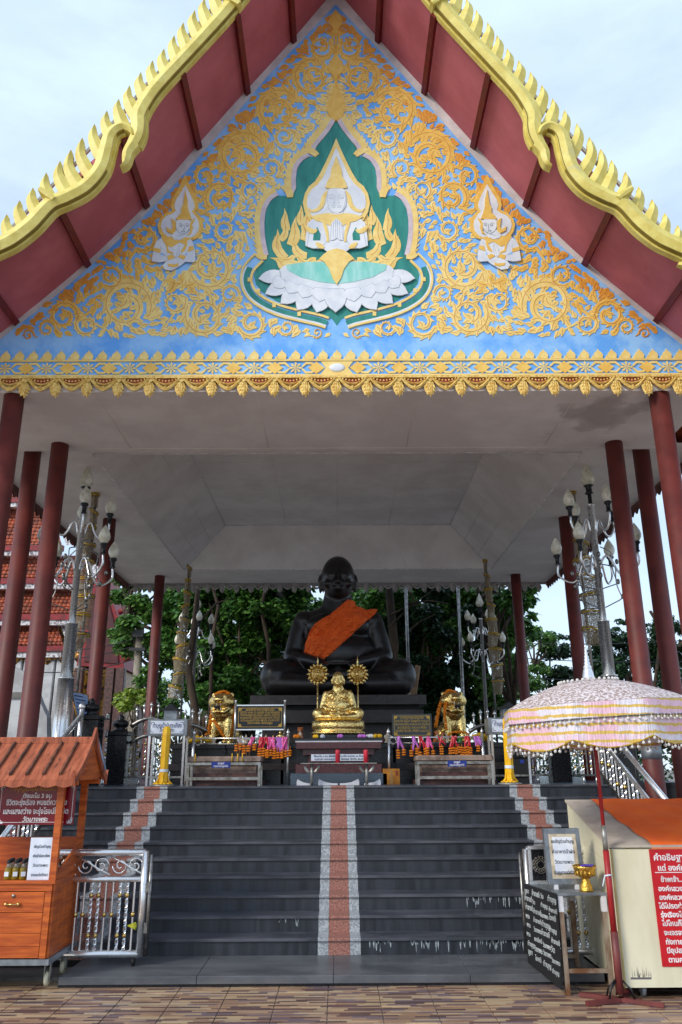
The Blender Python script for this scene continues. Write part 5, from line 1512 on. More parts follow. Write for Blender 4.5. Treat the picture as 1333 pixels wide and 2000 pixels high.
# cardboard box
x = wx(765, 1520, 11.9)
cb = thing('cardboard_box', 'brown cardboard box standing on the floor right of the altar', 'box', (x, 12.0, PZ))
part(MB().bb(x - .12, x + .12, 11.9, 12.12, PZ, PZ + .215), 'carton', M_card, cb)
part(MB().bb(x - .02, x + .02, 11.898, 11.9, PZ + .004, PZ + .2), 'tape', mat('tape', srgb(176, 130, 64), .3), cb)
part(MB().bb(x + .06, x + .1, 11.8975, 11.8995, PZ + .12, PZ + .19), 'printed_mark', mat('print_red', srgb(140, 60, 30), .6), cb)
# ------------------------------------------------------------------ lamp posts
def lamp_bulb(c, k, flame_=False):
    prof = [(.028, 0), (.05, .02), (.072, .06), (.078, .1), (.066, .15), (.04, .2), (.015, .24), (.002, .262)]
    if flame_: prof = [(.03, 0), (.07, .03), (.098, .08), (.1, .13), (.08, .2), (.045, .28), (.018, .35), (.002, .38)]
    mb = MB().lathe([(r * k, z * k) for r, z in prof], c, 14)
    if flame_:
        for i in range(10):
            a = i * 2 * PI / 10
            mb.tube([Vector(c) + Vector((math.cos(a + z * 4) * r * k * 1.02, math.sin(a + z * 4) * r * k * 1.02, z * k)) for r, z in prof[1:]], .006 * k, 4)
    return mb
def build_lamp(x, y, zb, ztop, label, plinth=True, seed=0):
    H_ = ztop - zb
    t = thing('lamp_post', label, 'lamp', (x, y, zb), 'steel lamp posts with clustered lotus bud lamps')
    zz = zb
    if plinth:
        bx = MB().bev(x - .2, x + .2, y - .2, y + .2, zb, zb + .52, .01).bev(x - .24, x + .24, y - .24, y + .24, zb + .521, zb + .58, .015).bev(x - .24, x + .24, y - .24, y + .24, zb - .0, zb + .05, .015)
        pl = part(bx, 'plinth', M_black, t)
        o = MB(); q = y - .2055
        for u in range(9):
            a = random.uniform(-.12, .12); b = random.uniform(.12, .42)
            o.tube([(x + a, q, zb + b), (x + a * .5 + .03, q, zb + b + .05), (x + a * .2, q, zb + b + .07)], .004, 4)
        o.tube([(x - .15, q, zb + .08), (x + .15, q, zb + .08), (x + .15, q, zb + .47), (x - .15, q, zb + .47), (x - .15, q, zb + .08)], .003, 4)
        part(o, 'carved_panel', M_galvdull, pl if False else t)
        zz = zb + .58
    z1_ = zz + H_ * .19; z2_ = zz + H_ * .36; z3_ = ztop - .62
    part(MB().lathe([(.125, zz), (.115, zz + .01), (.115, z1_), (.12, z1_), (.12, z1_ + .02)], (x, y, 0), 20), 'base_tube', M_steel, t)
    for i in range(8):
        a = i * PI / 4
    part(MB().lathe([(.088, z1_ + .02), (.085, z2_), (.09, z2_), (.09, z2_ + .015)], (x, y, 0), 20), 'middle_tube', M_steel, t)
    part(MB().lathe([(.05, z2_ + .015), (.05, z3_), (.06, z3_), (.06, z3_ + .03)], (x, y, 0), 16), 'upper_tube', M_steel, t)
    part(MB().lathe([(.03, z3_ + .03), (.03, z3_ + .2), (.07, z3_ + .21), (.045, z3_ + .24), (.05, z3_ + .32), (.08, z3_ + .34)], (x, y, 0), 14), 'top_socket', M_blackmetal, t)
    part(lamp_bulb((x, y, z3_ + .34), 1.0, True), 'top_lamp', M_glass, t)
    rnd = random.Random(seed)
    for tier, (za, reach, rise, n, off) in enumerate(((z3_ - .32, .40, .42, 4, .35), (z3_ - .95, .62, .45, 4, .9))):
        for i in range(n):
            a = off + i * 2 * PI / n
            ca, sa = math.cos(a), math.sin(a)
            pr = [(.05, za - .05), (.09, za + .08), (.17, za + .13), (.24, za + .02), (.32, za - .16), (.44, za - .2), (reach, za - .06), (reach, za + .12)]
            if tier == 0: pr = [(.05, za - .1), (.08, za + .06), (.14, za + .08), (.19, za - .05), (.26, za - .14), (.35, za - .1), (reach, za + .02), (reach, za + .12)]
            pts = [(x + r * ca, y + r * sa, z) for r, z in crom(pr, 4)]
            arm = part(MB().tube(pts, .017, 8), 'lamp_arm', M_steel, t)
            c = (x + reach * ca, y + reach * sa, za + .12)
            sub = part(MB().lathe([(.045, c[2]), (.03, c[2] + .02), (.035, c[2] + .1), (.06, c[2] + .13), (.055, c[2] + .15)], (c[0], c[1], 0), 12), 'socket', M_blackmetal, t)
            part(lamp_bulb((c[0], c[1], c[2] + .15), 1.12), 'lamp_shade', M_glass, t)
    # wire scrolls with leaves
    for i in range(6):
        a = .3 + i * PI / 3; ca, sa = math.cos(a), math.sin(a)
        za = z3_ - 1.35 - (i % 2) * .3
        pr = []
        for k in range(22):
            u = k / 21
            r = .06 + .3 * math.sin(u * PI) ** .8 * (1 - .2 * u) + .06 * math.sin(u * 9)
            pr.append((x + r * ca, y + r * sa, za + u * .75 + .05 * math.cos(u * 9)))
        mb = MB().tube(pr, .009, 5)
        part(mb, 'wire_scroll', M_steeldk, t)
        lf = MB()
        for u in (.25, .5, .7):
            r = .42 - abs(u - .5) * .3; c = Vector((x + r * ca, y + r * sa, za + u * .7))
            lf.ball(c, (.03, .03, .045), 6, 4)
        part(lf, 'wire_leaf', M_steeldk, t)
    return t
xl = -3.94
build_lamp(xl, 11.52, PZ, ZM - .06, 'tall steel lamp post on a black plinth at the front left of the shrine', True, 1)
build_lamp(3.94, 11.52, PZ, ZM - .06, 'tall steel lamp post at the front right, its foot behind the pink umbrella', True, 2)
build_lamp(-3.86, 21.2, 0, ZM - .12, 'steel lamp post with white buds behind the shrine on the left', False, 3)
build_lamp(3.9, 21.2, 0, ZM - .10, 'steel lamp post with white buds behind the shrine on the right', False, 4)

# ------------------------------------------------------------------ hanging net streamers on poles
def lace_material():
    m = bpy.data.materials.new('lace_net'); m.use_nodes = True
    t = m.node_tree; b = t.nodes['Principled BSDF']; N = t.nodes.new; L = t.links.new
    b.inputs['Base Color'].default_value = srgb(138, 124, 100); b.inputs['Roughness'].default_value = .6
    g = N('ShaderNodeNewGeometry')
    v = N('ShaderNodeTexVoronoi'); v.inputs['Scale'].default_value = 38; v.feature = 'DISTANCE_TO_EDGE'; L(g.outputs['Position'], v.inputs['Vector'])
    mr = N('ShaderNodeMapRange'); mr.inputs[1].default_value = .10; mr.inputs[2].default_value = .22; mr.inputs[3].default_value = .85; mr.inputs[4].default_value = .18
    L(v.outputs['Distance'], mr.inputs[0]); L(mr.outputs[0], b.inputs['Alpha'])
    return m
M_lace = lace_material()
M_lacegold = mat('gold_hem', srgb(204, 172, 40), .4, .3, vs=30, col2=srgb(160, 120, 20))
def streamer(x, y, zb, ztop, zlow, label, seed, nseg=9, lean=0, rk=1.0):
    rnd = random.Random(seed)
    t = thing('net_streamer', label, 'streamer', (x, y, zb), 'lace net streamers on poles')
    part(MB().tube([(x, y, zb), (x, y, ztop)], .024, 8), 'pole', M_steeldk, t)
    dz = (ztop - zlow) / nseg
    for i in range(nseg):
        za = ztop - i * dz; zb_ = za - dz * rnd.uniform(.82, .97)
        f = i / (nseg - 1)
        r0 = (.06 + .10 * min(1, f * 1.3)) * rk * rnd.uniform(.9, 1.1); r1 = r0 * rnd.uniform(.62, .9)
        ox, oy = rnd.uniform(-.03, .03) + lean * f, rnd.uniform(-.03, .03)
        oz = rnd.uniform(-.05, .05)
        part(MB().tube([(x + ox + math.cos(a) * r0, y + oy + math.sin(a) * r0, za + math.cos(a) * oz) for a in [k * PI / 10 for k in range(20)]], .009, 6, closed=True), 'hoop', M_steeldk if rnd.random() < .5 else M_lacegold, t)
        part(MB().tube([(x + ox + math.cos(a) * (r0 + .006), y + oy + math.sin(a) * (r0 + .006), za - .035 + math.cos(a) * oz + .012 * math.sin(a * 6)) for a in [k * PI / 10 for k in range(20)]], .013, 6, closed=True), 'gold_hem', M_lacegold, t)
        mb = MB(); n = 20; rows_ = 5; dx = rnd.uniform(-.08, .08) * f
        for j in range(rows_ + 1):
            u = j / rows_
            for k in range(n):
                a = 2 * PI * k / n
                r = (r0 + (r1 - r0) * u) * (1 + .10 * math.sin(a * 5 + i) * u)
                mb.v.append((x + ox + dx * u + math.cos(a) * r, y + oy + math.sin(a) * r, za + (zb_ - za) * u + math.cos(a) * oz * (1 - u)))
        for j in range(rows_):
            for k in range(n):
                k2 = (k + 1) % n
                mb.f.append([j * n + k, j * n + k2, (j + 1) * n + k2, (j + 1) * n + k]); mb.m.append(0); mb.s.append(True)
        part(mb, 'net_sleeve', M_lace, t)
        part(MB().tube([(x + ox + math.cos(a) * (r0 - .01), y + oy + math.sin(a) * .004, za + math.cos(a) * oz) for a in (0, PI)], .006, 5), 'hoop_spoke', M_steeldk, t)
    return t
streamer(P(180, 1050, 12.75).x, 12.75, PZ, ZM, wz(1272, 12.75, 160), 'brown lace net streamer on a pole at the front left, beside the lamp post', 1, 9, -.06)
streamer(P(1135, 1100, 12.75).x, 12.75, PZ, ZM, wz(1262, 12.75, 1150), 'pale lace net streamer on a pole at the front right, seen against the sky', 2, 9, .08)
streamer(P(362, 1250, 17.6).x, 17.6, PZ, wz(1106, 17.6, 368), wz(1368, 17.6, 355), 'narrow lace net streamer on a pole at the rear left corner', 3, 10, -.12, .9)
streamer(P(959, 1250, 17.6).x, 17.6, PZ, wz(1094, 17.6, 950), wz(1358, 17.6, 962), 'narrow dark lace net streamer on a pole at the rear right corner', 4, 9, .12, .9)

# ------------------------------------------------------------------ ornamental fences, pillars, handrails
def bar(mb, x, y, z0, z1, twist, r=.011, knobs=()):
    if twist:
        n = max(int((z1 - z0) / .022), 4)
        vs = []; fs = []
        for i in range(n + 1):
            z = z0 + (z1 - z0) * i / n
            for k in range(4):
                a = k * PI / 2 + i * .62
                vs.append((x + math.cos(a) * r * 1.35, y + math.sin(a) * r * 1.35, z))
        for i in range(n):
            for k in range(4):
                fs.append((i * 4 + k, i * 4 + (k + 1) % 4, i * 4 + 4 + (k + 1) % 4, i * 4 + 4 + k))
        mb.add(vs, fs)
    else:
        mb.tube([(x, y, z0), (x, y, z1)], r, 6, cap=False)
    return mb
def knob(mb, x, y, z, r=.022):
    mb.lathe([(r * .5, -r), (r, -r * .3), (r, r * .3), (r * .5, r)], (x, y, z), 8)
def fence_panel(x0, x1_, y, label, arch=.16, z_top=None):
    w_ = x1_ - x0; zb_ = PZ + .12
    zt_ = PZ + .62 if z_top is None else z_top
    t = thing('fence_panel', label, 'fence', ((x0 + x1_) / 2, y, PZ), 'arched steel fence panels with twisted bars')
    part(MB().bb(x0, x1_, y - .018, y + .018, zb_ - .03, zb_), 'bottom_bar', M_steeldk, t)
    for dz, r in ((0, .026), (.26, .032)):
        pts = [(x0 + w_ * u, y, zt_ + dz + arch * math.sin(PI * u)) for u in [i / 12 for i in range(13)]]
        part(MB().tube(pts, r, 8), 'arch_bar', M_steeldk, t)
    n = int(w_ / .062)
    for i in range(n + 1):
        u = (i + .5) / (n + 1); x = x0 + w_ * u
        zt2 = zt_ + arch * math.sin(PI * u) - .02
        tw = i % 2 == 0
        b_ = part(bar(MB(), x, y, zb_, zt2, tw), 'twisted_bar' if tw else 'plain_bar', M_steel if tw else M_steeldk, t)
        if tw:
            k = MB()
            for q in (.18, .5, .82): knob(k, x, y, zb_ + (zt2 - zb_) * q)
            part(k, 'brass_knob', M_brass, b_)
        else:
            zs_ = zt_ + .29 + arch * math.sin(PI * u)
            part(MB().tube([(x, y, zs_), (x, y, zs_ + .16)], .012, 6).lathe([(.012, zs_ + .16), (.03, zs_ + .165), (.026, zs_ + .185), (.012, zs_ + .2), (.001, zs_ + .235)], (x, y, 0), 8), 'spear', M_steel, t)
    cirle = MB()
    for i in range(int(w_ / .16)):
        x = x0 + .1 + i * .16
        zz = zt_ + arch * math.sin(PI * (x - x0) / w_) + .13
        cirle.tube([(x + math.cos(a) * .055, y, zz + math.sin(a) * .07) for a in [k * .6 for k in range(9)]], .007, 5)
    part(cirle, 'scroll_work', M_steeldk, t)
    for u in (.3, .7):
        part(MB().lathe([(.03, PZ), (.02, PZ + .04), (.015, zb_ - .03)], (x0 + w_ * u, y, 0), 10), 'foot', M_steel, t)
    return t
def pillar(x, y, h, label, w_=.15, finial=True):
    t = thing('granite_pillar', label, 'pillar', (x, y, PZ), 'black granite pillars with turned finials')
    part(MB().bev(x - w_, x + w_, y - w_, y + w_, PZ, PZ + h, .012), 'shaft', M_black, t)
    part(MB().bev(x - w_ - .015, x + w_ + .015, y - w_ - .015, y + w_ + .015, PZ + h + .001, PZ + h + .06, .01), 'cap', M_blackmetal, t)
    z = PZ + h + .061
    part(MB().lathe([(.11, z), (.115, z + .02), (.07, z + .045), (.12, z + .08), (.13, z + .12), (.11, z + .155), (.05, z + .18), (.06, z + .2), (.04, z + .235), (.012, z + .26)], (x, y, 0), 18), 'finial', M_blackmetal, t)
    return t
FY = 12.75
pxs = lambda px, y=FY: wx(px, 1480, y)
pillar(pxs(231), FY, wz(1430, FY, 231) - PZ - .05, 'black granite pillar left of the shrine, between two arched fence panels')
pillar(pxs(170, 12.3), 12.3, wz(1406, 12.3, 170) - PZ - .0, 'taller black granite pillar at far left near the blue notice', .17)
fence_panel(pxs(231) + .16, pxs(231) + .78, FY, 'arched steel fence panel behind the left yellow candle', .12, wz(1452, FY, 262))
fence_panel(pxs(170, 12.3) + .19, pxs(231) - .17, FY - .15, 'arched steel fence panel between the two left black pillars', .08, wz(1440, FY, 200))
fence_panel(pxs(231) + .80, pxs(231) + 1.36, FY + .1, 'arched steel fence panel behind the left stone incense table', .1, wz(1462, FY, 340))
pillar(-pxs(231) - .0, FY, wz(1430, FY, 231) - PZ - .05, 'black granite pillar under the fringe of the pink umbrella')
fence_panel(-pxs(231) - .78, -pxs(231) - .16, FY, 'arched steel fence panel left of the right black pillar', .12, wz(1452, FY, 1063))
fence_panel(-pxs(231) + .17, -pxs(231) + .66, FY - .15, 'arched steel fence panel right of the right black pillar', .08, wz(1440, FY, 1120))
fence_panel(-pxs(231) - 1.36, -pxs(231) - .80, FY + .1, 'arched steel fence panel behind the right yellow candle', .1, wz(1462, FY, 990))

for s, side in ((-1, 'left'), (1, 'right')):
    X = 3.62 * s
    t = thing('stair_handrail', 'sloping steel handrail with twisted bars down the %s side of the stairs' % side, 'handrail', (X, 10, LZ), 'steel stair handrails')
    y0_, y1_ = 11.35, 8.75
    def zr_(y, h): return PZ - (11.25 - y) * (RISE / RUN) + h
    for h, r in ((.9, .034), (.62, .03), (.12, .026)):
        part(MB().tube([(X, y0_, zr_(y0_, h)), (X, y1_, zr_(y1_, h))], r, 10), 'sloping_tube', M_steel if h > .3 else M_steeldk, t)
    for y in (y0_, y1_):
        zf_ = PZ if y > 11 else LZ
        part(MB().tube([(X, y, zf_ + (.0)), (X, y, zr_(y, 1.0))], .034, 12).ball((X, y, zr_(y, 1.02)), .05, 10, 7), 'newel', M_steel, t)
    n = 19
    for i in range(n):
        y = y0_ - .1 - i * (y0_ - y1_ - .2) / (n - 1)
        tw = i % 3 != 1
        b_ = part(bar(MB(), X, y, zr_(y, .13), zr_(y, .61), tw, .012), 'twisted_bar' if tw else 'plain_bar', M_steel, t)
        if i % 2 == 0:
            k = MB(); knob(k, X, y, zr_(y, .28 + .1 * (i % 4 > 1)), .028)
            part(k, 'brass_knob', M_brass, b_)

# sign lanterns
def signbox(x0, x1_, label, s):
    Y = 11.95; a, b = wx(x0, 1420, Y), wx(x1_, 1420, Y); z0_, z1_ = wz(1435, Y), wz(1403, Y)
    t = thing('sign_box', label, 'sign box', ((a + b) / 2, Y, PZ), 'steel sign boxes on legs')
    part(MB().bev(a, b, Y, Y + .34, z0_, z1_, .006), 'case', M_galvdull, t)
    part(MB().bb(a + .05, b - .05, Y - .006, Y - .0005, z0_ + .03, z1_ - .025), 'sign_plate', M_paper, t)
    c = (a + b) / 2
    text('ทำบุญน้ำมันตะเกียง', .085, (c, Y - .007, z1_ - .12), M_inkblue, t, .0012, maxw=(b - a) * .72)
    text('วัดบางพระ', .075, (c, Y - .007, z0_ + .055), M_ink, t, .0008, maxw=.22)
    fr = MB()
    for sx in (-1, 1):
        for sz in (0, 1):
            xx = c + sx * (b - a) * .40; zz = (z0_ + .05) if sz == 0 else (z1_ - .045); d = 1 if sz == 0 else -1
            fr.bb(min(xx, xx - sx * .045), max(xx, xx - sx * .045), Y - .009, Y - .006, zz - .003, zz + .003).bb(xx - .003, xx + .003, Y - .0095, Y - .0085, min(zz, zz + d * .04), max(zz, zz + d * .04))
    part(fr, 'corner_mark', M_inkblue, t)
    for xx in (a + .04, b - .04):
        for yy in (Y + .03, Y + .3):
            part(MB().bb(xx - .016, xx + .016, yy - .016, yy + .016, PZ, z0_ - .0005), 'leg', M_steel, t)
    part(MB().bb(a + .057, b - .057, Y + .02, Y + .04, PZ + .1, PZ + .125), 'cross_bar', M_galv, t)
    zc_ = z1_ + .001
    part(MB().bb(c - .07, c + .12, Y + .05, Y + .24, zc_, zc_ + .13), 'lantern_neck', M_galvdull, t)
    rf_ = MB()
    pts = []
    for i in range(9):
        u = i / 8 * 2 - 1; pts.append((c + .025 + u * .15, zc_ + .13 + .10 * (1 - abs(u)) ** 1.6 + .02 * abs(u) ** 3))
    rf_.prism(pts + [(c + .025 + .15, zc_ + .131), (c + .025, zc_ + .131), (c + .025 - .15, zc_ + .131)], Y + .0, Y + .29)
    part(rf_, 'lantern_roof', M_blackmetal, t)
signbox(288, 366, 'steel sign box with blue Thai lettering behind the left yellow candle', 1)
signbox(955, 1035, 'steel sign box on legs half hidden by the pink umbrella', -1)

# big yellow candles
for px0, px1, yt, yb, lb, s in ((327, 319, 1419, 1524, 'tall leaning yellow candle with a paper band, left of the incense table', 1), (990, 996, 1400, 1521, 'tall yellow candle under the left edge of the pink umbrella', -1)):
    Y = 11.5
    p0, p1 = P(px1, yb, Y), P(px0, yt, Y)
    t = thing('big_candle', lb, 'candle', (p0.x, Y, PZ), 'tall yellow candles at the top of the stairs')
    k = .058
    pts = [Vector((p0.x + (p1.x - p0.x) * u, Y, PZ + .03 + (p1.z - PZ - .03) * u)) for u in (0, .05, .3, .6, .85, .96, 1)]
    mb = MB(); n = 14
    for i, p in enumerate(pts):
        rr = (.06, .062, .056, .059, .06, .052, .03)[i]
        for q in range(n):
            a = 2 * PI * q / n; r = rr * (1.06 if q % 2 else .95)
            mb.v.append((p.x + math.cos(a) * r, p.y + math.sin(a) * r, p.z))
    for i in range(len(pts) - 1):
        for q in range(n):
            mb.f.append([i * n + q, i * n + (q + 1) % n, (i + 1) * n + (q + 1) % n, (i + 1) * n + q]); mb.m.append(0); mb.s.append(False)
    mb.f.append([(len(pts) - 1) * n + q for q in range(n)]); mb.m.append(0); mb.s.append(False)
    part(mb, 'wax', M_candle, t)
    part(MB().tube([(p1.x, Y, p1.z - .005), (p1.x, Y, p1.z + .03)], .006, 5), 'wick', M_paper, t)
    bc = p0 + (p1 - p0) * .2
    part(MB().tube([(p0.x + (p1.x - p0.x) * u, Y, PZ + .03 + (p1.z - PZ) * u) for u in (.2, .245)], .064, 14, cap=False), 'paper_band', M_paper, t)
    part(MB().lathe([(.17, PZ + .001), (.17, PZ + .02), (.1, PZ + .03)], (p0.x, Y, 0), 18), 'drip_tray', M_galv, t)
    dr = MB()
    for i in range(12):
        a = i * PI / 6
        dr.ball((p0.x + math.cos(a) * random.uniform(.06, .12), Y + math.sin(a) * random.uniform(.06, .12), PZ + .035), (.03, .03, .014), 7, 5)
    for a in (0, 1.2, 2.4, 3.6, 4.8):
        dr.tube([(p0.x + math.cos(a) * .055, Y + math.sin(a) * .055, PZ + .17), (p0.x + math.cos(a) * .07, Y + math.sin(a) * .07, PZ + .08), (p0.x + math.cos(a) * .11, Y + math.sin(a) * .11, PZ + .035)], [.008, .012, .016], 6)
    part(dr, 'melted_wax', M_candle, t)

# notice board at far left
Y = 12.0
nb = thing('notice_board', 'tilted blue white notice board in a gold frame beside the left lamp post', 'notice board', (wx(158, 1400, Y), Y, PZ))
c0, c1, c2, c3 = P(140, 1350, Y), P(172, 1357, Y + .3), P(180, 1412, Y + .3), P(152, 1408, Y)
part(MB().add([c0, c1, c2, c3] + [v + Vector((.0, .03, 0)) for v in (c0, c1, c2, c3)], [(0, 3, 2, 1), (4, 5, 6, 7), (0, 1, 5, 4), (1, 2, 6, 5), (2, 3, 7, 6), (3, 0, 4, 7)]), 'panel', mat('pale_blue_board', srgb(150, 176, 214), .5), nb)
part(MB().tube([c0, c1, c2, c3], .014, 6, closed=True), 'gold_frame', M_temgold, nb)
ln_ = MB()
for i in range(7):
    u = .12 + i * .12
    a_ = c0 + (c3 - c0) * u + (c1 - c0) * .15; b_ = c0 + (c3 - c0) * u + (c1 - c0) * random.uniform(.6, .88)
    ln_.tube([a_ + Vector((0, -.012, 0)), b_ + Vector((0, -.012, 0))], .006, 4)
part(ln_, 'text_line', M_inkblue, nb)
part(MB().tube([((c3 + c2) / 2), (nb.location.x + .05, Y + .2, PZ)], .02, 8), 'stand', M_steeldk, nb)
lb_ = thing('leaning_board', 'pale blue board leaning upright behind the gable of the orange cart', 'board', (wx(199, 1515, 11.7), 11.7, PZ))
pl = [P(190, 1442, 11.75), P(193, 1442, 11.75), P(210, 1512, 11.6), P(188, 1512, 11.6)]
part(MB().add([(p.x, p.y, p.z) for p in pl] + [(p.x, p.y + .02, p.z) for p in pl], [(0, 3, 2, 1), (4, 5, 6, 7), (0, 1, 5, 4), (1, 2, 6, 5), (2, 3, 7, 6), (3, 0, 4, 7)]), 'panel', mat('slate_blue_board', srgb(120, 146, 180), .5), lb_)

# ------------------------------------------------------------------ folding gates at the foot of the stairs
def gate(x_out, sgn, label, wdt):
    """x_out: hinge side; the leaf runs from there outwards (sgn)"""
    Y = 8.16; z0_, z1_ = LZ + .1, wz(1665, Y, 225)
    t = thing('sliding_gate', label, 'gate', (x_out, Y, LZ), 'low steel gates at the foot of the stairs')
    xa, xb = x_out, x_out + sgn * wdt
    zm_ = z1_ - .235
    for zz, r in ((z1_, .032), (zm_, .026), (z0_, .034)):
        part(MB().tube([(xa, Y, zz), (xb, Y, zz)], r, 12), 'rail_tube', M_steel, t)
    for xx in (xa, xb):
        part(MB().tube([(xx, Y - .001, z0_ - .02), (xx, Y - .001, z1_ + .01)], .034, 12), 'post_tube', M_steel, t)
    part(MB().tube([(xa - sgn * .06, Y, z0_ - .02), (xa - sgn * .06, Y, z1_ - .02)], .018, 8).box((xa - sgn * .05, Y - .03, z1_ - .3), (.03, .01, .09)).box((xa - sgn * .05, Y - .03, z0_ + .22), (.03, .01, .09)), 'hinge_post', M_steeldk, t)
    # scroll frieze
    zc_ = (z1_ + zm_) / 2
    n = 3
    for i in range(n):
        cx_ = xa + sgn * wdt * (i + .5) / n; w2 = wdt / n
        for q in (-1, 1):
            pts = []
            for k in range(26):
                u = k / 25
                a = u * 2 * PI * 1.4
                r = .075 * (1 - u * .8)
                pts.append((cx_ + q * (w2 * .22) + q * math.cos(a) * r, Y, zc_ + math.sin(a) * r * q))
            part(MB().tube(pts, .008, 5), 'scroll', M_steel, t)
        part(MB().tube([(cx_ - w2 * .5, Y, zc_ + .08), (cx_ - w2 * .1, Y, zc_ + .02), (cx_ + w2 * .1, Y, zc_ - .02), (cx_ + w2 * .5, Y, zc_ - .08)], .01, 6), 'wave_bar', M_steel, t)
    nb_ = int(wdt / .075)
    for i in range(nb_):
        x = xa + sgn * (.05 + (wdt - .1) * (i + .5) / nb_)
        tw = i % 4 in (1, 2)
        b_ = part(bar(MB(), x, Y, z0_ + .03, zm_ - .02, tw, .0115), 'twisted_bar' if tw else 'plain_bar', M_steel, t)
        k = MB()
        for q in ((.24, .78) if tw else (.52,)): knob(k, x, Y, z0_ + (zm_ - z0_) * q, .022)
        part(k, 'brass_knob', M_brass, b_)
    for xx in (xa + sgn * .05, xb - sgn * .08):
        part(MB().lathe([(.001, -.015), (.035, -.015), (.035, .015), (.001, .015)], (xx, Y, LZ + .037), 12, ax=Matrix.Rotation(R(90), 3, 'Y')), 'wheel', M_blackmat, t)
    return t
gate(wx(283, 1700, 8.16), -1, 'low steel gate with twisted bars at the foot of the stairs, beside the orange cart', .98)
gate(wx(1030, 1700, 8.16), 1, 'low steel gate behind the steel table on the right', .95)
tie = MB()
for i in range(6):
    a = -.6 + i * .25
    x = wx(258, 1808, 8.12)
    tie.tube([(x - .04, 8.12, wz(1808, 8.12, 258)), (x + .05 * math.cos(a), 8.1, wz(1808, 8.12, 258) + .05 * math.sin(a))], .004, 4)
solo(tie, 'cable_tie', mat('yellow_plastic', srgb(214, 214, 60), .4), 'bunch of yellow plastic ties knotted to a bar of the left gate', 'tie')
# ------------------------------------------------------------------ orange oil cart
CY0, CY1 = 7.62, 8.36
def cx(px, py, Y=CY0): return P(px, py, Y).x
def cz(py, px=60, Y=CY0): return P(px, py, Y).z
XR = cx(100, 1800); XL = XR - 1.42
z_b, z_c = cz(1885), cz(1720)
cart = thing('oil_cart', 'orange wooden cart with a gabled plank roof at the foot of the stairs', 'cart', ((XL + XR) / 2, CY0, 0))
# carcass
part(MB().bb(XL, XR, CY0 + .02, CY1, z_b + .05, z_b + .075), 'floor_board', M_woodh, cart)
part(MB().bb(XL - .02, XR + .02, CY0 - .02, CY1 + .02, z_b + .0, z_b + .045), 'base_frame', M_galvdull, cart)
part(MB().bb(XL, XR, CY1 - .02, CY1, z_b + .076, z_c - .026), 'back_panel', M_woodh, cart)
npl = 6
for i in range(npl):
    a = CY0 + .02 + i * (CY1 - CY0 - .04) / npl; b = a + (CY1 - CY0 - .04) / npl - .003
    for xx in (XL, XR - .02):
        part(MB().bb(xx, xx + .02, a, b, z_b + .076, z_c - .026), 'side_board', M_wood, cart)
part(MB().bev(XL - .01, XR + .01, CY0 - .015, CY1 + .005, z_c - .025, z_c, .006), 'counter', M_woodh, cart)
part(MB().bb(XL, XR - .021, CY0 + .005, CY0 + .025, z_c - .085, z_c - .026), 'top_rail', M_woodh, cart)
dw = (XR - XL - .04) / 2
for k in range(2):
    xr = XR - .021 - k * (dw + .01); xl_ = xr - dw
    if k == 0:
        part(MB().bb(xr - .055, xr, CY0, CY0 + .022, z_b + .05, z_c - .088), 'stile', M_wood, cart)
    part(MB().bb(xl_ - .008, xl_ + .045, CY0, CY0 + .022, z_b + .05, z_c - .088), 'stile', M_wood, cart)
    dx0, dx1 = xl_ + .048, xr - .058
    ztd = z_c - .092
    dr = part(MB().bev(dx0, dx1, CY0 - .004, CY0 + .016, ztd - .16, ztd, .003), 'drawer', M_woodh, cart)
    cxm = (dx0 + dx1) / 2 + .02
    part(MB().tube([(cxm - .05, CY0 - .03, ztd - .095), (cxm + .05, CY0 - .03, ztd - .095)], .007, 8).ball((cxm - .055, CY0 - .018, ztd - .095), .016, 8, 6).ball((cxm + .055, CY0 - .018, ztd - .095), .016, 8, 6), 'handle', M_brass, dr)
    part(MB().lathe([(.001, .008), (.014, .008), (.016, 0), (.001, 0)], (cxm, CY0 - .005, ztd - .03), 12, ax=Matrix.Rotation(R(90), 3, 'X')), 'lock', M_steeldk, dr)
    dzs = [ztd - .165, ztd - .33, ztd - .43, ztd - .51, z_b + .052]
    for u, v in zip(dzs, dzs[1:]):
        part(MB().bev(dx0, dx1, CY0 - .002, CY0 + .016, v + .003, u, .003), 'door_board', M_woodh, cart)
    if k == 1:
        part(MB().tube([(dx1 + .03, CY0 - .03, ztd - .3), (dx1 + .03, CY0 - .03, ztd - .38)], .007, 8), 'pull', M_brass, cart)
# posts, roof
PXR = XR - .05
z_e = cz(1527, 120)
post_r = [(XR - .035, CY0 + .02), (XR - .035, CY1 - .04), (XL + .035, CY0 + .02), (XL + .035, CY1 - .04)]
for (x, y) in post_r:
    part(MB().bb(x - .03, x + .03, y - .0, y + .055, z_c + .001, z_e + .08), 'post', M_wood, cart)
part(MB().bb(XL + .066, XR - .066, CY1 - .03, CY1 - .01, z_c + .001, cz(1634, 60, CY1)), 'splash_board', M_woodh, cart)
part(MB().add([(XR - .018, CY0 + .08, z_c + .001), (XR - .018, CY1 - .045, z_c + .001), (XR - .018, CY1 - .045, z_c + .30), (XR - .018, CY0 + .08, z_c + .06),
               (XR - .002, CY0 + .08, z_c + .001), (XR - .002, CY1 - .045, z_c + .001), (XR - .002, CY1 - .045, z_c + .30), (XR - .002, CY0 + .08, z_c + .06)],
              [(0, 1, 2, 3), (7, 6, 5, 4), (3, 2, 6, 7), (0, 3, 7, 4), (1, 5, 6, 2), (0, 4, 5, 1)]), 'sloping_side', M_wood, cart)
part(MB().bb(XR + .001, XR + .006, CY1 - .12, CY1 - .11, z_e - .5, z_e - .49), 'peg', M_blackmat, cart)
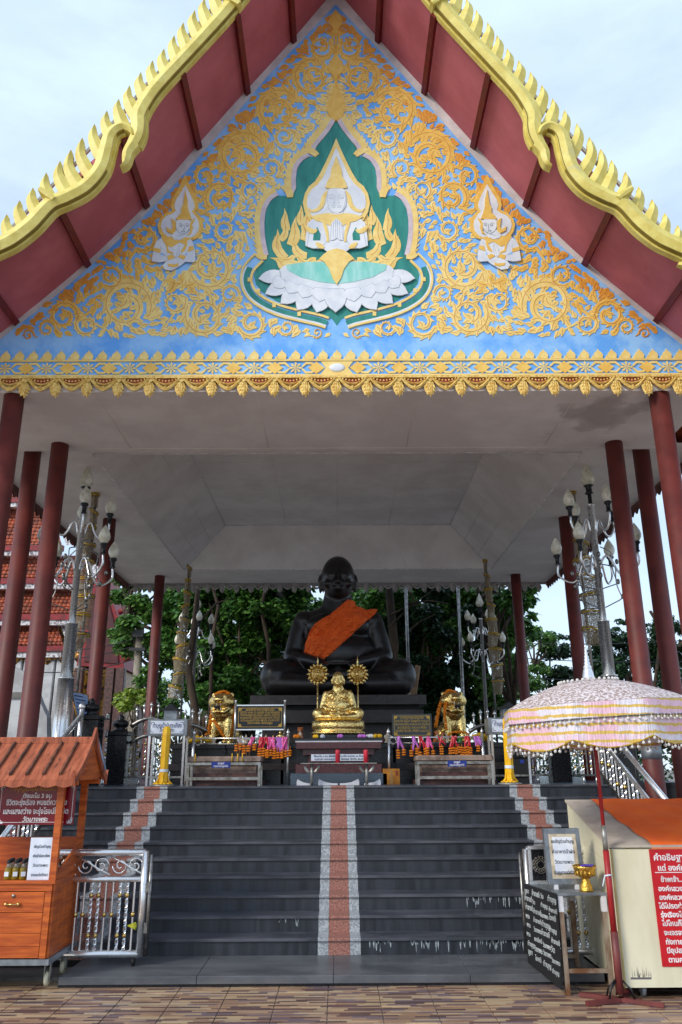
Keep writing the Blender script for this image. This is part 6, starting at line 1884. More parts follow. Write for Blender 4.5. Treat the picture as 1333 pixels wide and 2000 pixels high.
EX = XR + .13; YF0, YF1 = CY0 - .13, CY1 + .1; YM_ = (CY0 + CY1) / 2
z_r = cz(1452, 100, YM_)
z_ef, z_er = z_e + .0, z_e + .02
for side, (ye, ze_) in enumerate(((YF0, z_ef), (YF1, z_er))):
    n = 11
    for i in range(n):
        a = XL - .12 + i * (EX - XL + .12) / n; b = a + (EX - XL + .12) / n - .004
        mb = MB().add([(a, ye, ze_), (b, ye, ze_), (b, YM_, z_r), (a, YM_, z_r), (a, ye, ze_ + .022), (b, ye, ze_ + .022), (b, YM_, z_r + .022), (a, YM_, z_r + .022)],
                      [(0, 3, 2, 1), (4, 5, 6, 7), (0, 1, 5, 4), (1, 2, 6, 5), (2, 3, 7, 6), (3, 0, 4, 7)] if side == 0 else [(0, 1, 2, 3), (7, 6, 5, 4), (4, 5, 1, 0), (5, 6, 2, 1), (6, 7, 3, 2), (7, 4, 0, 3)])
        part(mb, 'roof_plank', M_woodroof, cart)
        if side == 0 and i:
            x = a - .002; u0 = .12
            y0_, z0_ = ye + (YM_ - ye) * .1, ze_ + (z_r - ze_) * .1 + .022; y1_, z1_ = ye + (YM_ - ye) * .93, ze_ + (z_r - ze_) * .93 + .022
            part(MB().add([(x - .013, y0_, z0_), (x + .013, y0_, z0_), (x + .013, y1_, z1_), (x - .013, y1_, z1_), (x - .009, y0_ - .01, z0_ + .022), (x + .009, y0_ - .01, z0_ + .022), (x + .009, y1_ - .01, z1_ + .022), (x - .009, y1_ - .01, z1_ + .022)],
                          [(0, 3, 2, 1), (4, 5, 6, 7), (0, 1, 5, 4), (1, 2, 6, 5), (2, 3, 7, 6), (3, 0, 4, 7)]), 'batten', M_wooddk, cart)
part(MB().bev(XL - .12, EX - .01, YM_ - .035, YM_ + .035, z_r + .0, z_r + .06, .008), 'ridge_board', M_woodroof, cart)
# scalloped eave board
n = 11; pts = []
W_ = EX - XL + .11
for i in range(n):
    for k in range(6):
        u = k / 6; pts.append((XL - .12 + W_ * (i + u) / n, z_ef - .028 - .018 * math.sin(PI * u)))
pts.append((EX - .01, z_ef - .028)); pts += [(EX - .01, z_ef + .012), (XL - .12, z_ef + .012)]
part(MB().prism(pts, YF0 - .022, YF0 - .002), 'eave_board', M_woodroof, cart)
# gable end with curved barge pieces
for s_, ye in ((-1, YF0), (1, YF1)):
    pr = []
    for i in range(9):
        u = i / 8
        pr.append((YM_ + (ye - YM_) * u * (1.04), z_r + .10 * (1 - u) ** 3 + (z_ef - z_r) * u + .0 - .02 * math.sin(PI * u)))
    mb = MB(); N = len(pr)
    for (y, z) in pr:
        hgt = .075
        for xx in (EX - .008, EX + .016):
            mb.v += [(xx, y, z + .05), (xx, y, z + .05 - hgt)]
    for i in range(N - 1):
        a, b = i * 4, i * 4 + 4
        for f in ((a, b, b + 1, a + 1), (a + 2, a + 3, b + 3, b + 2), (a, a + 2, b + 2, b), (a + 1, b + 1, b + 3, a + 3)):
            mb.f.append(list(f)); mb.m.append(0); mb.s.append(False)
    mb.f.append([0, 1, 3, 2]); mb.m.append(0); mb.s.append(False)
    mb.f.append([(N - 1) * 4 + q for q in (0, 2, 3, 1)]); mb.m.append(0); mb.s.append(False)
    part(mb, 'barge_piece', M_woodroof, cart)
    y, z = pr[-1]
    part(MB().add([(EX - .008, y, z + .05), (EX - .008, y - s_ * -.0, z - .04), (EX - .008, y + s_ * .03, z + .10), (EX + .016, y, z + .05), (EX + .016, y, z - .04), (EX + .016, y + s_ * .03, z + .10)], [(0, 1, 2), (5, 4, 3), (0, 3, 4, 1), (1, 4, 5, 2), (2, 5, 3, 0)]), 'eave_horn', M_woodroof, cart)
part(MB().add([(EX - .03, YF0 + .04, z_ef + .01), (EX - .03, YF1 - .04, z_ef + .01), (EX - .03, YM_, z_r + .01), (EX - .012, YF0 + .04, z_ef + .01), (EX - .012, YF1 - .04, z_ef + .01), (EX - .012, YM_, z_r + .01)], [(0, 2, 1), (3, 4, 5), (0, 1, 4, 3), (1, 2, 5, 4), (2, 0, 3, 5)]), 'gable_board', M_wood, cart)
part(MB().bb(XR - .07, EX - .012, CY0 + .0, CY0 + .05, z_ef - .03, z_ef + .03).bb(XR - .07, EX - .012, CY1 - .06, CY1 - .01, z_ef - .03, z_ef + .03), 'purlin_end', M_wood, cart)
for x in (XR - .06, XL + .08):
    for y in (CY0 + .23, CY1 - .08):
        part(MB().lathe([(.001, -.016), (.05, -.016), (.058, -.01), (.058, .01), (.05, .016), (.001, .016)], (x, y, .0625), 20, ax=Matrix.Rotation(R(90), 3, 'Y')), 'castor_wheel', M_cream, cart)
        part(MB().bb(x - .028, x - .02, y - .02, y + .02, .05, z_b - .001).bb(x + .02, x + .028, y - .02, y + .02, .05, z_b - .001).bb(x - .03, x + .03, y - .03, y + .03, z_b - .012, z_b - .001), 'castor_fork', M_galv, cart)
# maroon sign hung behind the front posts
SYP = CY0 + .12
sx1 = cx(147, 1570, SYP); sx0 = cx(-3, 1570, SYP)
sz1, sz0 = cz(1529, 70, SYP), cz(1611, 70, SYP)
sgn_ = thing('maroon_sign', 'maroon sign with gold and white Thai lettering hanging under the cart roof', 'sign', ((sx0 + sx1) / 2, SYP, sz0))
part(MB().bb(sx0, sx1, SYP, SYP + .01, sz0, sz1), 'panel', M_maroon, sgn_)
H_ = sz1 - sz0; scx = (sx0 + sx1) / 2
for tx_, dz, sz_, m, sh_2, mw in (('ทำบุญเติมน้ำมันตะเกียง', .19, .088, M_lettery, .25, .52), ('ตั้งนะโม ๓ จบ', .36, .052, M_letter, 0, .3), ('ชีวิตจะรุ่งเรือง พบแต่ความสุข', .53, .066, M_letter, 0, .56), ('และแสงสว่าง จะรุ่งโรจน์ในชีวิต', .74, .066, M_letter, 0, .6), ('วัดบางพระ', .92, .056, M_letter, .2, .3)):
    text(tx_.replace('๓', '3'), sz_, (scx, SYP - .001, sz1 - H_ * dz), m, sgn_, .0013, shear=sh_2, maxw=mw)
fr = MB()
for (a, b, c_, d) in ((sx0 + .04, sx1 - .09, sz0 + .02, sz0 + .024), (sx0 + .02, sx0 + .024, sz0 + .06, sz1 - .06), (sx1 - .024, sx1 - .02, sz0 + .06, sz1 - .06)):
    fr.bb(a, b, SYP - .003, SYP, c_, d)
part(fr, 'white_border', M_letter, sgn_)
for (ux, uz, sx, sz) in ((sx0 + .012, sz0 + .012, 1, 1), (sx1 - .012, sz0 + .012, -1, 1), (sx0 + .012, sz1 - .012, 1, -1), (sx1 - .012, sz1 - .012, -1, -1)):
    mb = MB()
    for q in ((.0, .0, .05, .008), (.0, .0, .008, .05), (.012, .012, .035, .006), (.012, .012, .006, .035), (.024, .02, .01, .01), (.04, .012, .01, .008), (.012, .04, .008, .01)):
        x0_, z0_ = ux + sx * q[0], uz + sz * q[1]
        mb.add([(x0_, SYP - .003, z0_), (x0_ + sx * q[2], SYP - .003, z0_), (x0_ + sx * q[2], SYP - .003, z0_ + sz * q[3]), (x0_, SYP - .003, z0_ + sz * q[3])], [(0, 1, 2, 3)])
    part(mb, 'corner_ornament', M_letter, sgn_)
# white notice and bottles
NY = CY0 + .03
nx0, nx1 = cx(57, 1675, NY), cx(105, 1675, NY)
nz1 = cz(1636, 80, NY)
nt_ = thing('white_notice', 'upright white notice card with Thai print standing on the cart counter', 'notice', ((nx0 + nx1) / 2, NY, z_c))
part(MB().bb(nx0, nx1, NY, NY + .008, z_c + .002, nz1), 'card', M_paper, nt_)
for i, s_ in enumerate(('เชิญร่วมทำบุญ', 'เติมน้ำมันตะเกียง', 'วัดบางพระ', 'ตามแต่ศรัทธา')):
    text(s_, .034, ((nx0 + nx1) / 2, NY - .001, nz1 - .085 - i * .078), M_ink, nt_, .0, maxw=.15)
def oil_glass():
    m = bpy.data.materials.new('oil_glass'); m.use_nodes = True; b = m.node_tree.nodes['Principled BSDF']
    b.inputs['Base Color'].default_value = srgb(176, 150, 40); b.inputs['Roughness'].default_value = .08
    b.inputs['Transmission Weight'].default_value = .55; b.inputs['IOR'].default_value = 1.45
    return m
M_oil = oil_glass()
M_clear = mat('clear_glass', srgb(150, 150, 140), .1, alpha=.5)
def bottle_proto():
    t = thing('oil_bottle', 'x', 'bottle', (0, 0, 0), 'oil bottles on the cart')
    part(MB().lathe([(.028, .002), (.03, .01), (.03, .085), (.026, .1)], (0, 0, 0), 14), 'oil_body', M_oil, t)
    part(MB().lathe([(.026, .1005), (.014, .12), (.013, .135)], (0, 0, 0), 14), 'glass_neck', M_clear, t)
    part(MB().lathe([(.018, .1355), (.019, .14), (.017, .162), (.01, .166)], (0, 0, 0), 12), 'black_cap', M_blackmat, t)
    part(MB().bb(-.019, .019, -.0325, -.031, .03, .068), 'label', M_paper, t)
    return t
bp0 = bottle_proto()
bpos = [(px, r) for r in (0, 1, 2) for px in ((10, 36, 0)[0:2] if False else ())]
k = 0
for row in range(3):
    for j in range(5):
        xx = cx(6, 1700) + .02 + j * .068 - row * .012; yy = CY0 + .07 + row * .075
        if xx > nx0 - .03: continue
        lab = 'oil bottle with black cap, %s row, %s on the cart counter' % (('front', 'middle', 'back')[row], ('nearest the frame edge', 'second from the frame edge', 'third from the frame edge', 'fourth from the frame edge', 'next to the white notice')[j])
        if k == 0:
            bp0.location = (xx, yy, z_c); bp0['label'] = lab
        else: dup(bp0, (xx, yy, z_c), lab, rz=random.uniform(-.5, .5))
        k += 1
pln = thing('potted_plant', 'small green and white flowering plant in a dark pot on the cart counter', 'plant', (XR - .14, CY1 - .16, z_c))
part(MB().lathe([(.04, z_c), (.055, z_c + .08), (.05, z_c + .082)], (XR - .14, CY1 - .16, 0), 12), 'pot', M_blackmat, pln)
mb = MB(); rr_ = random.Random(2)
for i in range(60):
    a = rr_.random() * 2 * PI; r = rr_.uniform(.01, .085); z = z_c + .09 + rr_.random() * .07
    c = Vector((XR - .14 + math.cos(a) * r, CY1 - .16 + math.sin(a) * r, z)); d = Vector((math.cos(a), math.sin(a), .4)) * .022; e = Vector((-math.sin(a), math.cos(a), .2)) * .01
    mb.add([c - e, c + d, c + e, c - d * .3], [(0, 1, 2, 3)])
M_leafpl = mat('plant_leaf', srgb(70, 120, 50), .5, vs=40)
o = part(mb, 'foliage', M_leafpl, pln); o['kind'] = 'stuff'
bs = MB()
for i in range(9): bs.ball((XR - .14 + rr_.uniform(-.06, .06), CY1 - .2 + rr_.uniform(-.03, .03), z_c + .13 + rr_.random() * .04), .012, 6, 4)
part(bs, 'blossoms', M_white, pln)
part(MB().bb(XR - .2, XR - .13, CY0 + .35, CY0 + .36, z_c + .002, z_c + .2), 'slate_card', M_galvdull, pln)

# ------------------------------------------------------------------ steel table with the scribbled black board
zt_ = wz(1743, 7.45, 1120)
c_nl, c_nr, c_fl, c_fr = Vector((P(1088, 1745, 7.42).x, 7.42, 0)), Vector((P(1186, 1742, 7.42).x, 7.42, 0)), Vector((P(1026, 1711, 8.02).x, 8.02, 0)), Vector((P(1026, 1711, 8.02).x + .46, 8.06, 0))
tb = thing('steel_table', 'narrow worn steel table with rusty legs standing at the right foot of the stairs', 'table', ((c_nl.x + c_fr.x) / 2, 7.75, 0))
cs = [c_nl, c_nr, c_fr, c_fl]
part(MB().add([(c.x, c.y, zt_ - .02) for c in cs] + [(c.x, c.y, zt_) for c in cs], [(0, 3, 2, 1), (4, 5, 6, 7), (0, 1, 5, 4), (1, 2, 6, 5), (2, 3, 7, 6), (3, 0, 4, 7)]), 'table_top', M_galvdull, tb)
for i, (c, dx, dy) in enumerate(((c_nl, .03, .03), (c_nr, -.03, .03), (c_fr, -.04, -.03), (c_fl, .04, -.03))):
    zf_ = .004 if c.y < 7.6 else LZ
    part(MB().bb(c.x + dx - .02, c.x + dx + .02, c.y + dy - .02, c.y + dy + .02, zf_, zt_ - .15), 'leg', M_rustleg, tb)
    part(MB().bb(c.x + dx - .022, c.x + dx + .022, c.y + dy - .022, c.y + dy + .022, zt_ - .149, zt_ - .021), 'leg_sleeve', M_white, tb)
zx = wz(1892, 7.45, 1150)
part(MB().bb(c_nl.x + .052, c_nr.x - .052, c_nl.y + .015, c_nl.y + .045, zx - .03, zx), 'cross_bar', M_rustleg, tb)
part(MB().bb(c_fl.x + .062, c_fr.x - .062, c_fl.y - .05, c_fl.y - .02, zx - .03, zx), 'cross_bar', M_rustleg, tb)
bbd = thing('scribbled_board', 'black board covered in white handwriting leaning on the side of the steel table', 'board', (c_nl.x - .03, 7.75, .03))
d = (c_fl - c_nl); L_ = d.length; d.normalize(); nrm = Vector((-d.y, d.x, 0)) * (1 if -d.y < 0 else -1)
A = c_nl + nrm * .006 - d * .01; B = c_fl + nrm * .006
zb2 = .008
def bp3(u, v, off=0):
    p = A + (B - A) * u + nrm * (off + .0 + .015 * (1 - v)); zlo = .055 + .075 * u
    return (p.x, p.y, zlo + (zt_ - .004 - zlo) * v)
q = [(0, 0), (.41, 0), (.42, 0), (1, 0), (1, 1), (0, 1)]
fr_ = [bp3(u, v, .012) for u, v in q]; bk = [bp3(u, v, 0) for u, v in q]
n = len(q)
part(MB().add(fr_ + bk, [tuple(range(n)), tuple(range(2 * n - 1, n - 1, -1))] + [(i, n + i, n + (i + 1) % n, (i + 1) % n) for i in range(n)]), 'panel', M_blackmat, bbd)
words = ['วัดบางพระ', 'พระ', 'นครชัยศรี', 'ทำบุญ', 'ค้าขายดี', 'วัด', 'บูชา', 'โชคดี']
rw = random.Random(4)
ang = math.atan2((A - B).y, (A - B).x)
for i in range(8):
    for j in range(4):
        u = 1 - (.03 + j * .245 + rw.uniform(-.02, .03)); v = .9 - i * .112 + rw.uniform(-.012, .012)
        p = bp3(u, v, .0135)
        o = text(rw.choice(words), .058 * rw.uniform(.85, 1.15), p, M_chalk, bbd, .0, align='LEFT', rz=ang, maxw=.15)
# framed notice on the table
Yn = 7.62
a0, a1 = P(1072, 1722, Yn), P(1144, 1728, Yn); zt2 = wz(1619, Yn, 1105); zb3 = wz(1727, Yn, 1105)
fn = thing('framed_notice', 'weathered steel framed paper notice standing on the steel table', 'notice', ((a0.x + a1.x) / 2, Yn, zt_))
xa_, xb_ = a0.x - .0, a1.x
def lean(z): return Yn + (z - zb3) * .1
mb = MB()
def slab(mb, xa, xb, za, zb_, y0, y1, mi=0):
    return mb.add([(xa, lean(za) + y0, za), (xb, lean(za) + y0, za), (xb, lean(zb_) + y0, zb_), (xa, lean(zb_) + y0, zb_), (xa, lean(za) + y1, za), (xb, lean(za) + y1, za), (xb, lean(zb_) + y1, zb_), (xa, lean(zb_) + y1, zb_)],
                  [(0, 1, 2, 3), (7, 6, 5, 4), (3, 2, 6, 7), (0, 4, 5, 1), (1, 5, 6, 2), (4, 0, 3, 7)], mi)
part(slab(MB(), xa_, xb_, zb3, zt2, 0, .06), 'steel_frame', M_galvdull, fn)
part(slab(MB(), xa_ + .04, xb_ - .04, zb3 + .045, zt2 - .045, -.003, -.0005), 'old_card', mat('stained_card', srgb(206, 196, 174), .8, vs=12, col2=srgb(170, 156, 134), dark=(srgb(130, 116, 96), 24, .6)), fn)
part(slab(MB(), xa_ + .07, xb_ - .075, zb3 + .09, zt2 - .07, -.0055, -.0035), 'white_sheet', M_paper, fn)
for i, s_ in enumerate(('ขอเชิญร่วมทำบุญ', 'ค่าอาหารน้ำฝน', 'วัดบางพระ', 'ทำบุญตามแต่ศรัทธา')):
    z = zt2 - .12 - i * .085
    text(s_, .042, ((xa_ + xb_) / 2 - .004, lean(z) - .0065, z), M_ink, fn, .0002, maxw=.2, rx=84)
part(MB().bb(xa_ + .05, xa_ + .085, Yn + .005, Yn + .035, zt_, zb3 - .001).bb(xb_ - .09, xb_ - .055, Yn + .005, Yn + .035, zt_, zb3 - .001), 'foot', M_white, fn)
# second ornate frame behind
Yf = 7.93
a0, a1 = P(1035, 1706, Yf), P(1082, 1706, Yf); zz0, zz1 = zt_ + .001, wz(1652, Yf, 1050)
of = thing('picture_frame', 'black and silver ornate picture frame behind the framed notice on the table', 'picture', ((a0.x + a1.x) / 2, Yf, zt_))
w_ = a1.x - a0.x
for (u0, u1, v0, v1) in ((0, w_, 0, .03), (0, w_, zz1 - zz0 - .03, zz1 - zz0), (0, .03, .031, zz1 - zz0 - .031), (w_ - .03, w_, .031, zz1 - zz0 - .031)):
    part(MB().bev(a0.x + u0, a0.x + u1, Yf, Yf + .03, zz0 + v0, zz0 + v1, .004), 'frame_side', M_steel, of)
part(MB().bb(a0.x + .031, a1.x - .031, Yf + .01, Yf + .02, zz0 + .031, zz1 - .031), 'black_panel', M_black, of)
mb = MB(); ccx, ccz = (a0.x + a1.x) / 2, (zz0 + zz1) / 2
for i in range(3):
    r = .07 - i * .018
    mb.tube([(ccx + math.cos(t) * r * 1.1, Yf + .006, ccz + math.sin(t) * r + .004 * math.sin(5 * t)) for t in [k * .35 for k in range(19)]], .0035, 5)
for i in range(14):
    t = i * .45; mb.tube([(ccx + math.cos(t) * .03, Yf + .006, ccz + math.sin(t) * .03), (ccx + math.cos(t + .4) * .085, Yf + .006, ccz + math.sin(t + .4) * .08)], .003, 4)
part(mb, 'silver_relief', M_galv, of)
# golden footed bowl
Yb = 7.52; bc = P(1146, 1741, Yb); k = mpp(bc)
bw = thing('footed_bowl', 'golden footed bowl holding purple flowers on the corner of the steel table', 'bowl', (bc.x, Yb, zt_))
M_bowl = mat('gilded_bowl', (.85, .55, .12), .28, 1, vs=60, col2=(.55, .3, .05), bump=.4, bs=70)
hh = wz(1690, Yb, 1146) - zt_
part(MB().lathe([(r * k, z * hh) for r, z in ((13, 0), (13.5, .05), (12, .1), (12, .2), (10, .3), (7.5, .38), (8.5, .42), (6.5, .47), (12, .55), (17, .64), (20, .78), (22, .92), (23.5, 1.0), (22, .985), (18, .8), (10, .66), (1, .62))], (bc.x, Yb, zt_), 28), 'bowl_body', M_bowl, bw)
mb = MB()
for i in range(14):
    a = i * 2 * PI / 14
    mb.ball((bc.x + math.cos(a) * 17.5 * k, Yb + math.sin(a) * 17.5 * k, zt_ + hh * .74), (3.2 * k, 3.2 * k, 7 * k), 6, 5)
part(mb, 'lotus_relief', M_bowl, bw)
M_purple = mat('purple_petal', srgb(90, 70, 190), .6, vs=50)
for i, (dx, dy, lb) in enumerate(((-.02, -.02, 'purple flower at the left in the golden bowl'), (.02, .01, 'purple flower in the middle of the golden bowl'), (.06, .0, 'purple flower at the right rim of the golden bowl'))):
    mb = MB()
    for q in range(6):
        a = q * PI / 3
        mb.ball((bc.x + dx + math.cos(a) * .014, Yb + dy + math.sin(a) * .014, zt_ + hh * .93 + .012), (.012, .012, .01), 6, 4)
    mb.ball((bc.x + dx, Yb + dy, zt_ + hh * .9), (.014, .014, .02), 6, 4)
    solo(mb, 'purple_flower', M_purple, lb, 'flower', 'purple flowers in the bowl')

# ------------------------------------------------------------------ cream donation cabinet with orange cloth
KX0 = P(1209, 1800, 7.3).x; KX1 = KX0 + 1.55; KY0, KY1 = 7.3, 8.55
kzb = wz(1929, KY0, 1260); kzf = wz(1658, KY0, 1260)
kzt = kzf + .012; kzk = wz(1568, KY1 - .1, 1105)
cab = thing('donation_cabinet', 'large cream cabinet with a sloping top under an orange cloth at the right edge', 'cabinet', ((KX0 + KX1) / 2, KY0, 0))
part(MB().bb(KX0, KX1, KY0, KY0 + .02, kzb, kzf), 'front_panel', M_cream, cab)
ysp = 7.95
def sidepoly(zlo, zhi_f, zhi_b, y0, y1):
    return MB().add([(KX0 + .0, y0, zlo), (KX0 + .0, y1, zlo), (KX0, y1, zhi_b), (KX0, y0, zhi_f), (KX0 + .02, y0, zlo), (KX0 + .02, y1, zlo), (KX0 + .02, y1, zhi_b), (KX0 + .02, y0, zhi_f)],
                    [(0, 3, 2, 1), (4, 5, 6, 7), (0, 4, 7, 3), (1, 2, 6, 5), (3, 7, 6, 2), (0, 1, 5, 4)])
zmid = kzf - .14
part(sidepoly(kzb, zmid - .004, kzf + .05 - .004, KY0 + .021, KY1), 'side_panel', M_cream, cab)
part(sidepoly(zmid, kzf - .0, kzk, KY0 + .021, KY1).add([], []) if False else MB().add([(KX0, KY0 + .021, zmid), (KX0, KY1, kzf + .05), (KX0, KY1, kzk - .012), (KX0, KY0 + .021, kzf - .012), (KX0 + .02, KY0 + .021, zmid), (KX0 + .02, KY1, kzf + .05), (KX0 + .02, KY1, kzk - .012), (KX0 + .02, KY0 + .021, kzf - .012)],
     [(0, 3, 2, 1), (4, 5, 6, 7), (0, 4, 7, 3), (1, 2, 6, 5), (3, 7, 6, 2), (0, 1, 5, 4)]), 'upper_side_panel', M_cream, cab)
part(MB().bb(KX0, KX1, KY1 + .001, KY1 + .02, kzb, kzk - .02), 'back_panel', M_cream, cab)
part(MB().bb(KX0 + .02, KX1, KY0 + .02, KY1, kzb - .0, kzb + .02), 'floor_panel', M_blackmat, cab)
part(MB().bb(KX0 - .012, KX0 + .004, KY0 - .012, KY0 + .001, kzb, kzf).bb(KX0 + .021, KX1, KY0 - .002, KY0 + .0, kzf - .002, kzf + .0), 'corner_trim', mat('gold_trim', srgb(206, 184, 120), .5), cab)
def topq(x0, x1, y0, y1, lift, th):
    def z(y): return kzf + (kzk - kzf) * (y - KY0) / (KY1 - KY0) + lift
    return MB().add([(x0, y0, z(y0)), (x1, y0, z(y0)), (x1, y1, z(y1)), (x0, y1, z(y1)), (x0, y0, z(y0) + th), (x1, y0, z(y0) + th), (x1, y1, z(y1) + th), (x0, y1, z(y1) + th)],
                    [(0, 3, 2, 1), (4, 5, 6, 7), (0, 1, 5, 4), (1, 2, 6, 5), (2, 3, 7, 6), (3, 0, 4, 7)])
part(topq(KX0 - .02, KX1, KY0 + .03, KY1 + .02, .0, .02), 'sloping_top', M_creamtop, cab)
part(MB().bb(KX0 + .05, KX1, KY0 - .0015, KY0 + .0, kzf - .0, kzf + .001), 'slot_line', M_blackmat, cab)
# cloth as a wavy sheet
mb = MB(); nu, nv = 30, 24
def zt3(y): return kzf + (kzk - kzf) * (y - KY0) / (KY1 - KY0) + .024
xc0 = KX0 + .36
for j in range(nv + 1):
    y = KY0 + .035 + (KY1 - KY0 - .03) * j / nv
    for i in range(nu + 1):
        x = xc0 - .12 * (j / nv) + .01 * math.sin(j * .9) + (KX1 - xc0) * i / nu
        mb.v.append((x, y, zt3(y) + .004 * math.sin(i * .7 + j * .4) + .003 * math.sin(j * 1.1) + .004))
for j in range(nv):
    for i in range(nu):
        a = j * (nu + 1) + i; mb.f.append([a, a + 1, a + nu + 2, a + nu + 1]); mb.m.append(0); mb.s.append(True)
b0 = len(mb.v)
for i in range(nu + 1):
    x, y, z = mb.v[i]; mb.v.append((x, KY0 + .028, z - .05 - .006 * math.sin(i * .8)))
for i in range(nu):
    mb.f.append([i + 1, i, b0 + i, b0 + i + 1]); mb.m.append(0); mb.s.append(True)
solo(mb, 'orange_cloth', M_ocloth, 'bright orange cloth spread over the sloping top of the cream cabinet', 'cloth')
for (x, y) in ((KX0 + .17, KY0 + .1), (KX1 - .15, KY0 + .1), (KX0 + .17, KY1 - .12), (KX1 - .15, KY1 - .12)):
    part(MB().lathe([(.001, -.016), (.045, -.016), (.05, -.01), (.05, .01), (.045, .016), (.001, .016)], (x, y, .055), 20, ax=Matrix.Rotation(R(90), 3, 'Y')), 'castor_wheel', M_galvdull, cab)
    part(MB().bb(x - .028, x - .02, y - .02, y + .02, .045, kzb - .001).bb(x + .02, x + .028, y - .02, y + .02, .045, kzb - .001), 'castor_fork', M_galv, cab)
bx0t, bx0b = P(1267, 1657, KY0).x, P(1297, 1888, KY0).x
bzt, bzb = kzf - .003, wz(1888, KY0, 1300)
bn = thing('red_banner', 'red banner of white Thai lettering fixed to the front of the cream cabinet', 'banner', ((bx0t + KX1) / 2, KY0, bzb))
part(MB().bb(bx0t, bx0t + .92, KY0 - .006, KY0 - .001, bzb, bzt), 'sheet', M_red, bn)
rows_ = [(.13, 'คำอธิษฐานการขอพร', .075, .0), (.265, 'แด่ องค์หลวงพ่อเปิ่น', .068, .035), (.40, 'ข้าพเจ้า....................', .05, .055), (.505, 'องค์หลวงพ่อเปิ่น', .05, .01), (.60, 'องค์หลวงพ่อเปิ่น', .05, .01), (.70, 'ได้โปรดช่วยปกปักรักษา', .05, .0),
         (.80, 'รุ่งเรืองไม่เจ็บไม่จน', .05, .0)]
BH = bzt - bzb
txts = ['คำอธิษฐานการขอพร', 'แด่ องค์หลวงพ่อเปิ่น', 'ข้าพเจ้า....................', 'องค์หลวงพ่อเปิ่น', 'องค์หลวงพ่อเปิ่น', 'ได้โปรดช่วยปกปักรักษา', 'รุ่งเรืองไม่เจ็บไม่จน', 'ไปไหนก็ให้ปลอดภัย', 'จะเจรจาสิ่งใดสำเร็จ', 'ทั้งกายและใจเป็นสุข', 'มีอุปสรรคให้หมดไป', 'ตามความปรารถนา']
ypx = [1680, 1700, 1722, 1740, 1757, 1774, 1791, 1808, 1826, 1844, 1861, 1879]
for i, s_ in enumerate(txts):
    z = wz(ypx[i], KY0, 1300)
    off = (.03, .055, .07, .04, .04, .03, .035, .04, .045, .05, .05, .055)[i]
    text(s_, .07 if i == 0 else .062 if i == 1 else .054, (bx0t + off, KY0 - .007, z), M_letter, bn, .0016, align='LEFT', maxw=.8)
part(MB().bb(bx0t + .03, bx0t + .85, KY0 - .0075, KY0 - .0065, wz(1704.5, KY0, 1300), wz(1703, KY0, 1300)), 'underline', M_letter, bn)
cst = MB()
for i in range(26):
    x = KX0 + .06 + random.random() * .16; z = kzb + .07 + random.random() * .02
    cst.add([(x, KY0 - .001, z), (x + .004, KY0 - .001, z), (x + .003, KY0 - .001, z + random.uniform(.02, .09))], [(0, 1, 2)])
cst.bb(KX0 + .05, KX0 + .22, KY0 - .0012, KY0 - .0002, kzb + .06, kzb + .075)
o = part(cst, 'scuff_mark', mat('scuff', srgb(110, 108, 110), .8), cab); o['kind'] = 'stuff'

# ------------------------------------------------------------------ ceremonial umbrella
def umbrella_lace():
    m = mat('umbrella_lace', srgb(222, 212, 214), .6, vs=42, col2=srgb(158, 138, 132), lo=.47, hi=.53, bump=.3, bs=60, obj=True, det=3)
    return m
M_ul = umbrella_lace()
def valance_mat(name, c1, c2, c3, metal=.25):
    m = bpy.data.materials.new(name); m.use_nodes = True
    t = m.node_tree; b = t.nodes['Principled BSDF']; N = t.nodes.new; L = t.links.new
    g = N('ShaderNodeTexCoord'); sp = N('ShaderNodeSeparateXYZ'); L(g.outputs['Object'], sp.inputs[0])
    w_ = N('ShaderNodeTexWave'); w_.bands_direction = 'Z'; w_.inputs['Scale'].default_value = 4.6; w_.inputs['Distortion'].default_value = 1.6; w_.inputs['Detail'].default_value = 2; w_.inputs['Detail Scale'].default_value = 3
    L(g.outputs['Object'], w_.inputs['Vector'])
    nz = N('ShaderNodeTexNoise'); nz.inputs['Scale'].default_value = 3.2; L(g.outputs['Object'], nz.inputs['Vector'])
    r = N('ShaderNodeValToRGB'); r.color_ramp.interpolation = 'EASE'
    r.color_ramp.elements[0].position = .42; r.color_ramp.elements[0].color = c1; r.color_ramp.elements[1].position = .58; r.color_ramp.elements[1].color = c2
    L(nz.outputs['Fac'], r.inputs[0])
    r2 = N('ShaderNodeValToRGB'); r2.color_ramp.elements[0].position = .68; r2.color_ramp.elements[1].position = .8; L(w_.outputs['Fac'], r2.inputs[0])
    mx = N('ShaderNodeMix'); mx.data_type = 'RGBA'; L(r2.outputs[0], mx.inputs[0]); L(r.outputs[0], mx.inputs[6]); mx.inputs[7].default_value = c3
    L(mx.outputs[2], b.inputs['Base Color']); b.inputs['Metallic'].default_value = metal; b.inputs['Roughness'].default_value = .42
    n2 = N('ShaderNodeTexNoise'); n2.inputs['Scale'].default_value = 60; mp = N('ShaderNodeMapping'); mp.inputs['Scale'].default_value = (1, 1, .15); L(g.outputs['Object'], mp.inputs[0]); L(mp.outputs[0], n2.inputs['Vector'])
    bp = N('ShaderNodeBump'); bp.inputs['Strength'].default_value = .6; bp.inputs['Distance'].default_value = .02; L(n2.outputs['Fac'], bp.inputs['Height']); L(bp.outputs[0], b.inputs['Normal'])
    return m
M_val = valance_mat('pink_gold_brocade', srgb(232, 190, 206), srgb(228, 222, 232), srgb(216, 182, 92))
M_val2 = valance_mat('orange_gold_brocade', srgb(222, 100, 40), srgb(196, 70, 30), srgb(230, 150, 60))
M_pom = mat('pompom', srgb(232, 228, 224), .9, vs=60, bump=.6, bs=120)
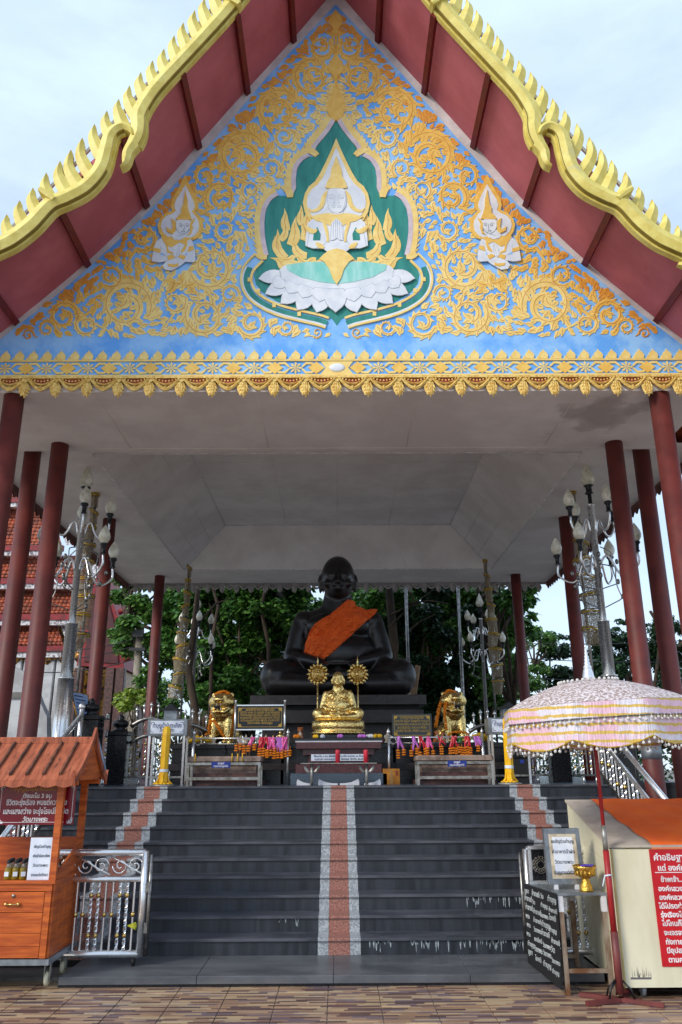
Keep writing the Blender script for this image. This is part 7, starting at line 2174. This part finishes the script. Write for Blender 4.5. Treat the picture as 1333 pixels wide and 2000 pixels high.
def umbrella(ux, uy, label, mval, rim_px=172, rot=0.0, tilt=(0, 0)):
    t = thing('ceremonial_umbrella', label, 'umbrella', (ux, uy, 0), 'tasselled ceremonial umbrellas')
    n = 8; Rr = .83
    zr0 = 2.34; zt0 = 2.58
    seg = 8
    tm = Matrix.Rotation(tilt[1], 3, 'Y') @ Matrix.Rotation(tilt[0], 3, 'X')
    def T(v):
        v = Vector(v); c = Vector((0, 0, 2.4)); return tm @ (v - c) + c
    mb = MB(); N_ = n * 3; rings = 7
    for j in range(rings + 1):
        u = j / rings
        for k in range(N_):
            a = rot + 2 * PI * k / N_; fr = (k % 3) / 3
            sc = 1 / max(math.cos((fr - .0) * 2 * PI / n - (PI / n)) / math.cos(PI / n), .5) if False else math.cos(PI / n) / math.cos((fr * 2 * PI / n) - PI / n)
            r = Rr * u * sc
            z = zt0 + (zr0 - zt0) * (u ** 1.75)
            mb.v.append(T((r * math.cos(a), r * math.sin(a), z)))
    for j in range(rings):
        for k in range(N_):
            k2 = (k + 1) % N_
            mb.f.append([j * N_ + k, (j + 1) * N_ + k, (j + 1) * N_ + k2, j * N_ + k2]); mb.m.append(0); mb.s.append(True)
    part(mb, 'lace_canopy', M_ul, t, (0, 0, 0))
    # two tier valance with scalloped hem
    def rimpt(s, r_, z):
        k = int(s) % n; f = s - int(s)
        a0, a1 = rot + 2 * PI * k / n, rot + 2 * PI * (k + 1) / n
        return T(((math.cos(a0) * (1 - f) + math.cos(a1) * f) * r_, (math.sin(a0) * (1 - f) + math.sin(a1) * f) * r_, z))
    for tier, (z1_, z0_, rr, scal) in enumerate(((zr0 - .002, zr0 - .13, Rr * 1.0, 0), (zr0 - .10, zr0 - .29, Rr * .99, .075))):
        mb = MB(); M_ = 96
        for j in range(5):
            for i in range(M_):
                s = i * n / M_
                hem = z0_ - scal * abs(math.sin(PI * (s * 1.0)))
                z = z1_ + (hem - z1_) * j / 4
                mb.v.append(rimpt(s, rr + .012 * math.sin(i * 1.9) * (j / 4), z))
        for j in range(4):
            for i in range(M_):
                i2 = (i + 1) % M_
                mb.f.append([j * M_ + i, (j + 1) * M_ + i, (j + 1) * M_ + i2, j * M_ + i2]); mb.m.append(0); mb.s.append(True)
        part(mb, 'valance', mval, t, (0, 0, 0))
        hemt = MB()
        hemt.tube([rimpt(i * n / 96, rr + .006, z0_ - scal * abs(math.sin(PI * i * n / 96))) for i in range(96)], .006, 5, closed=True)
        part(hemt, 'hem_cord', M_lacegold if tier else M_steeldk, t, (0, 0, 0))
        pm = MB(); Q = 112
        for i in range(Q):
            s = i * n / Q
            z = z0_ - scal * abs(math.sin(PI * s)) - .022 - (.014 if i % 2 else 0)
            c = rimpt(s, rr + .012, z); pm.ball(c, .0135, 6, 4)
            pm.tube([c, c + Vector((0, 0, .03))], .002, 3)
        o = part(pm, 'pompom', M_pom, t, (0, 0, 0)); o['kind'] = 'stuff'
    pm = MB()
    for i in range(34):
        a = i * 2 * PI / 34; pm.ball(T((math.cos(a) * .26, math.sin(a) * .26, zt0 - .02)), .015, 6, 4)
    o = part(pm, 'crown_pompom', M_pom, t, (0, 0, 0)); o['kind'] = 'stuff'
    for k in range(n):
        a = rot + 2 * PI * k / n
        part(MB().tube([T((0, 0, zt0 - .04)), T((math.cos(a) * Rr * .98, math.sin(a) * Rr * .98, zr0 - .01))], .006, 5), 'rib', M_polered, t, (0, 0, 0))
        part(MB().tube([T((0, 0, zt0 - .42)), T((math.cos(a) * Rr * .55, math.sin(a) * Rr * .55, zr0 + .09))], .005, 5), 'stretcher', M_polered, t, (0, 0, 0))
    part(MB().lathe([(.05, zt0 - .01), (.055, zt0 + .01), (.05, zt0 + .05), (.035, zt0 + .1), (.04, zt0 + .11), (.026, zt0 + .13), (.03, zt0 + .145), (.02, zt0 + .16), (.026, zt0 + .175), (.017, zt0 + .19), (.021, zt0 + .205), (.013, zt0 + .22), (.017, zt0 + .235), (.01, zt0 + .25), (.013, zt0 + .265), (.007, zt0 + .29), (.011, zt0 + .3), (.001, zt0 + .32)], (0, 0, 0), 14), 'finial', M_steel, t, (0, 0, 0))
    zj = 1.12
    part(MB().tube([(0, 0, zj + .0), (0, 0, zt0)], .017, 12), 'upper_pole', M_polered, t, (0, 0, 0))
    part(MB().tube([(0, 0, zj + .02), (0, 0, zj + .22)], .022, 12), 'steel_collar', M_galv, t, (0, 0, 0))
    part(MB().tube([(0, 0, .5), (0, 0, zj + .019)], .026, 12), 'lower_pole', M_polered, t, (0, 0, 0))
    part(MB().tube([(0, 0, .07), (0, 0, .52)], .032, 12), 'base_socket', M_polebrown, t, (0, 0, 0))
    part(MB().tube([(.03, 0, .94), (0, -.035, .95), (-.03, 0, .94), (0, .035, .93)], .008, 6, closed=True).tube([(-.03, 0, .94), (-.06, -.01, .86)], .006, 5), 'tied_cord', M_paper, t, (0, 0, 0))
    for a in (R(-30), R(200), R(150), R(60)):
        ca, sa = math.cos(a), math.sin(a)
        part(MB().box((ca * .16, sa * .16, .022 + .001), (.34, .045, .03), a), 'base_foot', M_polebrown, t, (0, 0, 0))
        part(MB().tube([(ca * .03, sa * .03, .16), (ca * .09, sa * .09, .1), (ca * .11, sa * .11, .035)], .008, 6), 'brace', M_blackmetal, t, (0, 0, 0))
    return t
up = P(1213, 1950, 7.25)
bin_ = thing('waste_bin', 'black waste bin with a small blue label behind the right yellow candle', 'bin', (wx(1018, 1500, 12.1), 12.1, PZ))
part(MB().bev(bin_.location.x - .14, bin_.location.x + .14, 12.0, 12.25, PZ, PZ + .36, .02), 'bin_body', M_blackmat, bin_)
part(MB().bev(bin_.location.x - .15, bin_.location.x + .15, 11.99, 12.26, PZ + .361, PZ + .4, .015), 'lid', M_blackmetal, bin_)
part(MB().bb(bin_.location.x - .03, bin_.location.x + .03, 11.996, 11.999, PZ + .28, PZ + .33), 'blue_label', M_bluesign, bin_)
umbrella(up.x, 7.25, 'lace topped umbrella with pink and gold tasselled valance on a red pole beside the cabinet', M_val, rot=.25, tilt=(0, R(-3.0)))
umbrella(P(1540, 1500, 7.9).x, 7.9, 'second umbrella with an orange valance, cut off by the right edge', M_val2, rot=.1)
# ------------------------------------------------------------------ temple hall beyond on the left
def TP(px, py, Y=30.0): return P(px, py, Y)
tem = thing('temple_hall', 'old temple hall with stacked red tiled roofs at the far left', 'temple', (TP(60, 1440).x, 31, 0))
def tile_slope(pts, rows, name='roof_tiles', m=None):
    """pts: four corners (top-left, top-right, bottom-right, bottom-left); overlapping courses of real tiles"""
    tl, tr, br, bl = [Vector(p) for p in pts]
    mb = MB(); cols_ = max(int((br - bl).length / .17), 3)
    nrm = (tr - tl).cross(bl - tl).normalized()
    if nrm.y > 0: nrm = -nrm
    for r in range(rows):
        v0, v1 = r / rows, (r + 1.25) / rows
        v1 = min(v1, 1)
        for c in range(cols_):
            u0, u1 = (c + .04 + (.5 if r % 2 else 0)) / cols_, (c + .96 + (.5 if r % 2 else 0)) / cols_
            u1 = min(u1, 1)
            if u0 >= 1: continue
            def q(u, v, l): return (tl + (tr - tl) * u) * (1 - v) + (bl + (br - bl) * u) * v + nrm * l
            um, vm = (u0 + u1) / 2, v1
            mb.add([q(u0, v0, .0), q(um, v0, .03), q(u1, v0, .0), q(u1, v1 - .2 / rows, .05), q(um, v1, .10), q(u0, v1 - .2 / rows, .05), q(um, v1, .02)],
                   [(0, 5, 4, 1), (1, 4, 3, 2), (5, 6, 4), (4, 6, 3)])
    o = part(mb, name, m or M_temtile, tem); o['kind'] = 'stuff'
    return o
# tiers: (x left, x right top, x right bottom, y top, y bottom, Y)
tiers = [(-140, 45, 55, 930, 972, 33.0), (-140, 100, 122, 985, 1066, 32.4), (-140, 168, 178, 1086, 1130, 31.8), (-140, 160, 172, 1144, 1200, 31.2), (-140, 112, 125, 1217, 1262, 30.6)]
for i, (xl_, xt, xb, yt, yb, Y) in enumerate(tiers):
    tl, tr, br, bl = P(xl_, yt, Y + 1.6), P(xt, yt, Y + 1.6), P(xb, yb, Y), P(xl_, yb, Y)
    tile_slope([tl, tr, br, bl], max(5, int((yb - yt) / 6.5)))
    h = .26
    xx0, xx1 = bl.x, P(xb + 3, yb, Y).x
    part(MB().bb(xx0, xx1, Y - .12, Y + .1, bl.z - h, bl.z - .02), 'red_fascia', M_temred, tem)
    part(MB().bb(xx0, xx1 - .1, Y - .06, Y + .2, bl.z - h - .2, bl.z - h - .001), 'white_verge', M_temwhite, tem)
    # stained white barge running up the right edge with serpent spikes
    a, b = P(xt + 3, yt - 6, Y + 1.6), P(xb + 8, yb, Y)
    mb = MB(); d = b - a
    mb.add([a, a + Vector((.28, 0, .1)), b + Vector((.28, 0, .1)), b, a + Vector((0, .2, .25)), a + Vector((.28, .2, .35)), b + Vector((.28, .2, .35)), b + Vector((0, .2, .25))], [(0, 3, 2, 1), (4, 5, 6, 7), (0, 1, 5, 4), (1, 2, 6, 5), (2, 3, 7, 6), (3, 0, 4, 7)])
    part(mb, 'stained_barge', M_temwhite, tem)
    for k in range(5):
        p = a + d * (k + .5) / 5 + Vector((.2, 0, .2))
        part(MB().tube([p, p + Vector((.1, 0, .22)), p + Vector((.02, 0, .42))], [.07, .05, .005], 6), 'serpent_scale', M_temred if k % 2 else M_temgold, tem)
    part(MB().tube([b + Vector((.2, 0, .1)), b + Vector((.42, 0, .2)), b + Vector((.5, 0, .5)), b + Vector((.4, 0, .85))], [.1, .09, .05, .01], 7), 'roof_horn', M_temred, tem)
# walls under the tiers
Yw = 32.6
a, b = P(-140, 1262, Yw), P(178, 1440, Yw)
part(MB().bb(a.x, P(150, 1270, Yw).x, Yw, Yw + 6, 0, P(60, 1268, Yw).z), 'wall', M_temgold, tem)
for i in range(5):
    Yk = 31.0
    x = P(28 + i * 32, 1350, Yk).x
    zt_k = P(60, 1275, Yk).z
    part(MB().bev(x - .28, x + .28, Yk - .28, Yk + .28, 0, zt_k, .03), 'white_column', M_wallgrey, tem)
    part(MB().lathe([(.3, zt_k - .5), (.42, zt_k - .2), (.4, zt_k - .02)], (x, Yk, 0), 8), 'capital', M_temgold, tem)
part(MB().bb(P(-140, 1000, 33).x, P(40, 1000, 34).x, 34, 38, 0, P(20, 960, 34).z).bb(P(-140, 1000, 33).x, P(160, 1100, 34).x, 33.6, 38, 0, P(20, 1090, 34).z), 'body', M_temgold, tem)
# red gable wing to the right
Yg2 = 30.2
gp = [P(x, y, Yg2) for x, y in ((196, 1098), (214, 1160), (230, 1200), (240, 1258), (243, 1306), (150, 1300), (168, 1200))]
part(MB().prism([(p.x, p.z) for p in gp], Yg2, Yg2 + 2.5), 'wing_gable', M_temred, tem)
gp2 = [P(x, y, Yg2) for x, y in ((196, 1120), (210, 1165), (222, 1210), (230, 1262), (232, 1296), (165, 1292), (178, 1200))]
part(MB().prism([(p.x, p.z) for p in gp2], Yg2 - .06, Yg2 - .002), 'gable_field', mat('temple_maroon', srgb(90, 22, 28), .5, vs=4, col2=srgb(60, 14, 20)), tem)
for (x, y) in ((232, 1196), (240, 1240), (243, 1288)):
    p = P(x, y, Yg2); part(MB().tube([p, p + Vector((.25, 0, .1)), p + Vector((.32, 0, .5)), p + Vector((.25, 0, .8))], [.12, .1, .05, .01], 7), 'roof_horn', M_temred, tem)
part(MB().bb(P(120, 1300, Yg2).x, P(236, 1300, Yg2).x, Yg2 + .2, Yg2 + 2.2, 0, P(200, 1305, Yg2).z), 'wing_wall', M_temgold, tem)
for px in (150, 180, 212, 232):
    x = P(px, 1350, Yg2 - .3).x
    part(MB().bev(x - .16, x + .16, Yg2 - .3, Yg2 + .0, 0, P(200, 1306, Yg2).z, .02), 'wing_column', M_stonedk if px != 180 else M_wallgrey, tem)

# grey white wall of a side building behind the left columns
sbw = thing('side_wall', 'grey white plastered wall stepping down behind the left red columns', 'wall', (P(45, 1440, 16).x, 16.2, 0))
pp_ = [P(x, y, 16) for x, y in ((-60, 1290), (22, 1300), (60, 1318), (78, 1370), (92, 1400), (92, 1470))]
part(MB().prism([(p.x, p.z) for p in pp_] + [(pp_[-1].x, 0), (pp_[0].x, 0)], 16, 16.25), 'wall_face', M_wallgrey, sbw)
part(MB().bb(pp_[0].x, pp_[3].x, 15.96, 15.998, P(40, 1352, 16).z - .12, P(40, 1352, 16).z), 'stain_band', mat('grey_band', srgb(120, 118, 114), .8), sbw)

# small wooden house and lilac eave by the trees
hs = thing('wooden_house', 'small brown wooden house with a lilac eave seen between the left columns', 'house', (P(245, 1400, 34).x, 35, 0))
a, b = P(196, 1385, 34), P(262, 1345, 34)
nb2 = 10
for i in range(nb2):
    x0 = a.x + (b.x - a.x) * i / nb2; x1 = a.x + (b.x - a.x) * (i + 1) / nb2 - .03
    part(MB().bb(x0, x1, 34, 34.1, 0, b.z), 'wall_board', mat('house_board', srgb(134, 84, 56), .8, vs=3, col2=srgb(96, 60, 42)), hs)
part(MB().bb(a.x, b.x, 34.101, 38, 0, b.z - .1), 'body', M_stonedk, hs)
e0, e1 = P(208, 1312, 33.6), P(268, 1338, 33.6)
part(MB().add([e0, e1, e1 + Vector((0, 0, -.22)), e0 + Vector((0, 0, -.22))] + [v + Vector((0, 4.5, 0)) for v in (e0, e1, e1 + Vector((0, 0, -.22)), e0 + Vector((0, 0, -.22)))], [(0, 3, 2, 1), (4, 5, 6, 7), (0, 1, 5, 4), (1, 2, 6, 5), (2, 3, 7, 6), (3, 0, 4, 7)]), 'lilac_eave', mat('lilac_paint', srgb(190, 160, 196), .6), hs)

# ------------------------------------------------------------------ trees
def leaf_mat(name, c1, c2, c3):
    m = bpy.data.materials.new(name); m.use_nodes = True
    t = m.node_tree; b = t.nodes['Principled BSDF']; N = t.nodes.new; L = t.links.new
    g = N('ShaderNodeNewGeometry')
    r = N('ShaderNodeValToRGB'); r.color_ramp.elements[0].color = c1; r.color_ramp.elements[1].color = c3
    e = r.color_ramp.elements.new(.5); e.color = c2
    L(g.outputs['Random Per Island'], r.inputs[0]); L(r.outputs[0], b.inputs['Base Color'])
    b.inputs['Roughness'].default_value = .38
    b.inputs['Specular IOR Level'].default_value = .6
    tr = N('ShaderNodeBsdfTranslucent'); L(r.outputs[0], tr.inputs[0])
    mx = N('ShaderNodeMixShader'); mx.inputs[0].default_value = .28
    o = [n for n in t.nodes if n.type == 'OUTPUT_MATERIAL'][0]
    L(b.outputs[0], mx.inputs[1]); L(tr.outputs[0], mx.inputs[2]); L(mx.outputs[0], o.inputs[0])
    return m
M_leafd = leaf_mat('deep_green_leaf', srgb(44, 78, 34), srgb(64, 108, 46), srgb(110, 154, 70))
M_leafm = leaf_mat('mid_green_leaf', srgb(56, 92, 42), srgb(84, 128, 58), srgb(136, 174, 88))
M_leafy = leaf_mat('yellow_green_leaf', srgb(90, 120, 40), srgb(130, 156, 50), srgb(170, 184, 70))
M_leafb = leaf_mat('blue_green_leaf', srgb(30, 50, 34), srgb(42, 70, 44), srgb(60, 92, 54))
def leaves(rnd, blobs, n, size, droop=.6, shape='oval'):
    mb = MB(); V, F = mb.v, mb.f
    tot = sum(b[1][0] * b[1][2] for b in blobs)
    for (c, r) in blobs:
        k = int(n * r[0] * r[2] / tot)
        for i in range(k):
            a = rnd.random() * 2 * PI; u = rnd.uniform(-1, 1); rr = rnd.random() ** .38
            s = math.sqrt(1 - u * u)
            p = (c[0] + r[0] * rr * s * math.cos(a), c[1] + r[1] * rr * s * math.sin(a), c[2] + r[2] * rr * u)
            th = rnd.random() * 2 * PI; ph = -droop * rnd.random() - .15
            L_ = size * rnd.uniform(.6, 1.25); w_ = L_ * rnd.uniform(.34, .5)
            d = (math.cos(th) * math.cos(ph), math.sin(th) * math.cos(ph), math.sin(ph))
            tw = rnd.uniform(-.9, .9)
            sx, sy, sz_ = -math.sin(th) * math.cos(tw), math.cos(th) * math.cos(tw), math.sin(tw)
            b0 = len(V)
            V.append(p)
            V.append((p[0] + d[0] * L_ * .45 + sx * w_, p[1] + d[1] * L_ * .45 + sy * w_, p[2] + d[2] * L_ * .45 + sz_ * w_))
            V.append((p[0] + d[0] * L_, p[1] + d[1] * L_, p[2] + d[2] * L_ - L_ * .12))
            V.append((p[0] + d[0] * L_ * .45 - sx * w_, p[1] + d[1] * L_ * .45 - sy * w_, p[2] + d[2] * L_ * .45 - sz_ * w_))
            F.append([b0, b0 + 1, b0 + 2, b0 + 3])
    mb.m = [0] * len(F); mb.s = [False] * len(F)
    return mb
def tree(x, y, h, blobs, n, size, m, label, seed, trunk=.16, limbs=True, group='trees behind the shrine', barkm=None, z0=0, kind='broadleaf_tree'):
    rnd = random.Random(seed)
    t = thing(kind, label, 'tree', (x, y, z0), group)
    pts = [(x + rnd.uniform(-.2, .2) * i, y + rnd.uniform(-.15, .15) * i, z0 + h * i / 5) for i in range(6)]
    part(MB().tube(pts, [trunk * .6 * (1 - .13 * i) for i in range(6)], 10), 'trunk', barkm or M_bark, t)
    if limbs:
        for b in blobs[:14]:
            p0 = Vector(pts[rnd.randint(2, 4)]); p1 = Vector(b[0])
            mid = (p0 + p1) / 2 + Vector((rnd.uniform(-.3, .3), rnd.uniform(-.3, .3), rnd.uniform(-.1, .5)))
            part(MB().tube([p0, mid, p1], [trunk * .45, trunk * .3, trunk * .08], 7), 'limb', barkm or M_bark, t)
    part(leaves(rnd, blobs, n, size), 'crown', m, t)
    return t
def bl(lst, Y, sp=1.2, ry=1.0):
    """blobs from (px, py, rx px, rz px[, dy])"""
    o = []
    for q in lst:
        px, py, rx, rz = q[:4]; dy = q[4] if len(q) > 4 else 0
        p = P(px, py, Y + dy); k = mpp(p); o.append(((p.x, p.y, p.z), (rx * k, max(rx, rz) * k * ry, rz * k)))
    return o
rb3 = random.Random(21)
def scatter(x0, x1, y0, y1, n, r0, r1, dy=2.0, dens=None):
    o = []
    for i in range(n):
        x, y = rb3.uniform(x0, x1), rb3.uniform(y0, y1)
        if dens and not dens(x, y): continue
        r = rb3.uniform(r0, r1); o.append((x, y, r, r * rb3.uniform(.6, .9), rb3.uniform(-dy, dy)))
    return o
TY = 24.5
X = lambda px, Y: P(px, 1400, Y).x
tree(X(285, 26), 26, 8, bl(scatter(232, 345, 1100, 1270, 26, 18, 30) + scatter(250, 330, 1270, 1330, 5, 14, 22), 26, ry=.8), 11000, .17, M_leafm, 'leafy tree behind the left rear column, lit pale green', 1)
tree(X(390, 25), 25, 9, bl(scatter(330, 470, 1080, 1330, 34, 20, 34), TY + .5, ry=.8), 15000, .17, M_leafd, 'dense dark tree behind the black statue on its left', 2, .3)
tree(X(430, 27), 27, 5.5, bl(scatter(400, 560, 1240, 1420, 22, 18, 30), 27), 9000, .17, M_leafm, 'lower green tree rising behind the left gold tiger', 6, .2)
tree(X(560, 24.5), 24.5, 9, bl(scatter(460, 640, 1080, 1290, 34, 22, 36), TY), 15000, .17, M_leafd, 'dense dark tree directly behind the left shoulder of the statue', 3, .3)
tree(X(750, 24.5), 24.5, 9, bl(scatter(680, 850, 1080, 1300, 34, 22, 36), TY), 15000, .17, M_leafd, 'dense dark tree behind the orange shoulder of the statue', 4, .34)
tree(X(850, 26), 26, 8.5, bl(scatter(800, 980, 1100, 1400, 40, 22, 36), TY + 1), 16000, .17, M_leafd, 'broad dark tree behind the right gold tiger', 5, .3)
tree(X(1000, 22.5), 22.5, 8, bl(scatter(955, 1040, 1120, 1200, 14, 12, 20) + scatter(1015, 1050, 1180, 1240, 6, 7, 12), 22.5), 2600, .21, M_leafd, 'tree with drooping leaf sprays over the rear right corner', 7, .16)
tree(X(1040, 32), 32, 7, bl(scatter(1000, 1075, 1225, 1400, 26, 7, 20), 32), 5000, .15, M_leafm, 'thin airy tree beyond the right rear column', 8, .12, group='trees beyond the yard on the right')
tree(X(1110, 34), 34, 6, bl(scatter(1060, 1170, 1270, 1430, 30, 14, 24) + scatter(1085, 1120, 1240, 1270, 4, 6, 10), 34), 9000, .17, M_leafb, 'dark green tree behind the spire of the pink umbrella', 9, .25, group='trees beyond the yard on the right')
tree(X(1225, 33), 33, 7, bl(scatter(1160, 1300, 1235, 1450, 44, 16, 30) + scatter(1200, 1230, 1210, 1240, 4, 6, 9), 33), 13000, .17, M_leafb, 'large dark tree between the two leaning right columns', 10, .3, group='trees beyond the yard on the right')
tree(X(1330, 33), 33, 8, bl(scatter(1290, 1420, 1215, 1450, 40, 16, 30), 33), 12000, .17, M_leafb, 'large dark tree cut by the right edge of the picture', 11, .3, group='trees beyond the yard on the right')
tree(X(255, 22), 22, 2.6, bl(scatter(228, 285, 1340, 1385, 14, 7, 14), 22), 1300, .12, M_leafy, 'small yellow green shrub behind the left fence', 12, .05, group=None, kind='shrub')
tree(X(330, 26), 30, 4, bl(scatter(300, 420, 1330, 1430, 20, 14, 24), 30), 5000, .16, M_leafm, 'low green bush behind the left sign box', 13, .1, group=None, kind='bush')
tree(X(600, 29), 29, 7, bl(scatter(440, 700, 1200, 1430, 44, 24, 38), 29), 9000, .2, M_leafb, 'shadowy tree filling the gap behind the statue', 14, .25)
# hanging roots / trunks behind the statue
for i, (px, Y, y0, y1, r, lb) in enumerate(((415, 22.2, 1120, 1250, .05, 'brown trunk left of the statue, leaning right'), (525, 22.3, 1120, 1260, .05, 'brown trunk beside the head of the statue'), 
                                           (752, 21.8, 1130, 1400, .13, 'thick pale trunk right of the orange sash'), (388, 21, 1210, 1420, .1, 'dark trunk beside the left rear lamp post'))):
    p0, p1 = P(px, y1, Y), P(px - 6 + (i % 3) * 6, y0, Y)
    t = thing('tree_trunk', lb, 'tree', (p0.x, Y, 0), 'bare trunks behind the shrine')
    part(MB().tube([(p0.x + .1, Y, 0), (p0.x, Y, p0.z), ((p0.x + p1.x) / 2 + .22 * (-1) ** i, Y, (p0.z + p1.z) / 2), (p1.x, Y, p1.z), (p1.x + .05, Y, p1.z + 1.6)], [r * 1.2, r * 1.1, r, r * .85, r * .5], 8), 'trunk', M_bark, t)
    part(MB().tube([(p1.x, Y, p1.z - .2), (p1.x + .5, Y + .3, p1.z + .5), (p1.x + 1.0, Y + .4, p1.z + .7)], [r * .5, r * .3, r * .1], 6), 'limb', M_bark, t)
p0, p1 = P(808, 1352, 20.6), P(817, 1300, 20.6)
tr_ = thing('cut_branch', 'pale sawn branch standing right of the statue knee', 'branch', (p0.x, 20.6, 0))
part(MB().tube([(p0.x - .05, 20.6, 0), (p0.x, 20.6, p0.z), (p1.x, 20.6, p1.z)], [.11, .09, .07], 10), 'wood', M_barkpale, tr_)
for q_, (px, Y, lb) in enumerate(((470, 23.4, 'lower leafy tree left of the statue'), (840, 23.4, 'lower leafy tree right of the statue'), (930, 24.2, 'pale leafy tree near the right rear column'))):
    tree(X(px, Y), Y, 6, bl(scatter(px - 80, px + 80, 1130, 1410, 42, 20, 34, 1.2), Y), 15000, .17, (M_leafd, M_leafb, M_leafm)[q_], lb, 40 + q_, .14)
br = MB()
for (x0, y0, x1, y1) in ((760, 1225, 850, 1150), (765, 1200, 830, 1180), (800, 1178, 880, 1180), (790, 1240, 850, 1200), (795, 1150, 812, 1180)):
    a, b = P(x0, y0, 21.5), P(x1, y1, 21.5)
    br.tube([a, (a + b) / 2 + Vector((0, 0, .08)), b], [.03, .022, .01], 6)
solo(br, 'bare_branches', M_bark, 'tangle of bare branches right of the statue head', 'branches', kind=None)
# poles and wires
up_ = thing('utility_pole', 'weathered concrete utility pole behind the left fence', 'pole', (P(265, 1400, 25).x, 25, 0))
x = P(262, 1400, 25).x
part(MB().lathe([(.17, 0), (.12, P(280, 1222, 25).z)], (x, 25, 0), 10), 'shaft', M_pole, up_)
part(MB().box((x, 24.78, P(270, 1270, 25).z), (.5, .08, .1)), 'cable_bracket', M_wire, up_)
part(MB().box((x, 24.78, P(270, 1240, 25).z), (.34, .1, .2)), 'cable_box', M_wire, up_)
for px, lb, dx in ((801, 'thin blue grey steel pole behind the statue, right of the trunk', 0), (905, 'thin steel pole right of the black statue', 4)):
    xx = P(px, 1400, 21).x
    solo(MB().tube([(xx, 21, 0), (xx + dx * .01, 21, P(px, 1135, 21).z)], .05, 8), 'steel_pole', M_steeldk, lb, 'pole', 'thin steel poles behind the shrine')
for i, (x0, y0, x1, y1, sag, lb) in enumerate(((60, 1272, 262, 1250, .3, 'upper cable crossing in front of the temple hall'), (60, 1290, 262, 1262, .35, 'middle cable crossing in front of the temple hall'), (60, 1312, 262, 1288, .4, 'lower cable crossing in front of the temple hall'),
                                      (262, 1268, 420, 1300, .5, 'cable running from the utility pole into the trees'), (1000, 1256, 1400, 1246, .3, 'upper cable crossing the sky at right'), (1000, 1284, 1400, 1290, .3, 'middle cable crossing the sky at right'), (1000, 1322, 1400, 1326, .3, 'lower cable crossing the sky at right'))):
    Yw2 = 25 if x0 < 900 else 30
    a, b = P(x0, y0, Yw2), P(x1, y1, Yw2)
    pts = [a + (b - a) * u - Vector((0, 0, sag * 4 * u * (1 - u) * .4)) for u in [k / 10 for k in range(11)]]
    solo(MB().tube(pts, .016, 5), 'power_cable', M_wire, lb, 'cable', 'power cables')
# far hedge line closing the horizon
hd = []
rh = random.Random(9)
for i in range(60):
    xx = -70 + i * 2.4 + rh.uniform(-1, 1); hd.append(((xx, 62 + rh.uniform(-3, 3), 1.2 + rh.random()), (2.4, 2, 2.2 + rh.random() * 1.6)))
o = solo(leaves(rh, hd, 16000, .42), 'distant_woodland', M_leafb, kind='stuff', label='dark line of woodland closing the view behind everything', cat='woodland')
